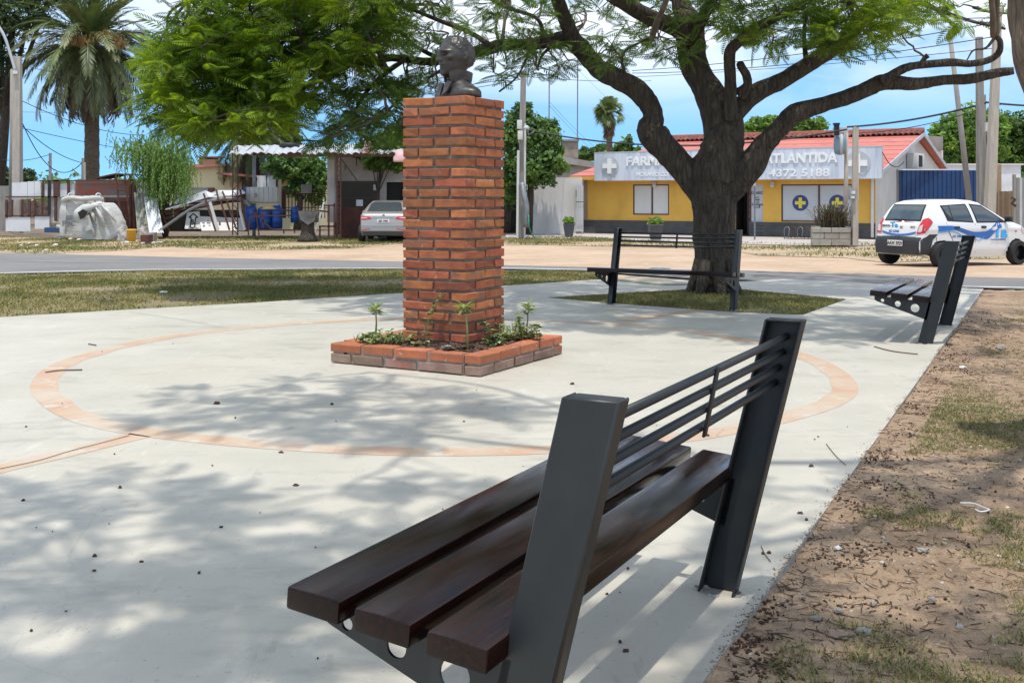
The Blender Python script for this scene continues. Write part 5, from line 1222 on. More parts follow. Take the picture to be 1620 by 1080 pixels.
# things on the facade
p = wp(1380, 330, 0.06); q = MB(); q.tube([Vector((p.x, p.y, -0.2)), Vector((p.x, p.y, 2.0))], 0.055, 10); tag(q.build('downpipe', m_shut), 'white downpipe at the right end of the yellow wall', 'pipe')
sp = thing('street_sign', 'thin dark post with small lamp head before the pharmacy door', 'post', gat(1194, 38.5))
q = MB(); q.tube([gat(1194, 38.5), at(1194, 292, 38.5)], 0.03, 8); q.build('pole', m_steelg, sp); q = MB(); q.box(at(1192, 292, 38.4), (0.12, 0.16, 0.14)); q.build('lamp_head', m_gry, sp, bevel=0.02)
for px_, lab in ((1035, 'small lamp above the white shuttered window'), (1222, 'beige box lamp under the sign beside the right window')):
    p = wp(px_, 292, 0.10); t = thing('wall_lamp', lab, 'lamp', p); q = MB(); q.box(p, (0.14, 0.12, 0.22), WA); q.build('housing', m_shut, t, bevel=0.03); q = MB(); q.box(p+pnrm*0.07, (0.10, 0.02, 0.1), WA); q.build('lens', m_gry, t)
# gable AC / vent and chimney
g0 = P1+pu*4.2+pd*0.02
ac = thing('wall_vent', 'white framed box vent high in the white gable under the red roof', 'vent', zz_(g0, 2.4)); GA = math.atan2(pu.y, pu.x)
q = MB(); q.box(zz_(g0+pd*0.22, 2.75), (0.95, 0.42, 0.62), GA); q.build('casing', m_shut, ac, bevel=0.02); q = MB(); q.box(zz_(g0+pd*0.44-pu*0.1, 2.75), (0.45, 0.02, 0.46), GA); q.build('grille', m_dk, ac)
c = at(1484, 290, 50); ch = thing('chimney', 'square grey concrete chimney on white base behind the red gable', 'chimney', (c.x, 50, -0.22))
q = MB(); BX(q, 1474, 238, 1492, 330, 50, 0.6); q.build('stack', m_whw, ch); q = MB(); BX(q, 1467, 216, 1492, 238, 49.8, 0.9); q.build('cap', m_cpg, ch, bevel=0.02)
# pavement before the shop
sheet('pavement', [(800, 369), (923, 366), (1385, 377.5), (1420, 378), (1420, 383), (1346, 388), (1190, 385), (1060, 380), (800, 374)], mat('pavement', (0.46, 0.41, 0.37), 0.9, (0.38, 0.34, 0.31), 1, 6), -0.03)
# bike rack
bkr = thing('bike_rack', 'rusty bike rack of hoops below the right shop window', 'bike rack', gp(1262, 377))
for i in range(5):
    px_ = 1241+i*10.5; a = gp(px_, 376.5+i*0.2); b = a+pd*0.17+pnrm*0.1; h = 0.42
    q = MB(); q.tube([Vector(v[:3]) for v in spline([tuple(a), tuple(a+Vector((0.0, 0, h*0.8))), tuple((a+b)/2+Vector((0.05, 0, h))), tuple(b+Vector((0.04, 0, h*0.75))), tuple(b)], 4)], 0.014, 6); q.build('hoop', m_rust if i % 2 else m_steelg, bkr, smooth=True)
q = MB(); q.bar(gp(1240, 377), gp(1290, 378), 0.03); q.build('base_rail', m_rust, bkr)
# plant pots
m_pot = mat('charcoal_pot', (0.06, 0.063, 0.07), 0.6, (0.09, 0.09, 0.10), 3, 4)
for px_, py_, w, h, lab in ((1037, 379, 23, 24, 'charcoal square tapered pot with yellow green shrub under the shuttered window'), (900, 374, 18, 20, 'charcoal pot with small shrub beside the narrow gate')):
    g_ = gp(px_, py_); Z = g_.y; k = Z/F; t = thing('plant_pot', lab, 'plant pot', g_, group='pots before the pharmacy')
    q = MB(); a, b = w*k*0.33, w*k*0.5; V = [g_+Vector((sx*a, sy*a, 0)) for sx, sy in ((-1, -1), (1, -1), (1, 1), (-1, 1))]+[g_+Vector((sx*b, sy*b, h*k)) for sx, sy in ((-1, -1), (1, -1), (1, 1), (-1, 1))]
    q.add(V, [(0, 3, 2, 1), (4, 5, 6, 7), (0, 1, 5, 4), (1, 2, 6, 5), (2, 3, 7, 6), (3, 0, 4, 7)]); q.build('pot', m_pot, t, bevel=0.01, bseg=1)
    leaf_cloud('shrub', [(g_.x, g_.y, g_.z+h*k+0.10, b*0.95, b*0.95, 0.16)], 900, 0.035, m_l2, t)
# planter box with purple grass
plb = thing('planter_box', 'pale stone block planter box with purple fountain grass by the concrete pole', 'planter', gp(1316, 388))
g0 = gp(1285, 388.5); Z = g0.y; k = Z/F
m_blk2 = mat('pale_block', (0.40, 0.36, 0.30), 0.9, (0.30, 0.28, 0.24), 3, 7, bump=0.4, bscale=20, rnd=0.2)
for r in range(3):
    z0 = g0.z+r*0.205; cuts = [0, 0.38, 0.85, 1.22] if r % 2 else [0, 0.61, 1.22]
    for a, b in zip(cuts, cuts[1:]):
        q = MB(); hh = 0.195 if r < 2 else 0.15; q.box((g0.x+(a+b)/2, g0.y+0.1+0.0, z0+hh/2), (b-a-0.012, 0.2+0.03*(r == 2), hh)); q.build('block', m_blk2, plb, bevel=0.01, bseg=1)
    for s in (0.24, 1.22): q = MB(); q.box((g0.x+s, g0.y+0.46, z0+0.0975), (0.18, 0.5, 0.19)); q.build('block', m_blk2, plb, bevel=0.01, bseg=1)
q = MB(); q.box((g0.x+0.73, g0.y+0.46, g0.z+0.25), (0.8, 0.5, 0.46)); q.build('earth', m_psoil, plb)
m_pg = mat('purple_grass', (0.13, 0.065, 0.07), 0.8, (0.12, 0.14, 0.05), 3, 3, island=0.5)
V = []; 
for _ in range(700):
    b = np.array([g0.x+0.78+random.gauss(0.0, 0.20), g0.y+0.5+random.gauss(0, 0.10), g0.z+0.46]); a = random.uniform(0, 6.28); h = random.uniform(0.25, 0.95); l = random.uniform(0.1, 0.75)*h; w = np.array([math.sin(a), -math.cos(a), 0])*0.010
    pts = [b+np.array([math.cos(a)*l*t*t, math.sin(a)*l*t*t, h*(t-0.35*t*t*l/h)]) for t in (0, 0.4, 0.75, 1)]
    for p, q_, ww in zip(pts, pts[1:], (1, 1, 1.4)): V.append([p-w, p+w, q_+w*ww, q_-w*ww])
V = np.array(V); npmesh('fountain_grass', V.reshape(-1, 3), np.arange(len(V)*4).reshape(-1, 4), m_pg, plb, kind='stuff')

# poles by the pharmacy
def pole(name, label, p0, p1, w0, w1, m, sq=False, cat='pole', Z=None):
    t = thing(name, label, cat, p0); q = MB()
    if sq:
        V = [p0+Vector((sx*w0/2, sy*w0/2, 0)) for sx, sy in ((-1, -1), (1, -1), (1, 1), (-1, 1))]+[p1+Vector((sx*w1/2, sy*w1/2, 0)) for sx, sy in ((-1, -1), (1, -1), (1, 1), (-1, 1))]
        q.add(V, [(0, 3, 2, 1), (4, 5, 6, 7), (0, 1, 5, 4), (1, 2, 6, 5), (2, 3, 7, 6), (3, 0, 4, 7)]); q.build('shaft', m, t, bevel=0.01, bseg=1)
    else: q.tube([p0, p0.lerp(p1, 0.5)+Vector((0.02, 0, 0)), p1], [w0/2, (w0+w1)/4, w1/2], 12, lump=0.03); q.build('shaft', m, t, smooth=True)
    return t
Zp = 34.5
t = pole('telephone_pole', 'thin pale pole carrying a round blue grey cabinet above the planter box', gat(1336, Zp+0.5), at(1339, 200, Zp+0.5), 0.15, 0.13, m_cp)
q = MB(); c = at(1329, 229, Zp+0.3); prof = [(0.03, -0.34), (0.17, -0.30), (0.20, -0.15), (0.205, 0.0), (0.20, 0.15), (0.17, 0.28), (0.06, 0.34)]
q.lathe(prof, c, 18); q.build('round_cabinet', mat('blue_grey_metal', (0.14, 0.22, 0.27), 0.4, (0.22, 0.30, 0.34), 3, 4), t, smooth=True)
q = MB(); q.tube([c+Vector((-0.02, -0.21, -0.33)), c+Vector((-0.02, -0.235, 0)), c+Vector((-0.02, -0.2, 0.33))], 0.05, 8); q.build('strap', m_gry, t, smooth=True)
q = MB(); BX(q, 1320, 202, 1342, 210, Zp+0.2, 0.2); q.build('bracket', m_gry, t); q = MB(); BX(q, 1321, 195, 1328, 214, Zp, 0.14); BX(q, 1320, 194.5, 1329, 197.5, Zp-0.02, 0.18); q.build('camera_housing', m_blk, t)
t = pole('concrete_pole', 'square concrete pole with grey meter box in front of the sign cross', gat(1352, Zp-0.6), at(1353.5, 201, Zp-0.6), 0.19, 0.15, m_cp, sq=True)
q = MB(); BX(q, 1344, 298, 1355, 316, Zp-0.8, 0.14); mbx = reg(q.build('meter_box', m_cpg, t, bevel=0.015)); q = MB(); BX(q, 1347, 302, 1353, 307, Zp-0.82, 0.02); BX(q, 1346, 310, 1352, 314, Zp-0.82, 0.02); q.build('dial', m_signb, mbx)
q = MB(); q.tube([at(1357.5, 318, Zp-0.6), at(1357.5, 202, Zp-0.6)], 0.02, 6); q.build('conduit', m_shut, t)

# right side: blue gate, poles, shed, fence
bg_ = thing('sliding_gate', 'wide ribbed dark blue metal gate behind the white car', 'gate', gat(1490, 41.5))
q = MB()
for i in range(20):
    x0 = 1422+i*7.05; q = MB(); a, b = at(x0, 269.5, 42-i*0.03), at(x0+6.2, 380, 42-i*0.03); box3(q, a, b, 0.03); c = at(x0+6.6, 269.5, 41.96-i*0.03); box3(q, at(x0+6.0, 269.5, 41.96-i*0.03), at(x0+7.05, 380, 41.96-i*0.03), 0.05)
    q.build('ribbed_panel', m_bl2 if i else globals().setdefault('m_bl2', mat('gate_blue', (0.012, 0.05, 0.155), 0.5, (0.010, 0.04, 0.125), 1, 4)), bg_)
q = MB(); BX(q, 1416, 268, 1421.8, 380, 42, 0.2); q.build('gate_post', m_cpg, bg_); q = MB(); BX(q, 1421.8, 267.5, 1563, 269.4, 41.7, 0.12); q.build('top_rail', m_shw, bg_)
sh = thing('white_shed', 'low white metal shed roof showing above the blue gate', 'shed', gat(1530, 52)); q = MB(); BX(q, 1490, 260, 1615, 350, 52, 3.0); q.build('body', m_shw, sh); q = MB(); BX(q, 1486, 259, 1620, 261, 51.9, 3.2); q.build('roof', m_shw, sh)
bp_ = MB(); BX(bp_, 1571, 260, 1584.5, 385, 42, 0.35); bp_.cur = 0; tag(bp_.build('gate_pier', mat('tan_brick_pier', (0.33, 0.22, 0.13), 0.9, (0.25, 0.16, 0.10), 9, 4, bump=0.4, stretch=(1, 1, 5)), None, bevel=0.01), 'tan brick gate pier between blue gate and wooden fence', 'pier')
wf = thing('wooden_fence', 'brown fence of thin vertical laths at the right edge behind the car', 'fence', gat(1595, 38))
m_lath = mat('lath', (0.26, 0.17, 0.10), 0.9, (0.20, 0.14, 0.10), 4, 5, rnd=0.3)
l0 = MB(); l0.box((0, 0, 0), (0.10, 0.02, 1.4)); 
first = None
for i in range(13):
    p = at(1576+i*3.6, 334, 38); 
    if first is None: first = l0.build('lath', m_lath, None); o = first
    else: o = first.copy(); COL.objects.link(o)
    o.parent = wf; o.location = p-wf.location+Vector((0, 0, random.uniform(-0.04, 0.03)))
for y_ in (311, 352): q = MB(); BX(q, 1573, y_, 1622, y_+1.5, 38.05, 0.04); q.build('rail', m_rust, wf)
mf = thing('metal_gate', 'grey corrugated gate leaf with chain at the far right edge', 'gate', gat(1615, 37)); q = MB()
for i in range(6): q = MB(); BX(q, 1608+i*5, 281+i*0.3, 1612.5+i*5, 385, 37, 0.04); q.build('sheet', m_galv if i % 2 else m_cpg, mf)
q = MB(); BX(q, 1604, 276, 1607.5, 385, 36.9, 0.12); q.build('post', m_cpg, mf); q = MB(); q.tube([at(1600, 312, 36.6), at(1606, 316, 36.6), at(1601, 322, 36.6), at(1607, 326, 36.6)], 0.05, 6); q.build('chain', m_rust, mf, smooth=True)
q = MB(); [BX(q, 1584+i*6, 262-random.randint(0, 6), 1585.2+i*6, 305, 45, 0.03) for i in range(6)]; BX(q, 1583, 288, 1612, 289.5, 45, 0.03)
for i, (a, b, w0, w1, m_, sq, lab) in enumerate(((gat(1541, 33), at(1502.5, 54, 33), 0.20, 0.13, m_cpg, False, 'grey weathered timber pole leaning left in front of the blue gate'),
        (gat(1553, 32), at(1549, 59, 32), 0.22, 0.17, m_cpg, True, 'upright grey concrete pole between the leaning pole and the pale one'),
        (gat(1563, 31), at(1579, 14, 31), 0.28, 0.18, m_cp, True, 'tallest pale concrete pole beside the near trunk, right edge'))):
    pole('utility_pole', lab, a, b, w0, w1, m_, sq, 'utility pole')
t = [o for o in COL.objects if o.name.startswith('utility_pole')][1]
q = MB(); BX(q, 1557, 150, 1560, 300, 32.6, 0.12); q.build('riser_pipe', m_cpg, t); q = MB(); BX(q, 1560, 194, 1566, 208, 32.3, 0.12); q.build('junction_box', m_shut, t)

# middle: utility pole, white wall, house behind
t = pole('utility_pole', 'grey utility pole with white boxes between the brick pillar and the pharmacy', gat(824, 40), at(828, 115, 40), 0.27, 0.21, m_cpg, True, 'utility pole')
for x0, y0, x1, y1 in ((818, 190, 826, 204), (819, 207, 827, 221)): q = MB(); BX(q, x0, y0, x1, y1, 39.6, 0.2); q.build('meter_box', m_shut, t, bevel=0.02)
q = MB(); q.tube([gat(818.5, 39.7), at(820, 238, 39.7)], 0.05, 8); q.build('riser_pipe', m_shut, t); q = MB(); q.tube([gat(830, 39.6), at(831, 196, 39.6)], 0.035, 8); q.build('riser_pipe', m_shut, t)
q = MB(); q.tube([Vector(v) for v in spline([tuple(at(832, 360, 39.3)), tuple(at(833, 330, 39.3)), tuple(at(829, 308, 39.4)), tuple(at(826, 290, 39.6))], 5)], 0.11, 10); q.build('conduit_bend', m_steelg, t, smooth=True)
q = MB(); q.tube([at(829, 205, 39.5), at(834, 200, 39.3), at(836, 214, 39.2), at(845, 208, 39.2)], 0.03, 6); q.build('lamp_arm', m_steelg, t)
q = MB(); q.lathe([(0.04, 0.1), (0.12, 0.02), (0.10, -0.05)], at(833, 203, 39.2), 12); q.build('lamp_head', m_gry, t, smooth=True)
q = MB(); BX(q, 833, 281, 921, 380, 45.5, 0.25); tag(q.build('boundary_wall', m_whw), 'rough white rendered wall left of the pharmacy', 'wall')
gt = thing('narrow_gate', 'narrow white side gate of vertical bars between wall and pharmacy', 'gate', gat(917, 44.9))
q = MB(); BX(q, 911, 293, 923, 366, 45.3, 0.06); q.build('backing', m_shut, gt)
for i in range(4): q = MB(); BX(q, 911.5+i*3.4, 293, 912.6+i*3.4, 366, 45.1, 0.04); q.build('bar', m_gry, gt)
q = MB(); BX(q, 911, 301, 912, 312, 45.0, 0.04); BX(q, 911, 319, 923, 320, 45.04, 0.03); q.build('latch', m_blk, gt)
h = thing('grey_house', 'grey flat roofed house with stained cornice behind the white wall', 'building', gat(890, 55))
q = MB(); BX(q, 872, 262, 950, 380, 55, 5); q.build('wall', mat('grey_render', (0.42, 0.40, 0.37), 0.9, (0.28, 0.27, 0.25), 1, 8, bump=0.2, stretch=(1.5, 1.5, 0.4)), h)
q = MB(); q.prism([at(870, 244, 54.6), at(950, 258, 54.6), at(950, 267, 54.6), at(870, 255, 54.6)], (0, 5.4, 0)); q.build('cornice', mat('stained_concrete', (0.25, 0.235, 0.21), 0.9, (0.38, 0.36, 0.33), 1.5, 7), h, fix=True)
q = MB(); BX(q, 881, 258, 889, 277, 54.9, 0.2); q.build('window', m_dk, h)
q = MB(); BX(q, 889, 222, 915, 250, 56, 1.0); q.build('water_tank_wall', mat('cracked_render', (0.33, 0.27, 0.20), 0.9, (0.20, 0.17, 0.14), 3, 7), h)
q = MB(); BX(q, 887.5, 220.5, 916.5, 223.5, 55.9, 1.2); q.build('tank_cap', m_cpg, h)
h2 = thing('corrugated_shed', 'grey corrugated shed behind the pole and green tree', 'shed', gat(850, 50)); 
for i in range(9): q = MB(); BX(q, 834+i*4.6, 254+i*0.5, 838+i*4.6, 300, 50, 0.05+0.04*(i % 2)); q.build('corrugated_sheet', m_galv, h2)
q = MB(); BX(q, 834, 276, 853, 283, 49.8, 0.1); q.build('opening', m_dk, h2)
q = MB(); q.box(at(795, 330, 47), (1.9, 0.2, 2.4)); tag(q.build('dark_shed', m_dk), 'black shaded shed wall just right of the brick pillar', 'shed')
for px_, y_, Z_, lab in ((869, 105, 58, 'thin guyed antenna mast standing left of the water tank'), (914, 88, 60, 'thin guyed antenna mast rising behind the water tank')):
    q = MB(); q.tube([gat(px_-1, Z_), at(px_, y_, Z_)], 0.035, 5); tag(q.build('antenna_mast', m_steelg), lab, 'mast')
q = MB(); q.tube([Vector(v) for v in spline([tuple(at(836, 340, 39.2)), tuple(at(838, 362, 39.2)), tuple(gp(845, 375)), tuple(gp(854, 374.5))], 5)], 0.025, 6); tag(q.build('garden_hose', mat('hose_green', (0.02, 0.25, 0.17), 0.5), None, smooth=True), 'green garden hose lying by the utility pole foot', 'hose')

# ------------------------------------------------------------ left: lamp pole and scrap yard
t = pole('lamp_pole', 'pale square concrete lamp pole standing at the left edge', gat(27.5, 44.5), at(28, 90, 44.5), 0.36, 0.27, m_cp, True, 'street lamp')
q = MB(); q.tube([Vector(v) for v in spline([tuple(at(24, 112, 44.3)), tuple(at(16, 85, 44.3)), tuple(at(4, 52, 44.3)), tuple(at(-20, 20, 44.3))], 6)], 0.06, 8); q.build('lamp_arm', m_gry, t, smooth=True)
q = MB(); q.box(at(-30, 14, 44.3), (0.6, 0.22, 0.12)); q.build('lamp_head', m_gry, t, bevel=0.04)
q = MB(); BX(q, 20, 112, 27, 117, 44.2, 0.1); q.build('bracket', m_shut, t)
pole('timber_pole', 'grey green weathered timber pole just behind the lamp pole', gat(17, 46.5), at(20, 110, 46.5), 0.24, 0.19, m_cpg, False)
pole('timber_pole', 'short dark pole rising above the junk fence, left of the palm', gat(79, 48), at(79.5, 242, 48), 0.11, 0.10, m_cpg, True)
pole('timber_pole', 'pair pole of dark timber leaning against the palm trunk', gat(130, 46), at(131, 250, 46), 0.10, 0.09, m_cpg, True)
pole('timber_pole', 'pale thin pole beside the palm trunk', gat(134.5, 45.8), at(134, 257, 45.8), 0.08, 0.07, m_cp, True)
sf = thing('scrap_fence', 'patched fence of white sheets and rusty frames behind the lamp pole', 'fence', gat(80, 42.5)); Zf = 42.5
for x0, y0, x1, y1, m_ in ((19, 289, 33, 316, m_shw), (33, 288, 43, 315, m_shw), (43.6, 287, 54, 314.5, m_shw), (54.6, 286.5, 64.5, 313.5, m_shw), (69, 291, 75, 311, m_shw), (80, 291, 84, 311, m_shw), (94.5, 291, 106, 311, m_shw), (110, 291, 118, 310, m_shw)):
    q = MB(); BX(q, x0, y0, x1, y1, Zf, 0.04); q.build('white_panel', m_, sf)
for x0, y0, x1, y1, m_ in ((62, 285, 120, 287, m_rust), (66, 286, 69, 313, m_rust), (75.5, 286, 79.5, 340, m_blk), (84.5, 284, 93.5, 312, m_brn), (106, 286, 109.5, 312, m_rust), (9, 310.5, 90, 312.6, m_rust), (8, 316, 11.5, 345, m_rust), (18, 316, 20, 342, m_rust), (33, 316, 36, 342, m_rust), (44, 316, 48, 342, m_brn), (53, 315, 55.5, 342, m_rust), (65, 314, 67.5, 340, m_rust), (8, 340.5, 78, 342.5, m_rust), (85.5, 311, 89.5, 350, m_rust)):
    q = MB(); BX(q, x0, y0, x1, y1, Zf-0.08, 0.06); q.build('frame_bar', m_, sf)
q = MB(); BX(q, 9, 344, 48, 366, Zf-0.05, 0.04); q.build('white_board', m_shw, sf); q = MB(); BX(q, 55, 342, 78, 362, Zf-0.05, 0.04); q.build('white_board', m_shw, sf)
q = MB(); BX(q, 80, 313, 101, 352, Zf+0.1, 0.04); q.build('white_board', m_shut, sf); q = MB(); BX(q, 34, 318, 80, 345, Zf+1.2, 0.3); q.build('rubble_pile', mat('dark_rubble', (0.05, 0.035, 0.03), 0.95, (0.24, 0.18, 0.14), 5, 6, bump=1), sf)
q = MB(); BX(q, -60, 318, 9, 365, Zf+1, 0.1); q.build('grey_hoarding', m_cpg, sf); q = MB(); BX(q, -60, 294, 14, 320, Zf+6, 0.1); q.build('grey_hoarding', m_cpg, sf)
rc = thing('rusty_container', 'rusty red and grey steel container behind the white bulk bags', 'container', gat(160, 41.5))
q = MB(); BX(q, 119, 287, 205, 318, 41.5, 2.2); q.build('body', m_rustp, rc); q = MB(); BX(q, 160, 318.2, 214, 372, 41.5, 1.5); q.build('lower_body', m_rust, rc)
for x0, y0, x1, y1 in ((118, 284.5, 210, 287), (204, 275, 208, 372), (209, 284, 213, 372), (107, 309, 204, 312.5)): q = MB(); BX(q, x0, y0, x1, y1, 41.35, 0.12); q.build('frame_bar', m_rust if y0 != 309 else m_cpg, rc)
q = MB(); q.prism([at(150, 281, 41.5), at(182, 274, 41.5), at(210, 275.5, 41.5), at(210, 277, 41.5), at(182, 276, 41.5), at(150, 283, 41.5)], (0, 1.5, 0)); q.build('canopy', m_rust, rc, fix=True)
ld = thing('ladder', 'rusty steel ladder leaning on the container', 'ladder', gat(195, 40.6)); 
for a, b in (((183, 275), (192, 356)), ((197, 275), (206, 356))): q = MB(); q.bar(at(*a, 40.8), at(*b, 40.5), 0.05); q.build('rail', m_rust, ld)
for i in range(5): t_ = 0.15+i*0.18; q = MB(); q.bar(at(183+9*t_, 275+81*t_, 40.7), at(197+9*t_, 275+81*t_, 40.7), 0.035); q.build('rung', m_rust, ld)
q = MB(); BX(q, 212, 288, 250, 330, 41.8, 0.04); BX(q, 250, 286, 254, 345, 41.7, 0.1); tag(q.build('grey_screen', m_shw), 'pale grey sheet fence panel right of the container', 'fence')
def corr(name, label, P, m, n=9, cat='sheet', dep=0.03):
    """leaning corrugated sheet between bottom-left, bottom-right, top-right, top-left points"""
    t = thing(name, label, cat, P[0].lerp(P[1], 0.5)); q = MB(); k = n*4; V = []
    nr = (P[1]-P[0]).cross(P[3]-P[0]).normalized()
    for i in range(k+1):
        s = i/k; o_ = nr*dep*math.sin(s*n*2*math.pi); V += [P[0].lerp(P[1], s)+o_, P[3].lerp(P[2], s)+o_]
    q.add(V+[v+nr*0.006 for v in V], [(2*i, 2*i+2, 2*i+3, 2*i+1) for i in range(k)]+[(2*i+2*(k+1), 2*i+1+2*(k+1), 2*i+3+2*(k+1), 2*i+2+2*(k+1)) for i in range(k)]); q.build('corrugated_sheet', m, t, smooth=True); return t
corr('roofing_panel', 'greenish translucent corrugated sheet leaning on the fence', [at(217, 366, 40.3), at(240, 366, 40.3), at(234, 305, 41.2), at(212, 305, 41.2)], mat('aged_fibreglass', (0.30, 0.30, 0.24), 0.6, (0.22, 0.22, 0.17), 2, 4), 4)
corr('roofing_panel', 'white ribbed sheet leaning against the greenish one', [at(236, 369, 39.8), at(259, 368, 39.8), at(248, 313, 40.8), at(228, 312, 40.8)], m_shw, 8, dep=0.045)

# bulk bags: puffy boxes with creases
m_bag = mat('woven_bag', (0.55, 0.54, 0.50), 0.85, (0.44, 0.43, 0.40), 1.6, 5, bump=0.5, bscale=4, stretch=(1, 1, 3.5), disp=0.03)
def bag(label, prof, Z, dp, seed):
    """prof: (y, xl, xr) rows in pixels bottom to top"""
    base = gat((prof[0][1]+prof[0][2])/2, Z); t = thing('bulk_bag', label, 'bag', base); P = spline([tuple(map(float, p)) for p in prof], 6); n = 36; V = []
    for j, (y_, xl, xr) in enumerate(P):
        c = at((xl+xr)/2, y_, Z); rx = (xr-xl)/2/F*Z
        for k in range(n):
            a = 2*math.pi*k/n; ca, sa = math.cos(a), math.sin(a); e = 0.38
            x_ = rx*abs(ca)**e*(1 if ca > 0 else -1); yy_ = dp/2*abs(sa)**e*(1 if sa > 0 else -1); w = Vector((c.x+x_, c.y+yy_, c.z))
            d = 0.06*mnoise.noise(w*2+Vector((seed, 0, 0)))+0.007*math.sin(w.z*34+w.x*18+seed+3*mnoise.noise(w*1.5))*max(0, 0.6+mnoise.noise(w*1.2))+0.012*mnoise.noise(Vector((w.x*3, w.y*3, w.z*14+seed)))
            V.append(w+Vector((ca*d, sa*d, d*0.6)))
    m = len(P); Fc = [(j*n+k, j*n+(k+1) % n, (j+1)*n+(k+1) % n, (j+1)*n+k) for j in range(m-1) for k in range(n)]+[tuple((m-1)*n+k for k in range(n))]
    q = MB(); q.add(V, Fc); q.build('sack', m_bag, t, smooth=True); return t
b_ = bag('upright white bulk bag with grey print, left of the pair', [(372, 103, 160), (360, 101, 162), (340, 101, 163), (325, 102, 163), (319, 104, 160), (314, 106, 156)], 39.6, 1.2, 3)
q = MB(); q.tube([Vector(v) for v in spline([tuple(at(99, 317, 39.1)), tuple(at(110, 313, 38.9)), tuple(at(130, 315, 38.9)), tuple(at(150, 313, 38.9)), tuple(at(162, 316, 39.3))], 5)], 0.09, 8, lump=0.5); q.build('rolled_rim', m_bag, b_, smooth=True)
m_prt = mat('grey_print', (0.16, 0.17, 0.19), 0.8)
MF = lambda px_, py_, Z_: frame(at(px_, py_, Z_), (1, 0, 0), (0, 0, 1))
for x_ in (103.5, 131, 159):
    q = MB(); q.tube([at(x_, 370, 38.98), at(x_, 345, 38.93), at(x_, 322, 38.95)], 0.018, 5); q.build('seam', m_bag, b_, smooth=True)
for x_ in (106, 150):
    q = MB(); q.tube([Vector(v) for v in spline([tuple(at(x_, 318, 39.1)), tuple(at(x_+3, 307, 39.2)), tuple(at(x_+9, 308, 39.3)), tuple(at(x_+8, 318, 39.4))], 5)], 0.03, 6); q.build('lifting_loop', m_bag, b_, smooth=True)
text('PVC', 0.26, 'print', m_prt, b_, MF(108.5, 354, 38.93), 0.004, 0.008); q = MB(); [BX(q, 104, y_, 114, y_+1.6, 38.93, 0.01) for y_ in (341, 344, 347)]; q.build('print_lines', m_prt, b_)
b_ = bag('slumped white bulk bag with a twisted neck, right of the pair', [(378, 138, 188), (368, 134, 196), (354, 136, 195), (342, 141, 190), (332, 148, 183), (325, 156, 177), (321, 162, 172)], 38.8, 1.1, 9)
q = MB(); q.tube([Vector(v) for v in spline([tuple(at(160, 322, 38.5)), tuple(at(145, 328, 38.2)), tuple(at(130, 333, 38.1)), tuple(at(126, 345, 38.1))], 5)], [0.12]*6+[0.16]*5+[0.22]*5, 9, lump=0.6); q.build('twisted_neck', m_bag, b_, smooth=True)
q = MB(); q.prism([at(124, 346, 37.95), at(140, 340, 37.95), at(147, 362, 37.95), at(136, 366, 37.95)], (0, 0.05, 0)); q.build('flap', m_bag, b_, fix=True)
q = MB(); q.prism([at(123, 336, 37.85), at(131, 331, 37.85), at(138, 335, 37.85), at(134, 343, 37.85), at(127, 347, 37.85)], (0, 0.05, 0)); q.build('dark_opening', m_dk, b_, fix=True)
for a_, c_ in (((140, 330), (150, 352)), ((150, 326), (166, 360)), ((160, 324), (184, 352)), ((136, 352), (150, 374))): q = MB(); q.tube([Vector(v) for v in spline([tuple(at(*a_, 38.25)), tuple(at((a_[0]+c_[0])/2+2, (a_[1]+c_[1])/2, 38.13)), tuple(at(*c_, 38.2))], 5)], [0.02+0.05*math.sin(math.pi*i_/10) for i_ in range(11)], 6, lump=0.5); q.build('fold', m_bag, b_, smooth=True)
q = MB(); BX(q, 146, 354, 153, 360, 37.9, 0.01); q.build('print_lines', m_prt, b_)
# rubbish in front
t = thing('bucket', 'yellow plastic bucket standing in the rubbish beside the bags', 'bucket', gp(208, 382)); Zr = gp(208, 382).y; k = Zr/F
q = MB(); q.lathe([(6.2*k, 0), (7.4*k, 17*k), (8.2*k, 17.5*k), (8.0*k, 19.5*k), (7*k, 19*k)], gp(208, 382), 16); q.build('tub', mat('yellow_plastic', (0.62, 0.34, 0.03), 0.5), t, smooth=True); q = MB(); q.lathe([(6.6*k, 0), (6.6*k, 0.01)], gp(208, 382)+Vector((0, 0, 18*k)), 14); q.build('contents', m_dirt, t)
m_pls = mat('clear_plastic_bag', (0.48, 0.46, 0.44), 0.35, (0.28, 0.22, 0.19), 7, 5, 0.45, 0.6, bump=1, bscale=16, disp=0.05)
def lump(name, label, px_, py_, w, h, m, cat='rubbish', seed=0, dz=0):
    g_ = gp(px_, py_); k = g_.y/F; b = bmesh.new(); bmesh.ops.create_icosphere(b, subdivisions=3, radius=1)
    for v in b.verts: d = 1+(0.7 if name in ('litter', 'stone', 'seed_pod') else 0.30)*mnoise.noise(v.co*2.2+Vector((seed, 1, 0)))+0.12*mnoise.noise(v.co*6+Vector((0, seed, 0))); v.co = Vector((v.co.x*d*w*k/2, v.co.y*d*w*k/2*0.8, max(-0.2, v.co.z*d*(0.45 if name == 'litter' else 1))*h*k))
    me = bpy.data.meshes.new(name); b.to_mesh(me); b.free(); me.materials.append(m); o = bpy.data.objects.new(name, me); COL.objects.link(o); o.location = g_+Vector((0, 0, dz)); me.polygons.foreach_set('use_smooth', [True]*len(me.polygons)); return tag(o, label, cat)
lump('plastic_bag', 'crumpled clear plastic bag left of the yellow bucket', 192, 379, 20, 22, m_pls, seed=1)
lump('plastic_bag', 'crumpled plastic bag standing behind the yellow bucket', 206, 372, 20, 22, m_pls, seed=5)
lump('plastic_bag', 'grey plastic sack right of the yellow bucket', 226, 376, 20, 18, m_pls, seed=8)
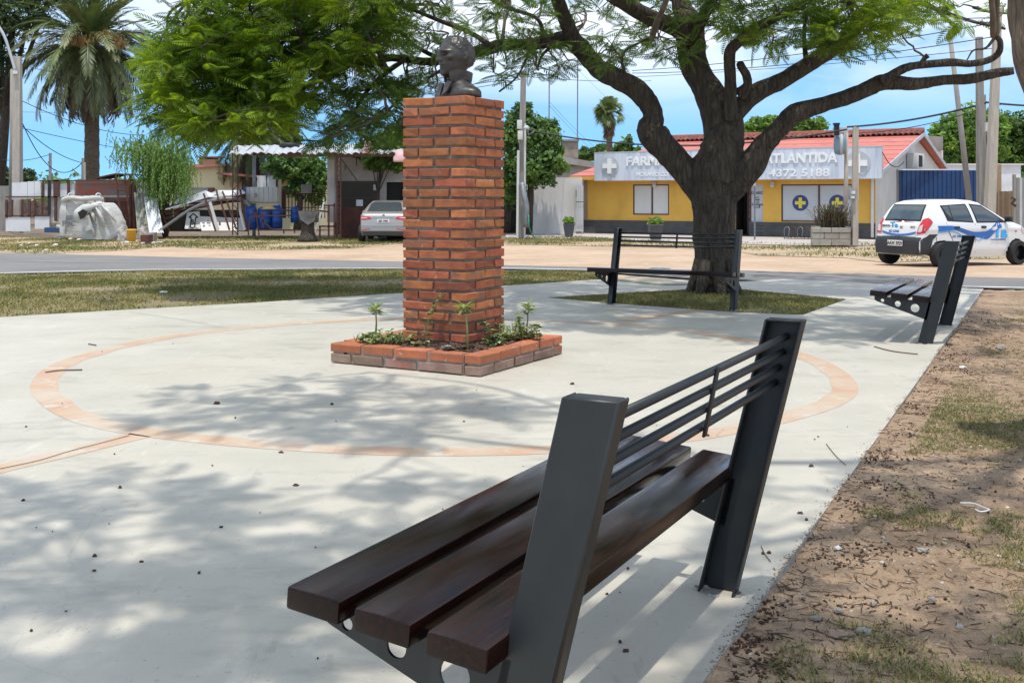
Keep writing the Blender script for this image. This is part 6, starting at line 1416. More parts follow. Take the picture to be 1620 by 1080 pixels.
q = MB(); g_ = gp(229, 385); BX(q, 222, 372, 234, 383, g_.y, 0.5); tag(q.build('carton', m_rust, None), 'small dark brown open box in the rubbish heap', 'box')
q = MB(); BX(q, 234, 368, 243, 381, 38.4, 0.4); tag(q.build('concrete_block', m_cpg, None, bevel=0.02), 'grey block standing at the right of the rubbish', 'block')
q = MB(); BX(q, 70, 360, 100, 368, 40, 0.8); tag(q.build('pallet', mat('faded_blue', (0.03, 0.07, 0.16), 0.7), None), 'dark blue crate lying low before the upright bag', 'crate')
lump('rubble_sack', 'dusty brown sack on the blue crate', 81, 362, 18, 12, m_soil, cat='sack', seed=4, dz=0.12)
q = MB(); q.tube([at(91, 358, 39.6), at(103, 360, 39.4)], 0.07, 12); tag(q.build('metal_tube', m_galv, None, smooth=True), 'short bright metal tube poking out of the sack', 'tube')
m_pap = mat('white_scrap', (0.72, 0.71, 0.68), 0.8)
for i, (px_, py_, w, h) in enumerate(((38, 366, 7, 3), (46, 365, 5, 3), (97, 376, 14, 4), (107, 372, 8, 5), (112, 378, 7, 3), (126, 379, 8, 3), (58, 388, 6, 3), (33, 388, 4, 2), (73, 395, 6, 2), (88, 387, 7, 3), (46, 385, 4, 2), (236, 384, 22, 3), (252, 383, 10, 2), (200, 383, 9, 3))):
    lump('litter', 'scrap of white litter in the grass before the scrap yard', px_, py_, w, h, m_pap, 'litter', i)['group'] = 'white litter on the verge'
for n_, (px_, py_, w, h, lab) in enumerate(((259, 462, 12, 4, 'white crumpled litter lying on the lawn'), (1042, 0, 0, 0, ''))):
    if w: lump('litter', lab, px_, py_, w, h, m_pap, 'litter', 3)

# collapsed roof, pipe, boards
cr = thing('collapsed_roof', 'collapsed white metal roof on dark rafters in the scrap yard', 'roof', gat(320, 41))
pts_t = [(258, 327), (292, 313), (325, 301.5), (334, 305), (345, 301), (388, 301)]; pts_b = [(262, 331), (300, 320), (330, 311), (345, 311), (360, 309), (388, 305)]
for i in range(5):
    a, b = pts_t[i], pts_t[i+1]; c, d = pts_b[i+1], pts_b[i]
    q = MB(); q.prism([at(*a, 42.5), at(*b, 42.5), at(*c, 40.4), at(*d, 40.4)], (0, 0, -0.03)); q.build('roof_sheet', m_galv if i % 2 else m_shw, cr, fix=True)
for a, b in (((256, 331), (345, 309)), ((258, 336), (388, 309)), ((262, 346), (320, 322)), ((256, 332), (268, 366)), ((300, 322), (388, 318)), ((262, 339), (388, 314))): q = MB(); q.bar(at(*a, 40.9), at(*b, 40.9), 0.14, 0.08); q.build('rafter', m_brn, cr)
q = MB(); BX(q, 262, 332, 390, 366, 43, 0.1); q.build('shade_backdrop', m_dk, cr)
q = MB(); q.tube([Vector(v) for v in spline([tuple(at(*p, 39.9)) for p in ((252, 365), (275, 349), (300, 332), (330, 319), (358, 314.5), (382, 316), (396, 326))], 5)], 0.055, 8); tag(q.build('bent_pipe', m_steelg, None, smooth=True), 'long grey pipe bent in an arch across the scrap yard', 'pipe')
sgn = thing('arrow_sign', 'scrapped white sign with black outlined arrow leaning in the yard', 'sign', gat(305, 40.6)); q = MB(); q.prism([at(296, 336, 40.9), at(315, 334, 40.9), at(318, 362, 40.5), at(292, 362, 40.5)], (0, 0.05, 0)); q.build('board', m_shut, sgn, fix=True)
def pline(mb, P, Z_, w): [mb.bar(at(*a, Z_), at(*b, Z_), w, 0.01, up=(0, 1, 0)) for a, b in zip(P, P[1:]+P[:1])]
q = MB(); pline(q, [(306, 338), (313, 344), (309.5, 344), (308, 360), (301, 360), (302.5, 344), (299, 344)], 40.42, 0.05); q.build('arrow_outline', m_blk, sgn); text('B', 0.28, 'letter', m_blk, sgn, MF(305, 352, 40.42), 0.003, 0.01, 0.7)
wb_ = thing('white_board', 'large white display board leaning behind rusty rods', 'board', gat(350, 40.4)); q = MB(); q.prism([at(314, 342, 40.8), at(382, 345, 40.8), at(386, 365, 40.3), at(319, 365, 40.3)], (0, 0.04, 0)); q.build('board', m_shut, wb_, fix=True)
text('CLARO', 0.2, 'print', m_prt, wb_, MF(330, 352, 40.22), 0.003, 0.002) if 0 else None
q = MB(); [BX(q, a, b, a+w, b+h, 40.2, 0.01) for a, b, w, h in ((320, 352, 4, 2), (321, 356, 3, 3), (328, 348, 3, 2), (327, 352, 6, 2), (330, 356, 3, 1.5), (346, 350, 3, 6), (347, 354, 2, 3))]; q.build('print_marks', m_prt, wb_)
for i, (a, b, m_) in enumerate((((322, 306), (341, 365), m_rust), ((332, 320), (345, 364), m_shut), ((349, 318), (363, 364), m_rust), ((358, 316), (374, 363), m_rust), ((377, 322), (388, 364), m_shut), ((380, 300), (391, 366), m_rust), ((342, 300), (346, 316), m_rust), ((352, 303), (357, 316), m_rust))):
    q = MB(); q.bar(at(*a, 39.8), at(*b, 39.6), 0.05 if m_ is m_rust else 0.08); tag(q.build('metal_rod', m_), ['rusty rod leaning left of the white board, foot at its middle', 'left pale metal channel leaning across the white display board', 'thin rusty rod crossing the middle of the white display board', 'thin rusty rod just right of the middle of the display board', 'right pale channel at the right end of the display board', 'long rusty bar beside the right pale channel, near the blue barrel', 'short rusty stub on top of the collapsed roof, left one', 'short rusty stub on top of the collapsed roof, right one'][i], 'rod', 'rods in the scrap yard')
def lattice(label, x0, x1, y0, y1, Z_, n):
    t = thing('lattice_post', label, 'post', gat((x0+x1)/2, Z_))
    for x in (x0, x1): q = MB(); q.bar(at(x, y0, Z_), at(x, y1, Z_), 0.04); q.build('upright', m_rust, t)
    q = MB()
    for i in range(n): ya = y0+(y1-y0)*i/n; yb = y0+(y1-y0)*(i+1)/n; q.bar(at(x0 if i % 2 else x1, ya, Z_), at(x1 if i % 2 else x0, yb, Z_), 0.025)
    q.build('lacing', m_rust, t)['kind'] = 'stuff'
lattice('rusty lattice post standing in the scrap yard before the yellow house', 368, 376, 232, 372, 39.7, 14)
lattice('rusty lattice column beside the workshop pillar', 533, 539, 245, 376, 38.8, 18)
def barrel(px_, y0, y1, w, Z_, lab):
    c = at(px_, y1, Z_); k = Z_/F; h = (y1-y0)*k; r = w*k/2; t = thing('blue_barrel', lab, 'barrel', c, group='blue barrels in the scrap yard'); q = MB()
    q.lathe([(r*0.9, 0), (r, h*0.08), (r*0.98, h*0.3), (r*1.03, h*0.33), (r*0.98, h*0.36), (r*0.98, h*0.64), (r*1.03, h*0.67), (r*0.98, h*0.7), (r*0.95, h*0.88), (r*0.75, h*0.96), (r*0.4, h)], c, 18); q.build('drum', m_blue, t, smooth=True); q = MB(); q.lathe([(0.05, 0), (0.05, 0.05)], c+Vector((r*0.4, 0, h*0.96)), 8); q.build('cap', m_blk, t)
barrel(397, 325, 363, 19, 40.2, 'leftmost blue plastic barrel in front of the crate panel'); barrel(418, 327, 363, 22, 40.4, 'second blue barrel, under the dark trestle'); barrel(437, 325, 362, 20, 40.6, 'third blue barrel beside the trestle'); barrel(466, 327, 352, 13, 41, 'small blue barrel behind the grey hopper')
cp = thing('crate_panel', 'white ribbed truck side panel with blue post standing above the barrels', 'panel', gat(412, 41.5))
for i in range(7): q = MB(); BX(q, 388+i*7.4, 296, 394.6+i*7.4, 319, 41.5, 0.06); q.build('ribbed_panel', m_shut, cp)
q = MB(); BX(q, 385, 295, 387.6, 321, 41.4, 0.12); q.build('blue_post', m_blue, cp); q = MB(); BX(q, 386, 319.3, 441, 322, 41.4, 0.3); q.build('sill', m_cp, cp); q = MB(); BX(q, 441, 284, 444.5, 330, 41.3, 0.14); q.build('timber_post', m_cp, cp); text('5', 0.2, 'print', m_prt, cp, MF(405, 309, 41.42), 0.003, 0.004)
tr = thing('trestle', 'dark steel trestle frame over the blue barrels', 'frame', gp(430, 374)); Zt = 39.2
for a, b, w in (((400, 333), (462, 333), 0.16), ((400, 341), (460, 341), 0.08), ((393, 365), (396, 343), 0.04), ((396, 343), (406, 343), 0.04), ((406, 343), (410, 373), 0.04), ((393, 372), (393, 365), 0.04), ((410, 364), (466, 364), 0.05), ((466, 364), (466, 369), 0.04), ((449, 364), (449, 370), 0.04), ((401, 335), (430, 363), 0.05), ((415, 336), (417, 360), 0.05)): q = MB(); q.bar(at(*a, Zt), at(*b, Zt), w, 0.05); q.build('bar', m_brn if w < 0.1 else m_blk, tr)
q = MB(); q.lathe([(0.26, 0), (0.18, 0.08), (0.05, 0.12)], at(425, 331, 39.2), 14, Matrix.Diagonal((1.05, 0.6, 1, 1))); tag(q.build('straw_hat', mat('straw', (0.45, 0.32, 0.12), 0.8), None, smooth=True), 'yellowish dome lid lying on the trestle', 'lid')
hp = thing('hopper', 'grey sheet metal half drum hopper on a stump by the yard entrance', 'hopper', gp(487, 380))
Zh = gp(487, 380).y; q = MB(); V = []; n = 14
for i in range(n+1):
    a = math.pi*i/n; 
    for x0 in (0, 1): V.append(at(471+x0*30-0+math.cos(a)*2, 334+math.sin(a)*18, Zh-0.3+0.0)+Vector((0, 0.6*(1-math.cos(a))/2*1.2, 0)))
q.add(V, [(2*i, 2*i+1, 2*i+3, 2*i+2) for i in range(n)]); q.prism([at(471, 334, Zh-0.3), at(501, 336, Zh-0.3), at(497, 350, Zh-0.3), at(487, 356, Zh-0.3), at(475, 347, Zh-0.3)], (0, 0.6, 0)); q.build('drum', mat('weathered_zinc', (0.15, 0.15, 0.145), 0.6, (0.07, 0.06, 0.05), 4, 6, spots=((0.10, 0.2, 0.32), 4, 0.66, 0.04)), hp, fix=True)
q = MB(); q.lathe([(0.40, -0.03), (0.30, 0.1), (0.24, 0.3), (0.22, 0.66)], gp(487, 380), 14); q.build('stump', m_barkA, hp, smooth=True)
rf = thing('yard_railing', 'black vertical bar railing beside the open shelter', 'railing', gat(487, 42))
for i in range(13): q = MB(); BX(q, 456+i*5.2, 303, 457.2+i*5.2, 345, 42, 0.03); q.build('bar', m_rust, rf)
for y_ in (303, 306, 328): q = MB(); BX(q, 452, y_, 520, y_+1.2, 41.95, 0.04); q.build('rail', m_rust, rf)
q = MB(); BX(q, 444, 300, 451, 345, 41.9, 0.2); q.build('post', m_rust, rf)
q = MB(); BX(q, 476, 292, 490, 306, 41.5, 0.4); tag(q.build('grey_box', m_cpg, None, bevel=0.01), 'grey box perched on the black railing', 'box')
for i, (a, b, m_) in enumerate((((513, 320), (498, 370), m_shw), ((498, 333), (520, 335), m_rust), ((505, 358), (530, 358), m_rust), ((506, 358), (506, 376), m_rust), ((512, 325), (530, 325), m_rust), ((520, 325), (520, 376), m_rust), ((529, 322), (529, 376), m_rust))):
    q = MB(); q.bar(at(*a, 38.6), at(*b, 38.6), 0.06); tag(q.build('metal_rod', m_), ['long white batten leaning by the hopper', 'short red brown bar lying level at the rim of the hopper', 'low level rusty bar right of the hopper stump', 'rusty upright leg under the low level bar right of the stump', 'upper level rusty bar joining two uprights before the white pillar', 'left rusty upright before the white pillar', 'right rusty upright before the white pillar, beside the lattice column'][i], 'rod', 'rods in the scrap yard')
# yellow house
yh = thing('yellow_house', 'cream yellow house with pink trim and grey garage door behind the scrap yard', 'building', gat(380, 52)); Zy = 52
m_crm = mat('cream_render', (0.80, 0.68, 0.40), 0.9, (0.74, 0.62, 0.36), 1, 5); m_pnk = mat('pink_trim', (0.60, 0.24, 0.19), 0.8)
q = MB(); BX(q, 262, 264, 358, 380, Zy, 7); BX(q, 358.2, 278, 505, 380, Zy, 6); q.build('wall', m_crm, yh)
q = MB(); q.prism([at(262, 265, Zy-0.3), at(302, 259.5, Zy-0.3), at(358, 259.5, Zy-0.3), at(358, 263, Zy-0.3), at(302, 265, Zy-0.3), at(262, 268, Zy-0.3)], (0, 7, 0)); q.prism([at(342, 272, Zy-1), at(450, 281, Zy-1), at(450, 284, Zy-1), at(342, 276, Zy-1)], (0, 1.2, 0)); q.build('roof_edge', m_pnk, yh, fix=True)
q = MB(); q.prism([at(356, 260, Zy+0.2), at(438, 265, Zy+0.2), at(438, 280, Zy+0.2), at(356, 276, Zy+0.2)], (0, 3, 0)); q.build('parapet', m_shw, yh, fix=True)
q = MB(); q.prism([at(446, 278, Zy-0.5), at(500, 285, Zy-0.5), at(500, 287, Zy-0.5), at(446, 281, Zy-0.5)], (0, 3, 0)); q.build('metal_roof', m_shw, yh, fix=True)
q = MB(); BX(q, 274, 297, 334, 345, Zy-0.05, 0.04); q.build('garage_door', mat('garage_grey', (0.30, 0.29, 0.28), 0.8, (0.25, 0.24, 0.23), 1, 3), yh)
q = MB(); BX(q, 329, 297, 339, 306, Zy-0.12, 0.06); q.build('vent', m_brn, yh)
for a in (407, 422.5): q = MB(); BX(q, a, 278, a+14, 296, Zy-1.4, 0.05); q.build('window_panel', m_shw, yh)
q = MB(); BX(q, 421.2, 278, 422.2, 296, Zy-1.42, 0.05); BX(q, 436.6, 278, 439, 297, Zy-1.42, 0.05); q.build('window_frame', m_blk, yh)
q = MB(); BX(q, 314, 252, 340, 262, Zy+2, 1); q.build('chimney_stack', mat('tan_block', (0.42, 0.32, 0.2), 0.9), yh); q = MB(); BX(q, 309, 247, 345, 249, Zy+1.8, 1.4); q.build('chimney_cap', m_cpg, yh); q = MB(); [BX(q, 315+i*5, 249, 317+i*5, 252, Zy+2, 1) for i in range(5)]; q.build('chimney_vent', m_blk, yh)
pole('steel_post', 'dark square steel post holding the shelter roof before the yellow house', gat(402, 42), at(402, 240, 42), 0.12, 0.12, m_steelg, True, 'post')
# workshop with shelter roof
ws = thing('workshop', 'open fronted workshop with corrugated shelter roof, stained white wall and dark doorway', 'building', gat(575, 41)); Zw = 41
m_stw = mat('stained_white_wall', (0.46, 0.43, 0.40), 0.9, (0.30, 0.27, 0.25), 0.9, 8, 0.42, 0.7, bump=0.3)
q = MB(); BX(q, 530, 238, 660, 287.5, Zw, 0.25); BX(q, 600.5, 287.5, 611, 380, Zw, 0.25); BX(q, 638, 287.5, 660, 380, Zw, 0.25); q.build('wall', m_stw, ws)
q = MB(); BX(q, 517.5, 240, 529, 352, Zw-1.0, 0.4); q.build('pillar', m_stw, ws, bevel=0.01)
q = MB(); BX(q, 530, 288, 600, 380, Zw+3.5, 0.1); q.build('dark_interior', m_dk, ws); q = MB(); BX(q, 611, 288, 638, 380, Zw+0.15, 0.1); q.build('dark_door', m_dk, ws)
q = MB(); BX(q, 530, 286.5, 601, 289, Zw-0.05, 0.1); BX(q, 597.5, 289, 600.5, 376, Zw-0.05, 0.1); BX(q, 531, 289, 534, 376, Zw-0.05, 0.1); BX(q, 534, 313, 597, 314, Zw-0.02, 0.05); q.build('door_frame', m_brn, ws)
q = MB(); BX(q, 539, 328, 575, 377, Zw-0.4, 0.05); q.build('rusty_door_leaf', m_rust, ws); q = MB(); BX(q, 563.5, 316, 574, 326, Zw-0.3, 0.02); q.build('paper_notice', m_shw, ws)
q = MB(); q.tube([at(593, 292, Zw-0.2), at(593, 301, Zw-0.2)], 0.06, 8); q.build('lamp', m_gry, ws)
for i in range(26):      # shelter roof: corrugated sheets
    x0 = 362+i*11.5; f0 = x0; q = MB(); yb = 241+1.5*math.sin(i*1.3)-i*0.06; V = [at(x0, yb+2.5, Zw-2.6), at(x0+5, yb, Zw-2.6), at(x0+11.5, yb+2.5, Zw-2.6), at(x0+11.5+10, 231-i*0.15, Zw+2.2), at(x0+15, 229.5-i*0.15, Zw+2.2), at(x0+10, 231-i*0.15, Zw+2.2)]
    q.add(V+[v-Vector((0, 0, 0.02)) for v in V], [(0, 1, 4, 5), (1, 2, 3, 4), (6, 11, 10, 7), (7, 10, 9, 8), (0, 6, 7, 1), (1, 7, 8, 2)]); q.build('roof_sheet', m_galv, ws)
for y_, Z_ in ((245.5, Zw-2.3), (243, Zw-0.6), (240, Zw+1.5)): q = MB(); q.bar(at(440 if Z_ < Zw-1 else 400, y_, Z_), at(660, y_-1, Z_), 0.08, 0.14); q.build('purlin', m_brn, ws)
q = MB(); q.lathe([(0.20, -0.1), (0.36, -0.1), (0.40, -0.04), (0.40, 0.04), (0.36, 0.1), (0.20, 0.1)], at(458, 230.5, Zw+0.8), 20); tag(q.build('old_tyre', m_blk, None, smooth=True), 'old black tyre lying on the shelter roof', 'tyre')
for a, b in (((540, 252), (565, 286)), ((546, 262), (546, 270)), ((556, 249), (580, 249)), ((564, 249), (564, 263)), ((566, 245), (573, 256))): q = MB(); q.bar(at(*a, Zw-0.6), at(*b, Zw-0.6), 0.03); q.build('hoist_bar', m_blk, ws)
q = MB(); BX(q, 534, 244, 551, 248, Zw-0.7, 0.3); q.build('hoist_motor', m_rust, ws)
for px_, py_, lab in ((582, 240, 'small pink blossom high in the orange tree'), (632, 253, 'pale pink blossom at the edge of the brick pillar')):
    lump('blossom', lab, px_, 330, 5, 4, mat('pink_petal', (0.7, 0.42, 0.42), 0.7), 'flower', 2).location = at(px_, py_, 35.6)

# overhead cables
CB = [((-60, 215), 47, (132, 214), 52, 3), ]
def cable(label, a, Za, b, Zb, sag, r=0.014):
    p, q_ = at(*a, Za), at(*b, Zb); n = 16; P = [p.lerp(q_, i/n)-Vector((0, 0, sag*4*(i/n)*(1-i/n))) for i in range(n+1)]; q = MB(); q.tube(P, r, 4, cap=False); tag(q.build('overhead_cable', m_blk, None), label, 'cable', 'overhead cables')
for lab, a, Za, b, Zb, sg_, r in (
    ('thick twisted cable crossing behind the pharmacy sign poles, rising right', (1340, 201), 34, (1560, 163), 32, 0.12, 0.03),
    ('twisted cable continuing right from the pole trio', (1560, 162), 32, (1700, 168), 34, 0.05, 0.03),
    ('twisted cable from the meter pole to the left behind the tree trunk', (832, 205), 39.6, (1340, 205), 34, 0.55, 0.028),
    ('thin cable dropping from the right poles to the meter pole', (1356, 211), 34, (1552, 172), 32, 0.15, 0.012),
    ('upper thin cable in front of the clouds, right', (1000, 112), 45, (1575, 36), 31, 0.2, 0.014),
    ('second thin cable just under the upper one, right', (1000, 116), 45, (1575, 58), 31, 0.25, 0.014),
    ('faint lower cable between tree and pole trio', (1000, 122), 50, (1580, 76), 31, 0.1, 0.010),
    ('cable from the grey pole to the bust side', (640, 143), 60, (828, 121), 40, 0.1, 0.014),
    ('second cable from the grey pole to the bust side', (640, 152), 60, (828, 125), 40, 0.1, 0.014),
    ('cable running from grey pole right into the tree', (828, 121), 40, (1030, 128), 60, 0.1, 0.012),
    ('diagonal cable from the antenna down to the low trees', (868, 160), 58, (940, 232), 90, 0.1, 0.012),
    ('second diagonal cable beside the antenna', (868, 166), 58, (936, 236), 90, 0.1, 0.012),
    ('thin guy wire sloping down from the antenna top', (914, 110), 60, (1000, 190), 90, 0.1, 0.009),
    ('cable from the lamp pole across the palm', (34, 103), 44, (228, 122), 60, 0.3, 0.010),
    ('long drooping cable from the lamp pole under the palm crown', (35, 160), 44, (230, 214), 60, 0.35, 0.016),
    ('level wire behind the palm trunk', (-20, 176), 60, (230, 178), 60, 0.05, 0.009),
    ('slanting cable from lamp pole to the fence pole', (36, 200), 44, (132, 258), 47, 0.25, 0.018),
    ('slack cable looping low above the junk fence', (36, 196), 44, (131, 256), 46, 1.1, 0.020),
    ('cable from lamp pole going right to the palm', (36, 203), 44, (260, 245), 60, 0.1, 0.014),
    ('thin wire low over the fence', (-20, 246), 60, (80, 244), 50, 0.3, 0.016),
    ('wires between the leaves and the yellow house', (290, 222), 60, (330, 262), 55, 0.05, 0.012),
    ('wire on the roof from the sign to the gable', (1396, 241), 38, (1430, 256), 42, 0.35, 0.018)):
    cable(lab, a, Za, b, Zb, sg_, r)
# ------------------------------------------------------------ cars
m_wp = mat('white_car_paint', (0.72, 0.72, 0.70), 0.28, coat=0.8)
m_sp = mat('champagne_car_paint', (0.40, 0.37, 0.33), 0.3, coat=0.8, metal=0.45)
m_pb = mat('black_bumper_plastic', (0.028, 0.029, 0.031), 0.6)
m_gl = mat('car_glass', (0.045, 0.06, 0.065), 0.06, spec=0.9)
m_glr = mat('rear_glass', (0.10, 0.13, 0.135), 0.08, (0.06, 0.08, 0.085), 2.2, 3, spec=0.8)
m_rub = mat('tyre_rubber', (0.018, 0.018, 0.019), 0.85)
m_rim = mat('black_steel_wheel', (0.035, 0.035, 0.038), 0.5)
m_rims = mat('silver_wheel', (0.35, 0.35, 0.36), 0.35, metal=0.7)
m_red = mat('red_lens', (0.50, 0.012, 0.02), 0.15, spec=0.8)
m_clr = mat('clear_lens', (0.62, 0.50, 0.50), 0.15, spec=0.8)
m_plt = mat('plate_white', (0.75, 0.75, 0.72), 0.4)
m_swb = mat('swoosh_blue', (0.02, 0.13, 0.42), 0.35)
m_swl = mat('swoosh_light', (0.03, 0.36, 0.72), 0.35)
m_hd = mat('handle_black', (0.02, 0.02, 0.02), 0.4)
class Body:
    def __init__(s, L, top, bot, wf, wheels, wr, n=11):
        s.L = L; s.top = top; s.bot = bot; s.wf = wf; s.wheels = wheels; s.wr = wr; s.n = n
    def itp(s, P, x):
        if x <= P[0][0]: return P[0][1]
        for (a, b), (c, d) in zip(P, P[1:]):
            if x <= c: return b+(d-b)*(x-a)/(c-a+1e-9)
        return P[-1][1]
    def T(s, x): return s.itp(s.top, x)
    def B(s, x): return s.itp(s.bot, x)
    def Y(s, x, z):     # half width of the body surface
        t = min(1, max(0, (z-s.B(x))/max(1e-4, s.T(x)-s.B(x))))
        return s.wf(x, z)*max(0, 1-t**s.n)**(1/s.n)
    def mesh(s, xs, nz=46):
        V = []; Fc = []
        for x in xs:
            b, t = s.B(x), s.T(x); row = []
            for k in range(nz+1):
                u = k/nz; z = b+(t-b)*(1-(1-u)**1.9); row.append((x, s.Y(x, z), z))
            V += [(x, 0, b)]+row+[(x, -y, z) for x, y, z in reversed(row[:-1])]
        r = 2*nz+2; m = len(xs)
        for i in range(m-1):
            for k in range(r):
                a = i*r+k; b = i*r+(k+1) % r; q = (a, b, b+r, a+r)
                c = [sum(V[j][d] for j in q)/4 for d in range(3)]
                if any((c[0]-wx)**2+(c[2]-s.wr+0.01)**2 < (s.wr*1.17)**2 for wx in s.wheels) and abs(c[1]) > 0.1: continue
                Fc.append(q)
        Fc.append(tuple(range(r))); Fc.append(tuple((m-1)*r+k for k in reversed(range(r)))); return V, Fc
    def xr(s, y, z):    # rear surface: smallest x whose section contains (y, z)
        lo, hi = s.top[0][0], 0.0
        for _ in range(34):
            m = (lo+hi)/2
            if s.T(m) > z and s.Y(m, z) > abs(y): hi = m
            else: lo = m
        return hi
def grid(mb, fn, nu=8, nv=8):
    V = [fn(i/nu, j/nv) for j in range(nv+1) for i in range(nu+1)]
    mb.add(V, [(j*(nu+1)+i, j*(nu+1)+i+1, (j+1)*(nu+1)+i+1, (j+1)*(nu+1)+i) for j in range(nv) for i in range(nu)])
def bil(Q, u, v): a, b, c, d = Q; return [(a[k]*(1-u)+b[k]*u)*(1-v)+(d[k]*(1-u)+c[k]*u)*v for k in (0, 1)]
def car(name, label, loc, heading, body, paint, wheel_y, rimm, xs, cover=None):
    t = thing(name, label, 'car', loc, heading); WM = Matrix.Translation(loc) @ Matrix.Rotation(heading, 4, 'Z')
    class CMB(MB):
        def add(s, v, f, M=None): return MB.add(s, v, f, WM if M is None else WM @ M)
    q = CMB(); q.add(*body.mesh(xs)); bd = reg(q.build('body', paint, t, smooth=True, fix=True))
    bd.data.set_sharp_from_angle(angle=R(50))
    q = CMB(); z0 = 0.24; q.box((0, 0, 0.42), (body.L*0.86, wheel_y*1.55, 0.34)); q.build('underbody', m_blk, t)
    def side(Q, m, nm, par=bd, off=0.004, s=-1, nu=8, nv=8):
        q = CMB(); grid(q, lambda u, v: (lambda p: (p[0], s*(body.Y(p[0], p[1])+off), p[1]))(bil(Q, u, v)), nu, nv); return q.build(nm, m, par, smooth=True)
    def rear(Q, m, nm, par=bd, off=0.006, nu=8, nv=8):
        q = CMB(); grid(q, lambda u, v: (lambda p: (body.xr(p[0], p[1])-off, p[0], p[1]))(bil(Q, u, v)), nu, nv); return q.build(nm, m, par, smooth=True)
    for wx in body.wheels:
        for s in (-1, 1):
            c = Vector((wx, s*wheel_y, body.wr)); r = body.wr; RM = Matrix.Translation(c) @ Matrix.Rotation(R(-90)*s*-1, 4, 'X')
            q = CMB(); q.lathe([(r*0.62, -0.16), (r*0.95, -0.16), (r, -0.13), (r, 0.0), (r*0.94, 0.025), (r*0.64, 0.03), (r*0.62, 0.01)], (0, 0, 0), 30, None)
            q = CMB(); MB.add(q, [], [])
            def lt(mb, prof, n=30):
                V = []; Fc = []
                for a, z in prof:
                    for k in range(n): an = 2*math.pi*k/n; V.append(Vector((a*math.cos(an), a*math.sin(an), z)))
                for i in range(len(prof)-1):
                    for k in range(n): p = i*n+k; b = i*n+(k+1) % n; Fc.append((p, b, b+n, p+n))
                Fc.append(tuple((len(prof)-1)*n+k for k in range(n))); mb.add(V, Fc, RM)
            lt(q, [(r*0.60, -0.17), (r*0.95, -0.17), (r, -0.13), (r, -0.01), (r*0.94, 0.02), (r*0.66, 0.025), (r*0.62, 0.0)]); w = reg(q.build('wheel', m_rub, t, smooth=True, fix=True)); w.data.set_sharp_from_angle(angle=R(40))
            q = CMB(); lt(q, [(r*0.64, 0.022), (r*0.60, 0.015), (r*0.55, -0.03), (r*0.30, -0.015), (r*0.26, 0.01), (r*0.10, 0.015)]); q.build('rim', rimm, w, smooth=True)
            q = CMB()
            for k in range(8): a = k*math.pi/4; q.add([Vector((r*0.45*math.cos(a)+0.018*math.cos(b), r*0.45*math.sin(a)+0.018*math.sin(b), -0.018)) for b in (0, 1.57, 3.14, 4.71)], [(0, 1, 2, 3)], RM)
            q.build('rim_hole', m_blk, w)['kind'] = 'stuff'
    return t, bd, side, rear, CMB
# white hatchback
top = [(-1.72, 0.47), (-1.705, 0.60), (-1.66, 0.66), (-1.63, 0.80), (-1.60, 0.92), (-1.53, 1.02), (-1.40, 1.24), (-1.30, 1.37), (-1.22, 1.41), (-1.05, 1.445), (-0.75, 1.47), (-0.35, 1.475), (0.0, 1.455), (0.22, 1.41), (0.50, 1.26), (0.80, 1.09), (0.98, 0.995), (1.2, 0.955), (1.42, 0.90), (1.56, 0.83), (1.66, 0.70), (1.71, 0.55), (1.72, 0.47)]
bot = [(-1.72, 0.42), (-1.69, 0.30), (-1.6, 0.26), (-1.4, 0.22), (0, 0.20), (1.5, 0.22), (1.68, 0.28), (1.72, 0.42)]
def wf(x, z):
    w = 0.745; u = abs(x)/1.72
    w *= 1-0.15*max(0, (-x-1.05)/0.67)**2.4 if x < 0 else 1-0.22*max(0, (x-0.95)/0.77)**2.4
    if z > 0.92: w -= 0.19*((z-0.92)/0.52)**1.15
    if z < 0.40: w -= 0.05*((0.40-z)/0.2)**1.5
    w += 0.012*math.exp(-((z-0.82)/0.05)**2); return w
B1 = Body(3.43, top, bot, wf, (-1.18, 1.18), 0.275, n=12)
hd = math.atan2(0.44, 0.90)
# rear right wheel at (9.2, 23.1): local (-1.18, -0.66)
cl = Vector((9.22, 23.1, 0))-Vector((math.cos(hd)*-1.18+math.sin(hd)*0.66, math.sin(hd)*-1.18-math.cos(hd)*0.66, 0)); cl.z = gz(24)-0.055
xs = sorted(set([round(-1.72+3.44*i/130, 4) for i in range(131)]+[p[0] for p in top]))
t, bd, side, rear, CMB = car('parked_car', 'small white hatchback with blue wave graphics and grey black rear bumper, parked at right', cl, hd, B1, m_wp, 0.665, m_rim, xs)
# rear: lower bumper in dark plastic wraps round the corners
rear([(-0.735, 0.47), (0.735, 0.47), (0.735, 0.655), (-0.735, 0.655)], m_pb, 'bumper', t, 0.012, 26, 6)
rear([(-0.70, 0.28), (0.70, 0.28), (0.735, 0.475), (-0.735, 0.475)], m_pb, 'bumper', t, 0.018, 26, 6)
for s in (-1, 1):
    side([(-1.70, 0.30), (-1.50, 0.27), (-1.42, 0.60), (-1.70, 0.66)], m_pb, 'bumper', t, 0.010, s); side([(-1.66, 0.60), (-1.42, 0.60), (-1.28, 0.72), (-1.50, 0.72)], m_pb, 'bumper_corner', t, 0.010, s)
rear([(-0.52, 1.00), (0.52, 1.00), (0.46, 1.36), (-0.46, 1.36)], m_blk, 'rear_window_frame', t, 0.008, 20, 10)
rw = rear([(-0.485, 1.03), (0.485, 1.03), (0.43, 1.335), (-0.43, 1.335)], m_glr, 'rear_window', t, 0.013, 20, 10)
rear([(-0.30, 1.015), (0.25, 1.03), (0.25, 1.045), (-0.30, 1.03)], m_blk, 'rear_wiper', t, 0.025)
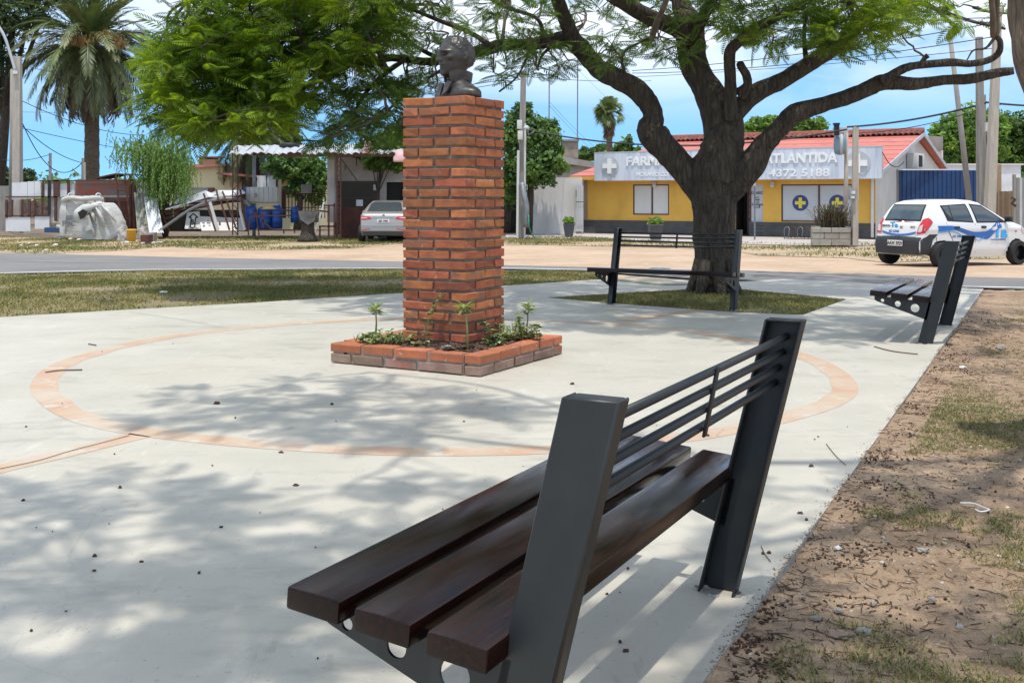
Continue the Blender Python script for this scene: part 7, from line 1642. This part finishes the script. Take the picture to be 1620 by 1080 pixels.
for s in (-1, 1):
    Q = [(s*0.50, 0.72), (s*0.685, 0.74), (s*0.655, 1.08), (s*0.56, 1.04)]
    l = reg(rear(Q, m_red, 'tail_light', t, 0.016, 6, 8)); rear([(s*0.53, 0.76), (s*0.64, 0.78), (s*0.63, 0.93), (s*0.56, 0.90)], m_clr, 'clear_lens', l, 0.020, 4, 4)
    l2 = side([(-1.62, 0.74), (-1.40, 0.98), (-1.44, 1.06), (-1.56, 1.02)], m_red, 'tail_light', t, 0.012, s)
rear([(-0.46, 0.665), (0.46, 0.665), (0.50, 0.735), (-0.50, 0.735)], m_wp, 'tailgate_lip', t, 0.010, 16, 4)
q = CMB(); n = 20; V = []
for i in range(n+1):
    y = -0.48+0.96*i/n; z = 0.735-0.065*(1-(abs(y)/0.48)**2)
    for dz in (0, 0.045): V.append((B1.xr(y, z+dz)-0.018, y, z+dz+0.0))
q.add(V, [(2*i, 2*i+2, 2*i+3, 2*i+1) for i in range(n)]); q.build('blue_stripe', m_swb, t)
q = CMB(); x_ = B1.xr(0, 0.5)-0.035; q.box((x_, 0.02, 0.515), (0.02, 0.42, 0.125)); pl_ = reg(q.build('number_plate', m_plt, t, bevel=0.005))
CM = Matrix.Translation(cl) @ Matrix.Rotation(hd, 4, 'Z')
def ctext(s, x, y, z, size, m, par, view, nm='lettering', bold=0.0, ext=0.002, sq=1, it=0):
    T = frame((x, y, z), (0, -1, 0), (0, 0, 1)) if view == 'rear' else frame((x, y, z), (1, 0, 0), (0, 0.12, 1))
    return text(s, size, nm, m, par, CM @ T @ Matrix(((1, it, 0, 0), (0, 1, 0, 0), (0, 0, 1, 0), (0, 0, 0, 1))), ext, bold, sq)
ctext('AAW 3929', x_-0.011, 0.02, 0.51, 0.115, m_blk, pl_, 'rear', bold=0.003, sq=0.78)
ctext('Ta', B1.xr(0.17, 0.90)-0.012, 0.17, 0.90, 0.16, m_swl, t, 'rear', bold=0.006, sq=1.3)
ctext('427 67840', B1.xr(0.15, 0.77)-0.012, 0.15, 0.768, 0.07, m_swb, t, 'rear', bold=0.002)
ctext('SERVICIO', B1.xr(0.42, 0.88)-0.012, 0.40, 0.885, 0.055, m_blk, t, 'rear', bold=0.002)
ctext('ALTO', B1.xr(-0.36, 0.87)-0.012, -0.36, 0.87, 0.05, m_blk, t, 'rear', bold=0.002)
q = CMB(); q.box((B1.xr(0.0, 0.87)-0.01, -0.04, 0.86), (0.012, 0.07, 0.06)); q.build('badge', m_rims, t, bevel=0.01)
# right flank: windows, doors, graphics
for s in (-1, 1):
    w = reg(side([(-0.98, 1.00), (-0.19, 0.96), (-0.26, 1.375), (-1.06, 1.34)], m_blk, 'side_window_frame', t, 0.004, s, 12, 8))
    side([(-0.80, 1.02), (-0.23, 0.99), (-0.30, 1.345), (-0.80, 1.335)], m_gl, 'pane', w, 0.009, s); side([(-0.95, 1.16), (-0.825, 1.03), (-0.825, 1.33), (-1.02, 1.31)], m_gl, 'pane', w, 0.009, s)
    w = reg(side([(-0.10, 0.955), (0.86, 0.955), (0.22, 1.345), (-0.16, 1.375)], m_blk, 'side_window_frame', t, 0.004, s, 12, 8))
    side([(-0.07, 0.985), (0.74, 0.985), (0.20, 1.31), (-0.125, 1.345)], m_gl, 'pane', w, 0.009, s)
    for x0, x1, x2 in ((-0.145, -0.15, -0.22), (0.80, 0.79, 0.90)):
        q = CMB(); P = [(x0, 0.30), (x1, 0.60), (x1, 0.94)]; [q.bar((a[0], s*(B1.Y(*a)+0.001), a[1]), (b[0], s*(B1.Y(*b)+0.001), b[1]), 0.008, 0.008) for a, b in zip(P, P[1:])]; q.build('door_gap', m_blk, t)
    q = CMB(); P = [(-1.02, 0.97), (-0.98, 0.80), (-0.86, 0.62), (-0.80, 0.40), (-0.80, 0.30)]; [q.bar((a[0], s*(B1.Y(*a)+0.001), a[1]), (b[0], s*(B1.Y(*b)+0.001), b[1]), 0.008, 0.008) for a, b in zip(P, P[1:])]; q.build('door_gap', m_blk, t)
    for hx in (-0.72, 0.10): q = CMB(); q.box((hx, s*(B1.Y(hx, 0.86)+0.01), 0.86), (0.15, 0.025, 0.055)); q.build('door_handle', m_hd, t, bevel=0.012)
    q = CMB(); q.box((0.80, s*0.83, 1.03), (0.10, 0.17, 0.13)); q.build('mirror', m_hd, t, bevel=0.03)
    q = CMB(); V = []; IP = lambda P, u: next((b_+(d_-b_)*(0.5-0.5*math.cos(math.pi*(u-a_)/(c_-a_))) for (a_, b_), (c_, d_) in zip(P, P[1:]) if u <= c_), P[-1][1]); up = lambda u: IP([(0, 0.90), (0.18, 0.90), (0.60, 0.755), (0.72, 0.76), (1.0, 1.0)], u); thk = lambda u: IP([(0, 0.12), (0.3, 0.09), (0.6, 0.12), (0.8, 0.19), (1.0, 0.16)], u); n = 30
    for i in range(n+1):
        u = i/n; x = -1.28+1.95*u; zu = up(u); zl = zu-thk(u)
        for z in (zl, zu): V.append((x, s*(B1.Y(x, z)+0.007), z))
    q.add(V, [(2*i, 2*i+2, 2*i+3, 2*i+1) for i in range(n)]); q.build('blue_wave', m_swb, t, smooth=True)
    q = CMB(); V = []
    for i in range(n+1):
        u = i/n; x = -1.28+1.65*u; zu = up(u)-thk(u)-0.012
        for z in (zu-0.02, zu): V.append((x, s*(B1.Y(x, z)+0.008), z))
    q.add(V, [(2*i, 2*i+2, 2*i+3, 2*i+1) for i in range(n)]); q.build('pale_wave', m_swl, t, smooth=True)
yy_ = -(B1.Y(0.72, 0.75)+0.012)
ctext('Ta', 0.62, yy_, 0.735, 0.36, m_swl, t, 'side', bold=0.014, sq=1.15, it=0.15); ctext('427', 0.36, yy_, 0.82, 0.07, m_plt, t, 'side', bold=0.003)
ctext('CONTROL AMBIENTAL', 0.55, yy_, 0.575, 0.045, m_swb, t, 'side', bold=0.001); ctext('427 67840', -0.70, -(B1.Y(-0.7, 0.66)+0.010), 0.665, 0.075, m_swb, t, 'side', bold=0.001)
side([(1.10, 0.735), (1.17, 0.735), (1.17, 0.765), (1.10, 0.765)], m_red, 'indicator', t, 0.008)
for s in (-1, 1): side([(1.38, 0.72), (1.60, 0.66), (1.62, 0.76), (1.36, 0.87)], m_clr, 'headlight', t, 0.008, s)
q = CMB(); q.tube([(-0.1, 0.0, 1.47), (-0.28, 0.0, 1.62)], 0.006, 5); q.build('antenna', m_blk, t)
q = CMB(); grid(q, lambda u, v: (lambda x, y: (x, y, B1.T(x)+0.002-0.0*abs(y)))(0.30+0.62*u, (-0.50-0.10*u)*(1-2*v)), 8, 8); q.build('windscreen', m_gl, t, smooth=True)
# champagne saloon seen from behind
top = [(-2.15, 0.50), (-2.14, 0.62), (-2.10, 0.86), (-2.07, 0.97), (-1.98, 1.035), (-1.7, 1.06), (-1.62, 1.07), (-1.3, 1.25), (-0.95, 1.40), (-0.6, 1.455), (-0.2, 1.47), (0.3, 1.42), (1.05, 1.0), (1.8, 0.9), (2.1, 0.7), (2.2, 0.5)]
bot = [(-2.15, 0.44), (-2.12, 0.34), (-2.0, 0.27), (-1.7, 0.22), (2.0, 0.22), (2.2, 0.42)]
def wf2(x, z):
    w = 0.85; w *= 1-0.12*max(0, (-x-1.5)/0.65)**2.4 if x < 0 else 1-0.22*max(0, (x-1.3)/0.9)**2.4
    if z > 0.98: w -= 0.26*((z-0.98)/0.47)**1.0
    if z < 0.45: w -= 0.06*((0.45-z)/0.2)**1.5
    return w
B2 = Body(4.4, top, bot, wf2, (-1.35, 1.3), 0.31, n=12)
Z2 = 36.7; hd2 = R(91); c2 = at(616, 310, Z2+2.15); c2.z = gz(40)-0.055
xs = sorted(set([round(-2.15+4.35*i/130, 4) for i in range(131)]+[p[0] for p in top]))
t, bd, side, rear, CMB = car('parked_car', 'champagne silver saloon parked facing the workshop, half hidden by the brick pillar', c2, hd2, B2, m_sp, 0.75, m_rims, xs)
rear([(-0.62, 1.085), (0.62, 1.085), (0.50, 1.42), (-0.50, 1.42)], m_blk, 'rear_window_frame', t, 0.004, 16, 12); rear([(-0.58, 1.10), (0.58, 1.10), (0.47, 1.40), (-0.47, 1.40)], m_gl, 'rear_window', t, 0.008, 16, 12)
for s in (-1, 1):
    l = reg(rear([(s*0.40, 0.83), (s*0.80, 0.80), (s*0.79, 0.95), (s*0.46, 0.91)], m_red, 'tail_light', t, 0.014, 8, 6)); rear([(s*0.55, 0.865), (s*0.75, 0.86), (s*0.75, 0.895), (s*0.56, 0.89)], m_clr, 'clear_lens', l, 0.018, 4, 2)
    rear([(s*0.45, 0.47), (s*0.72, 0.45), (s*0.72, 0.48), (s*0.47, 0.50)], m_red, 'reflector', t, 0.014)
    q = CMB(); q.box((0.75, s*0.97, 1.02), (0.12, 0.2, 0.13)); q.build('mirror', m_sp, t, bevel=0.03)
rear([(-0.40, 0.865), (0.40, 0.865), (0.40, 0.905), (-0.40, 0.905)], m_rims, 'chrome_strip', t, 0.016, 16, 2)
rear([(-0.80, 0.60), (0.80, 0.60), (0.80, 0.66), (-0.80, 0.66)], m_sp, 'bumper_ridge', t, 0.030, 24, 3)
rear([(-0.68, 0.28), (0.68, 0.28), (0.75, 0.40), (-0.75, 0.40)], m_pb, 'bumper_insert', t, 0.010, 20, 4)
q = CMB(); x_ = B2.xr(0, 0.76)-0.03; q.box((x_, 0.0, 0.765), (0.02, 0.42, 0.13)); pl_ = reg(q.build('number_plate', m_plt, t, bevel=0.005))
CM = Matrix.Translation(c2) @ Matrix.Rotation(hd2, 4, 'Z'); ctext('SBF 3983', x_-0.011, 0, 0.76, 0.11, m_blk, pl_, 'rear', bold=0.003, sq=0.8)
q = CMB(); q.lathe([(0.04, 0), (0.04, 0.01)], (0, 0, 0), 8); 
q = CMB(); q.box((B2.xr(0, 0.97)-0.012, 0, 0.965), (0.012, 0.09, 0.06)); q.build('badge', m_rims, t, bevel=0.012)

# ------------------------------------------------------------ plants in the planter
m_stem = mat('green_stem', (0.28, 0.30, 0.10), 0.6, (0.20, 0.22, 0.08), 8, 2)
m_vl = mat('variegated_leaf', (0.10, 0.17, 0.06), 0.5, (0.50, 0.52, 0.30), 26, 3, 0.48, 0.56, island=0.15, trans=0.2)
m_bl_ = mat('balsam_leaf', (0.17, 0.27, 0.07), 0.5, (0.24, 0.33, 0.11), 10, 3, island=0.2, trans=0.3)
m_pur = mat('purple_flower', (0.22, 0.02, 0.20), 0.6)
m_suc = mat('grey_succulent', (0.32, 0.36, 0.31), 0.6, (0.40, 0.36, 0.33), 12, 2)
def leafq(V, p, d, l, w, up=(0, 0, 1)):
    d = Vector(d).normalized(); u = Vector(up); s = d.cross(u); s = s.normalized() if s.length > 1e-3 else Vector((1, 0, 0)); n_ = s.cross(d)
    V.append([p, p+d*l*0.5+s*w+n_*w*0.3, p+d*l-n_*0.1*l, p+d*l*0.5-s*w+n_*w*0.3])
def lmesh(nm, V, m, par):
    V = np.array([[tuple(x) for x in q] for q in V]); return npmesh(nm, V.reshape(-1, 3), np.arange(len(V)*4).reshape(-1, 4), m, par, kind='stuff')
def pat(px_, py_, z0=0.165):        # planter soil point under a pixel
    Z = F*(CH-z0)/(py_-HZ); return Vector(((px_-810)/F*Z, Z, z0-0.01))
def balsam(px_, pyb, pyt, lab, flower=True, tx=0):
    b = pat(px_, pyb); Z = b.y; tp = at(px_+tx, pyt, Z); t = thing('balsam_plant', lab, 'plant', b)
    q = MB(); q.tube([b, b.lerp(tp, 0.5)+Vector((0.008, 0, 0)), tp], [0.009, 0.007, 0.005], 7); q.build('stem', m_stem, t, smooth=True); V = []
    for k in range(20):
        a = k*2.4; e = random.uniform(-0.3, 0.8); p = tp+Vector((0, 0, -0.05*random.random())); leafq(V, p, (math.cos(a)*math.cos(e), math.sin(a)*math.cos(e), math.sin(e)), random.uniform(0.07, 0.12), 0.013)
    for k in range(5): a = k*1.9; p = b.lerp(tp, random.uniform(0.7, 0.95)); leafq(V, p, (math.cos(a), math.sin(a), -0.2), 0.07, 0.010)
    lmesh('leaves', V, m_bl_, t)
    if flower:
        V = []
        for k in range(12): a = k*2.1; leafq(V, tp+Vector((random.uniform(-.02, .02), random.uniform(-.02, .02), -0.05+random.uniform(-.02, .01))), (math.cos(a), math.sin(a), random.uniform(-.6, .3)), 0.03, 0.014)
        lmesh('flower', V, m_pur, t)
balsam(594, 533, 485, 'balsam with a single stem and purple flower at the left end of the planter')
balsam(740, 552, 482, 'tallest balsam standing at the near corner of the pillar', tx=-5)
balsam(774, 530, 468, 'balsam with purple flower against the right face of the pillar', tx=4)
balsam(832, 528, 482, 'balsam with purple flower at the right end of the planter', tx=3)
balsam(657, 525, 500, 'short balsam tuft before the left face of the pillar', False)
def vine(px_, pyb, lab, stems, n, spread, h, lean=None):
    b = pat(px_, pyb); t = thing('variegated_plant', lab, 'plant', b); V = []; q = MB()
    for _ in range(n):
        a = random.uniform(0, 6.28); r = spread*math.sqrt(random.random()); p = b+Vector((r*math.cos(a), r*math.sin(a)*0.7, 0)); hh = h*random.uniform(0.3, 1)*(1-0.5*r/spread); tp = p+Vector((random.uniform(-.05, .05), random.uniform(-.05, .05), hh))
        q.tube([p, tp], 0.003, 4)
        for k in range(7): a2 = random.uniform(0, 6.28); c = p.lerp(tp, random.uniform(0.2, 1)); leafq(V, c, (math.cos(a2), math.sin(a2), random.uniform(-.2, .7)), random.uniform(0.035, 0.06), 0.017)
    for P in stems:
        S_ = spline([tuple(b)]+[tuple(at(x, y, b.y+dy)) for x, y, dy in P], 5); S_ = [Vector(s) for s in S_]; q.tube(S_, 0.0035, 5)
        for s in S_[2:]:
            for k in range(3): a2 = random.uniform(0, 6.28); leafq(V, s+Vector((random.uniform(-.01, .01), 0, random.uniform(-.01, .01))), (math.cos(a2), math.sin(a2), random.uniform(-.2, .5)), random.uniform(0.035, 0.055), 0.017)
    q.build('stems', m_stem, t, smooth=True)['kind'] = 'stuff'; lmesh('leaves', V, m_vl, t)
vine(610, 541, 'low variegated clump at the left end of the planter', [], 46, 0.22, 0.16)
vine(672, 545, 'trailing variegated stem climbing in front of the left pillar face', [[(676, 525, 0.02), (680, 500, 0.03), (688, 488, 0.03), (700, 466, 0.03)]], 4, 0.06, 0.05)
vine(778, 544, 'variegated clump with arching stem right of the pillar corner', [[(776, 528, -0.02), (768, 514, -0.03), (762, 512, -0.03)], [(785, 530, 0), (790, 540, 0)]], 10, 0.10, 0.12)
vine(815, 536, 'bushy variegated plant filling the right end of the planter', [[(822, 515, 0), (822, 497, 0)], [(838, 520, 0), (850, 514, 0), (853, 518, 0)]], 40, 0.20, 0.24)
t = thing('succulent', 'small grey rosette succulent at the foot of the pillar corner', 'plant', pat(708, 553)); V = []
for k in range(34): a = k*2.4; e = 0.15+0.03*k; leafq(V, pat(708, 553)+Vector((0, 0, 0.015)), (math.cos(a)*math.cos(e), math.sin(a)*math.cos(e), math.sin(e)), 0.07-0.0012*k, 0.014)
lmesh('rosette', V, m_suc, t)
t = thing('grass_tuft', 'wispy grass tuft at the left rim of the planter', 'plant', pat(563, 540)); V = []
for k in range(12): a = random.uniform(0, 6.28); leafq(V, pat(563, 540), (0.4*math.cos(a), 0.4*math.sin(a), 1), random.uniform(0.05, 0.13), 0.003)
lmesh('blades', V, m_vl, t)

# ------------------------------------------------------------ litter and twigs by the plaza edge
def twig(label, P, r=0.003, m=None):
    q = MB(); q.tube([Vector(v) for v in spline([tuple(gp(*p)+Vector((0, 0, 0.006))) for p in P], 4)], r, 5); tag(q.build('twig', m or m_twig, None, smooth=True), label, 'twig')
twig('thin curved twig lying on the left of the terracotta ring', [(72, 590), (95, 587), (130, 586)], 0.006)
twig('small twig on the paving above the ring, left', [(140, 545), (152, 547)], 0.006)
twig('fine twig lying on the paving between big bench and soil', [(1307, 703), (1322, 722), (1338, 737)], 0.0022)
twig('short twig with pods near the foot of the far bench post', [(1204, 865), (1210, 878), (1219, 890)], 0.002)
twig('long dry stalk on the joint at the left of the terracotta spoke', [(0, 743), (60, 730), (110, 715), (160, 702), (205, 690)], 0.002, m_brown)
twig('dry root lying on the paving in front of the small bench', [(1383, 549), (1410, 556), (1440, 560), (1452, 561)], 0.005, m_brown)
q = MB(); q.tube([Vector(v) for v in spline([tuple(gp(x, y)+Vector((0, 0, 0.008))) for x, y in ((1519, 798), (1540, 799), (1558, 806), (1565, 809), (1552, 812), (1543, 808))], 5)], 0.0035, 6); tag(q.build('string', m_pap, None, smooth=True), 'loop of white plastic string on the soil at right', 'string')
def flat_stone(label, px_, py_, w, h, m, seed):
    lump('stone', label, px_, py_, w, h*0.8, m, 'stone', seed, -0.022)
m_cst = mat('concrete_chip', (0.36, 0.33, 0.29), 0.9, (0.26, 0.23, 0.19), 10, 5, bump=0.6)
m_tst = mat('tan_chip', (0.34, 0.24, 0.17), 0.9, (0.27, 0.19, 0.13), 10, 5, bump=0.6)
for i, (x, y, w, h, m, lab) in enumerate(((1328, 992, 38, 7, m_tst, 'flat tan brick fragment, largest in the soil near the bottom right'), (1367, 988, 26, 8, m_cst, 'rough pale mortar lump beside the flat brick fragment'), (1327, 955, 16, 5, m_cst, 'small grey chip above the flat brick fragment'), (1290, 967, 18, 5, m_cst, 'grey chip left of the brick fragment'),
        (1240, 945, 14, 5, m_cst, 'grey chip close to the slab edge behind the bench post'), (1460, 861, 20, 5, m_cst, 'flat grey shard in the middle of the soil'), (1325, 858, 10, 5, m_pap, 'small white shard near the slab edge'), (1517, 983, 14, 9, m_cst, 'grey pebble at the edge of the grass, bottom right'),
        (1475, 938, 12, 6, m_cst, 'pale stone beside the low grass tuft'), (1405, 822, 12, 4, m_tst, 'thin tan chip before the dark grass patch'), (1382, 945, 9, 8, m_cst, 'upright little grey stone in the soil'), (1583, 547, 12, 7, m_cst, 'grey stone far up the soil strip at the right edge'), (1522, 577, 12, 3, m_pap, 'white flake on the shaded soil'), (1400, 886, 5, 4, m_blk, 'tiny black plastic piece on the soil'))):
    flat_stone(lab, x, y, w, h, m, i)
PODS = ['left pod of the pair beside the short twig by the bench post foot', 'right pod of the pair beside the short twig by the bench post foot', 'lone dark pod left of the near end of the big bench, below the ring', 'dark pod on the shaded paving at far left below the spoke junction', 'dark pod just below the front of the terracotta ring, left of centre', 'dark pod in the tree shadow inside the ring, left of the planter', 'small pod inside the ring just in front of the planter',
    'pod on the paving right of the rails of the big bench', 'upper pod of two near the soil edge beyond the big bench', 'lower pod of two near the soil edge beyond the big bench', 'pod close to the right part of the terracotta ring', 'pod on the paving under the big bench, nearest the bottom edge', 'pod in the bench shadow behind the seat', 'pod at the far lower left of the paving', 'pod left of the bracket holes of the big bench', 'pod seen between the rails on the ring band', 'pod right of the planter corner inside the ring']
for i, (x, y) in enumerate(((1207, 876), (1217, 875), (468, 768), (190, 772), (445, 716), (343, 639), (525, 640), (1283, 738), (1266, 812), (1276, 823), (1228, 677), (990, 1030), (960, 940), (150, 880), (620, 960), (1120, 690), (905, 608))):
    lump('seed_pod', PODS[i], x, y, 5+2*(i % 3), 3+(i % 2), m_mulch, 'pod', i)['group'] = 'seed pods on the paving'
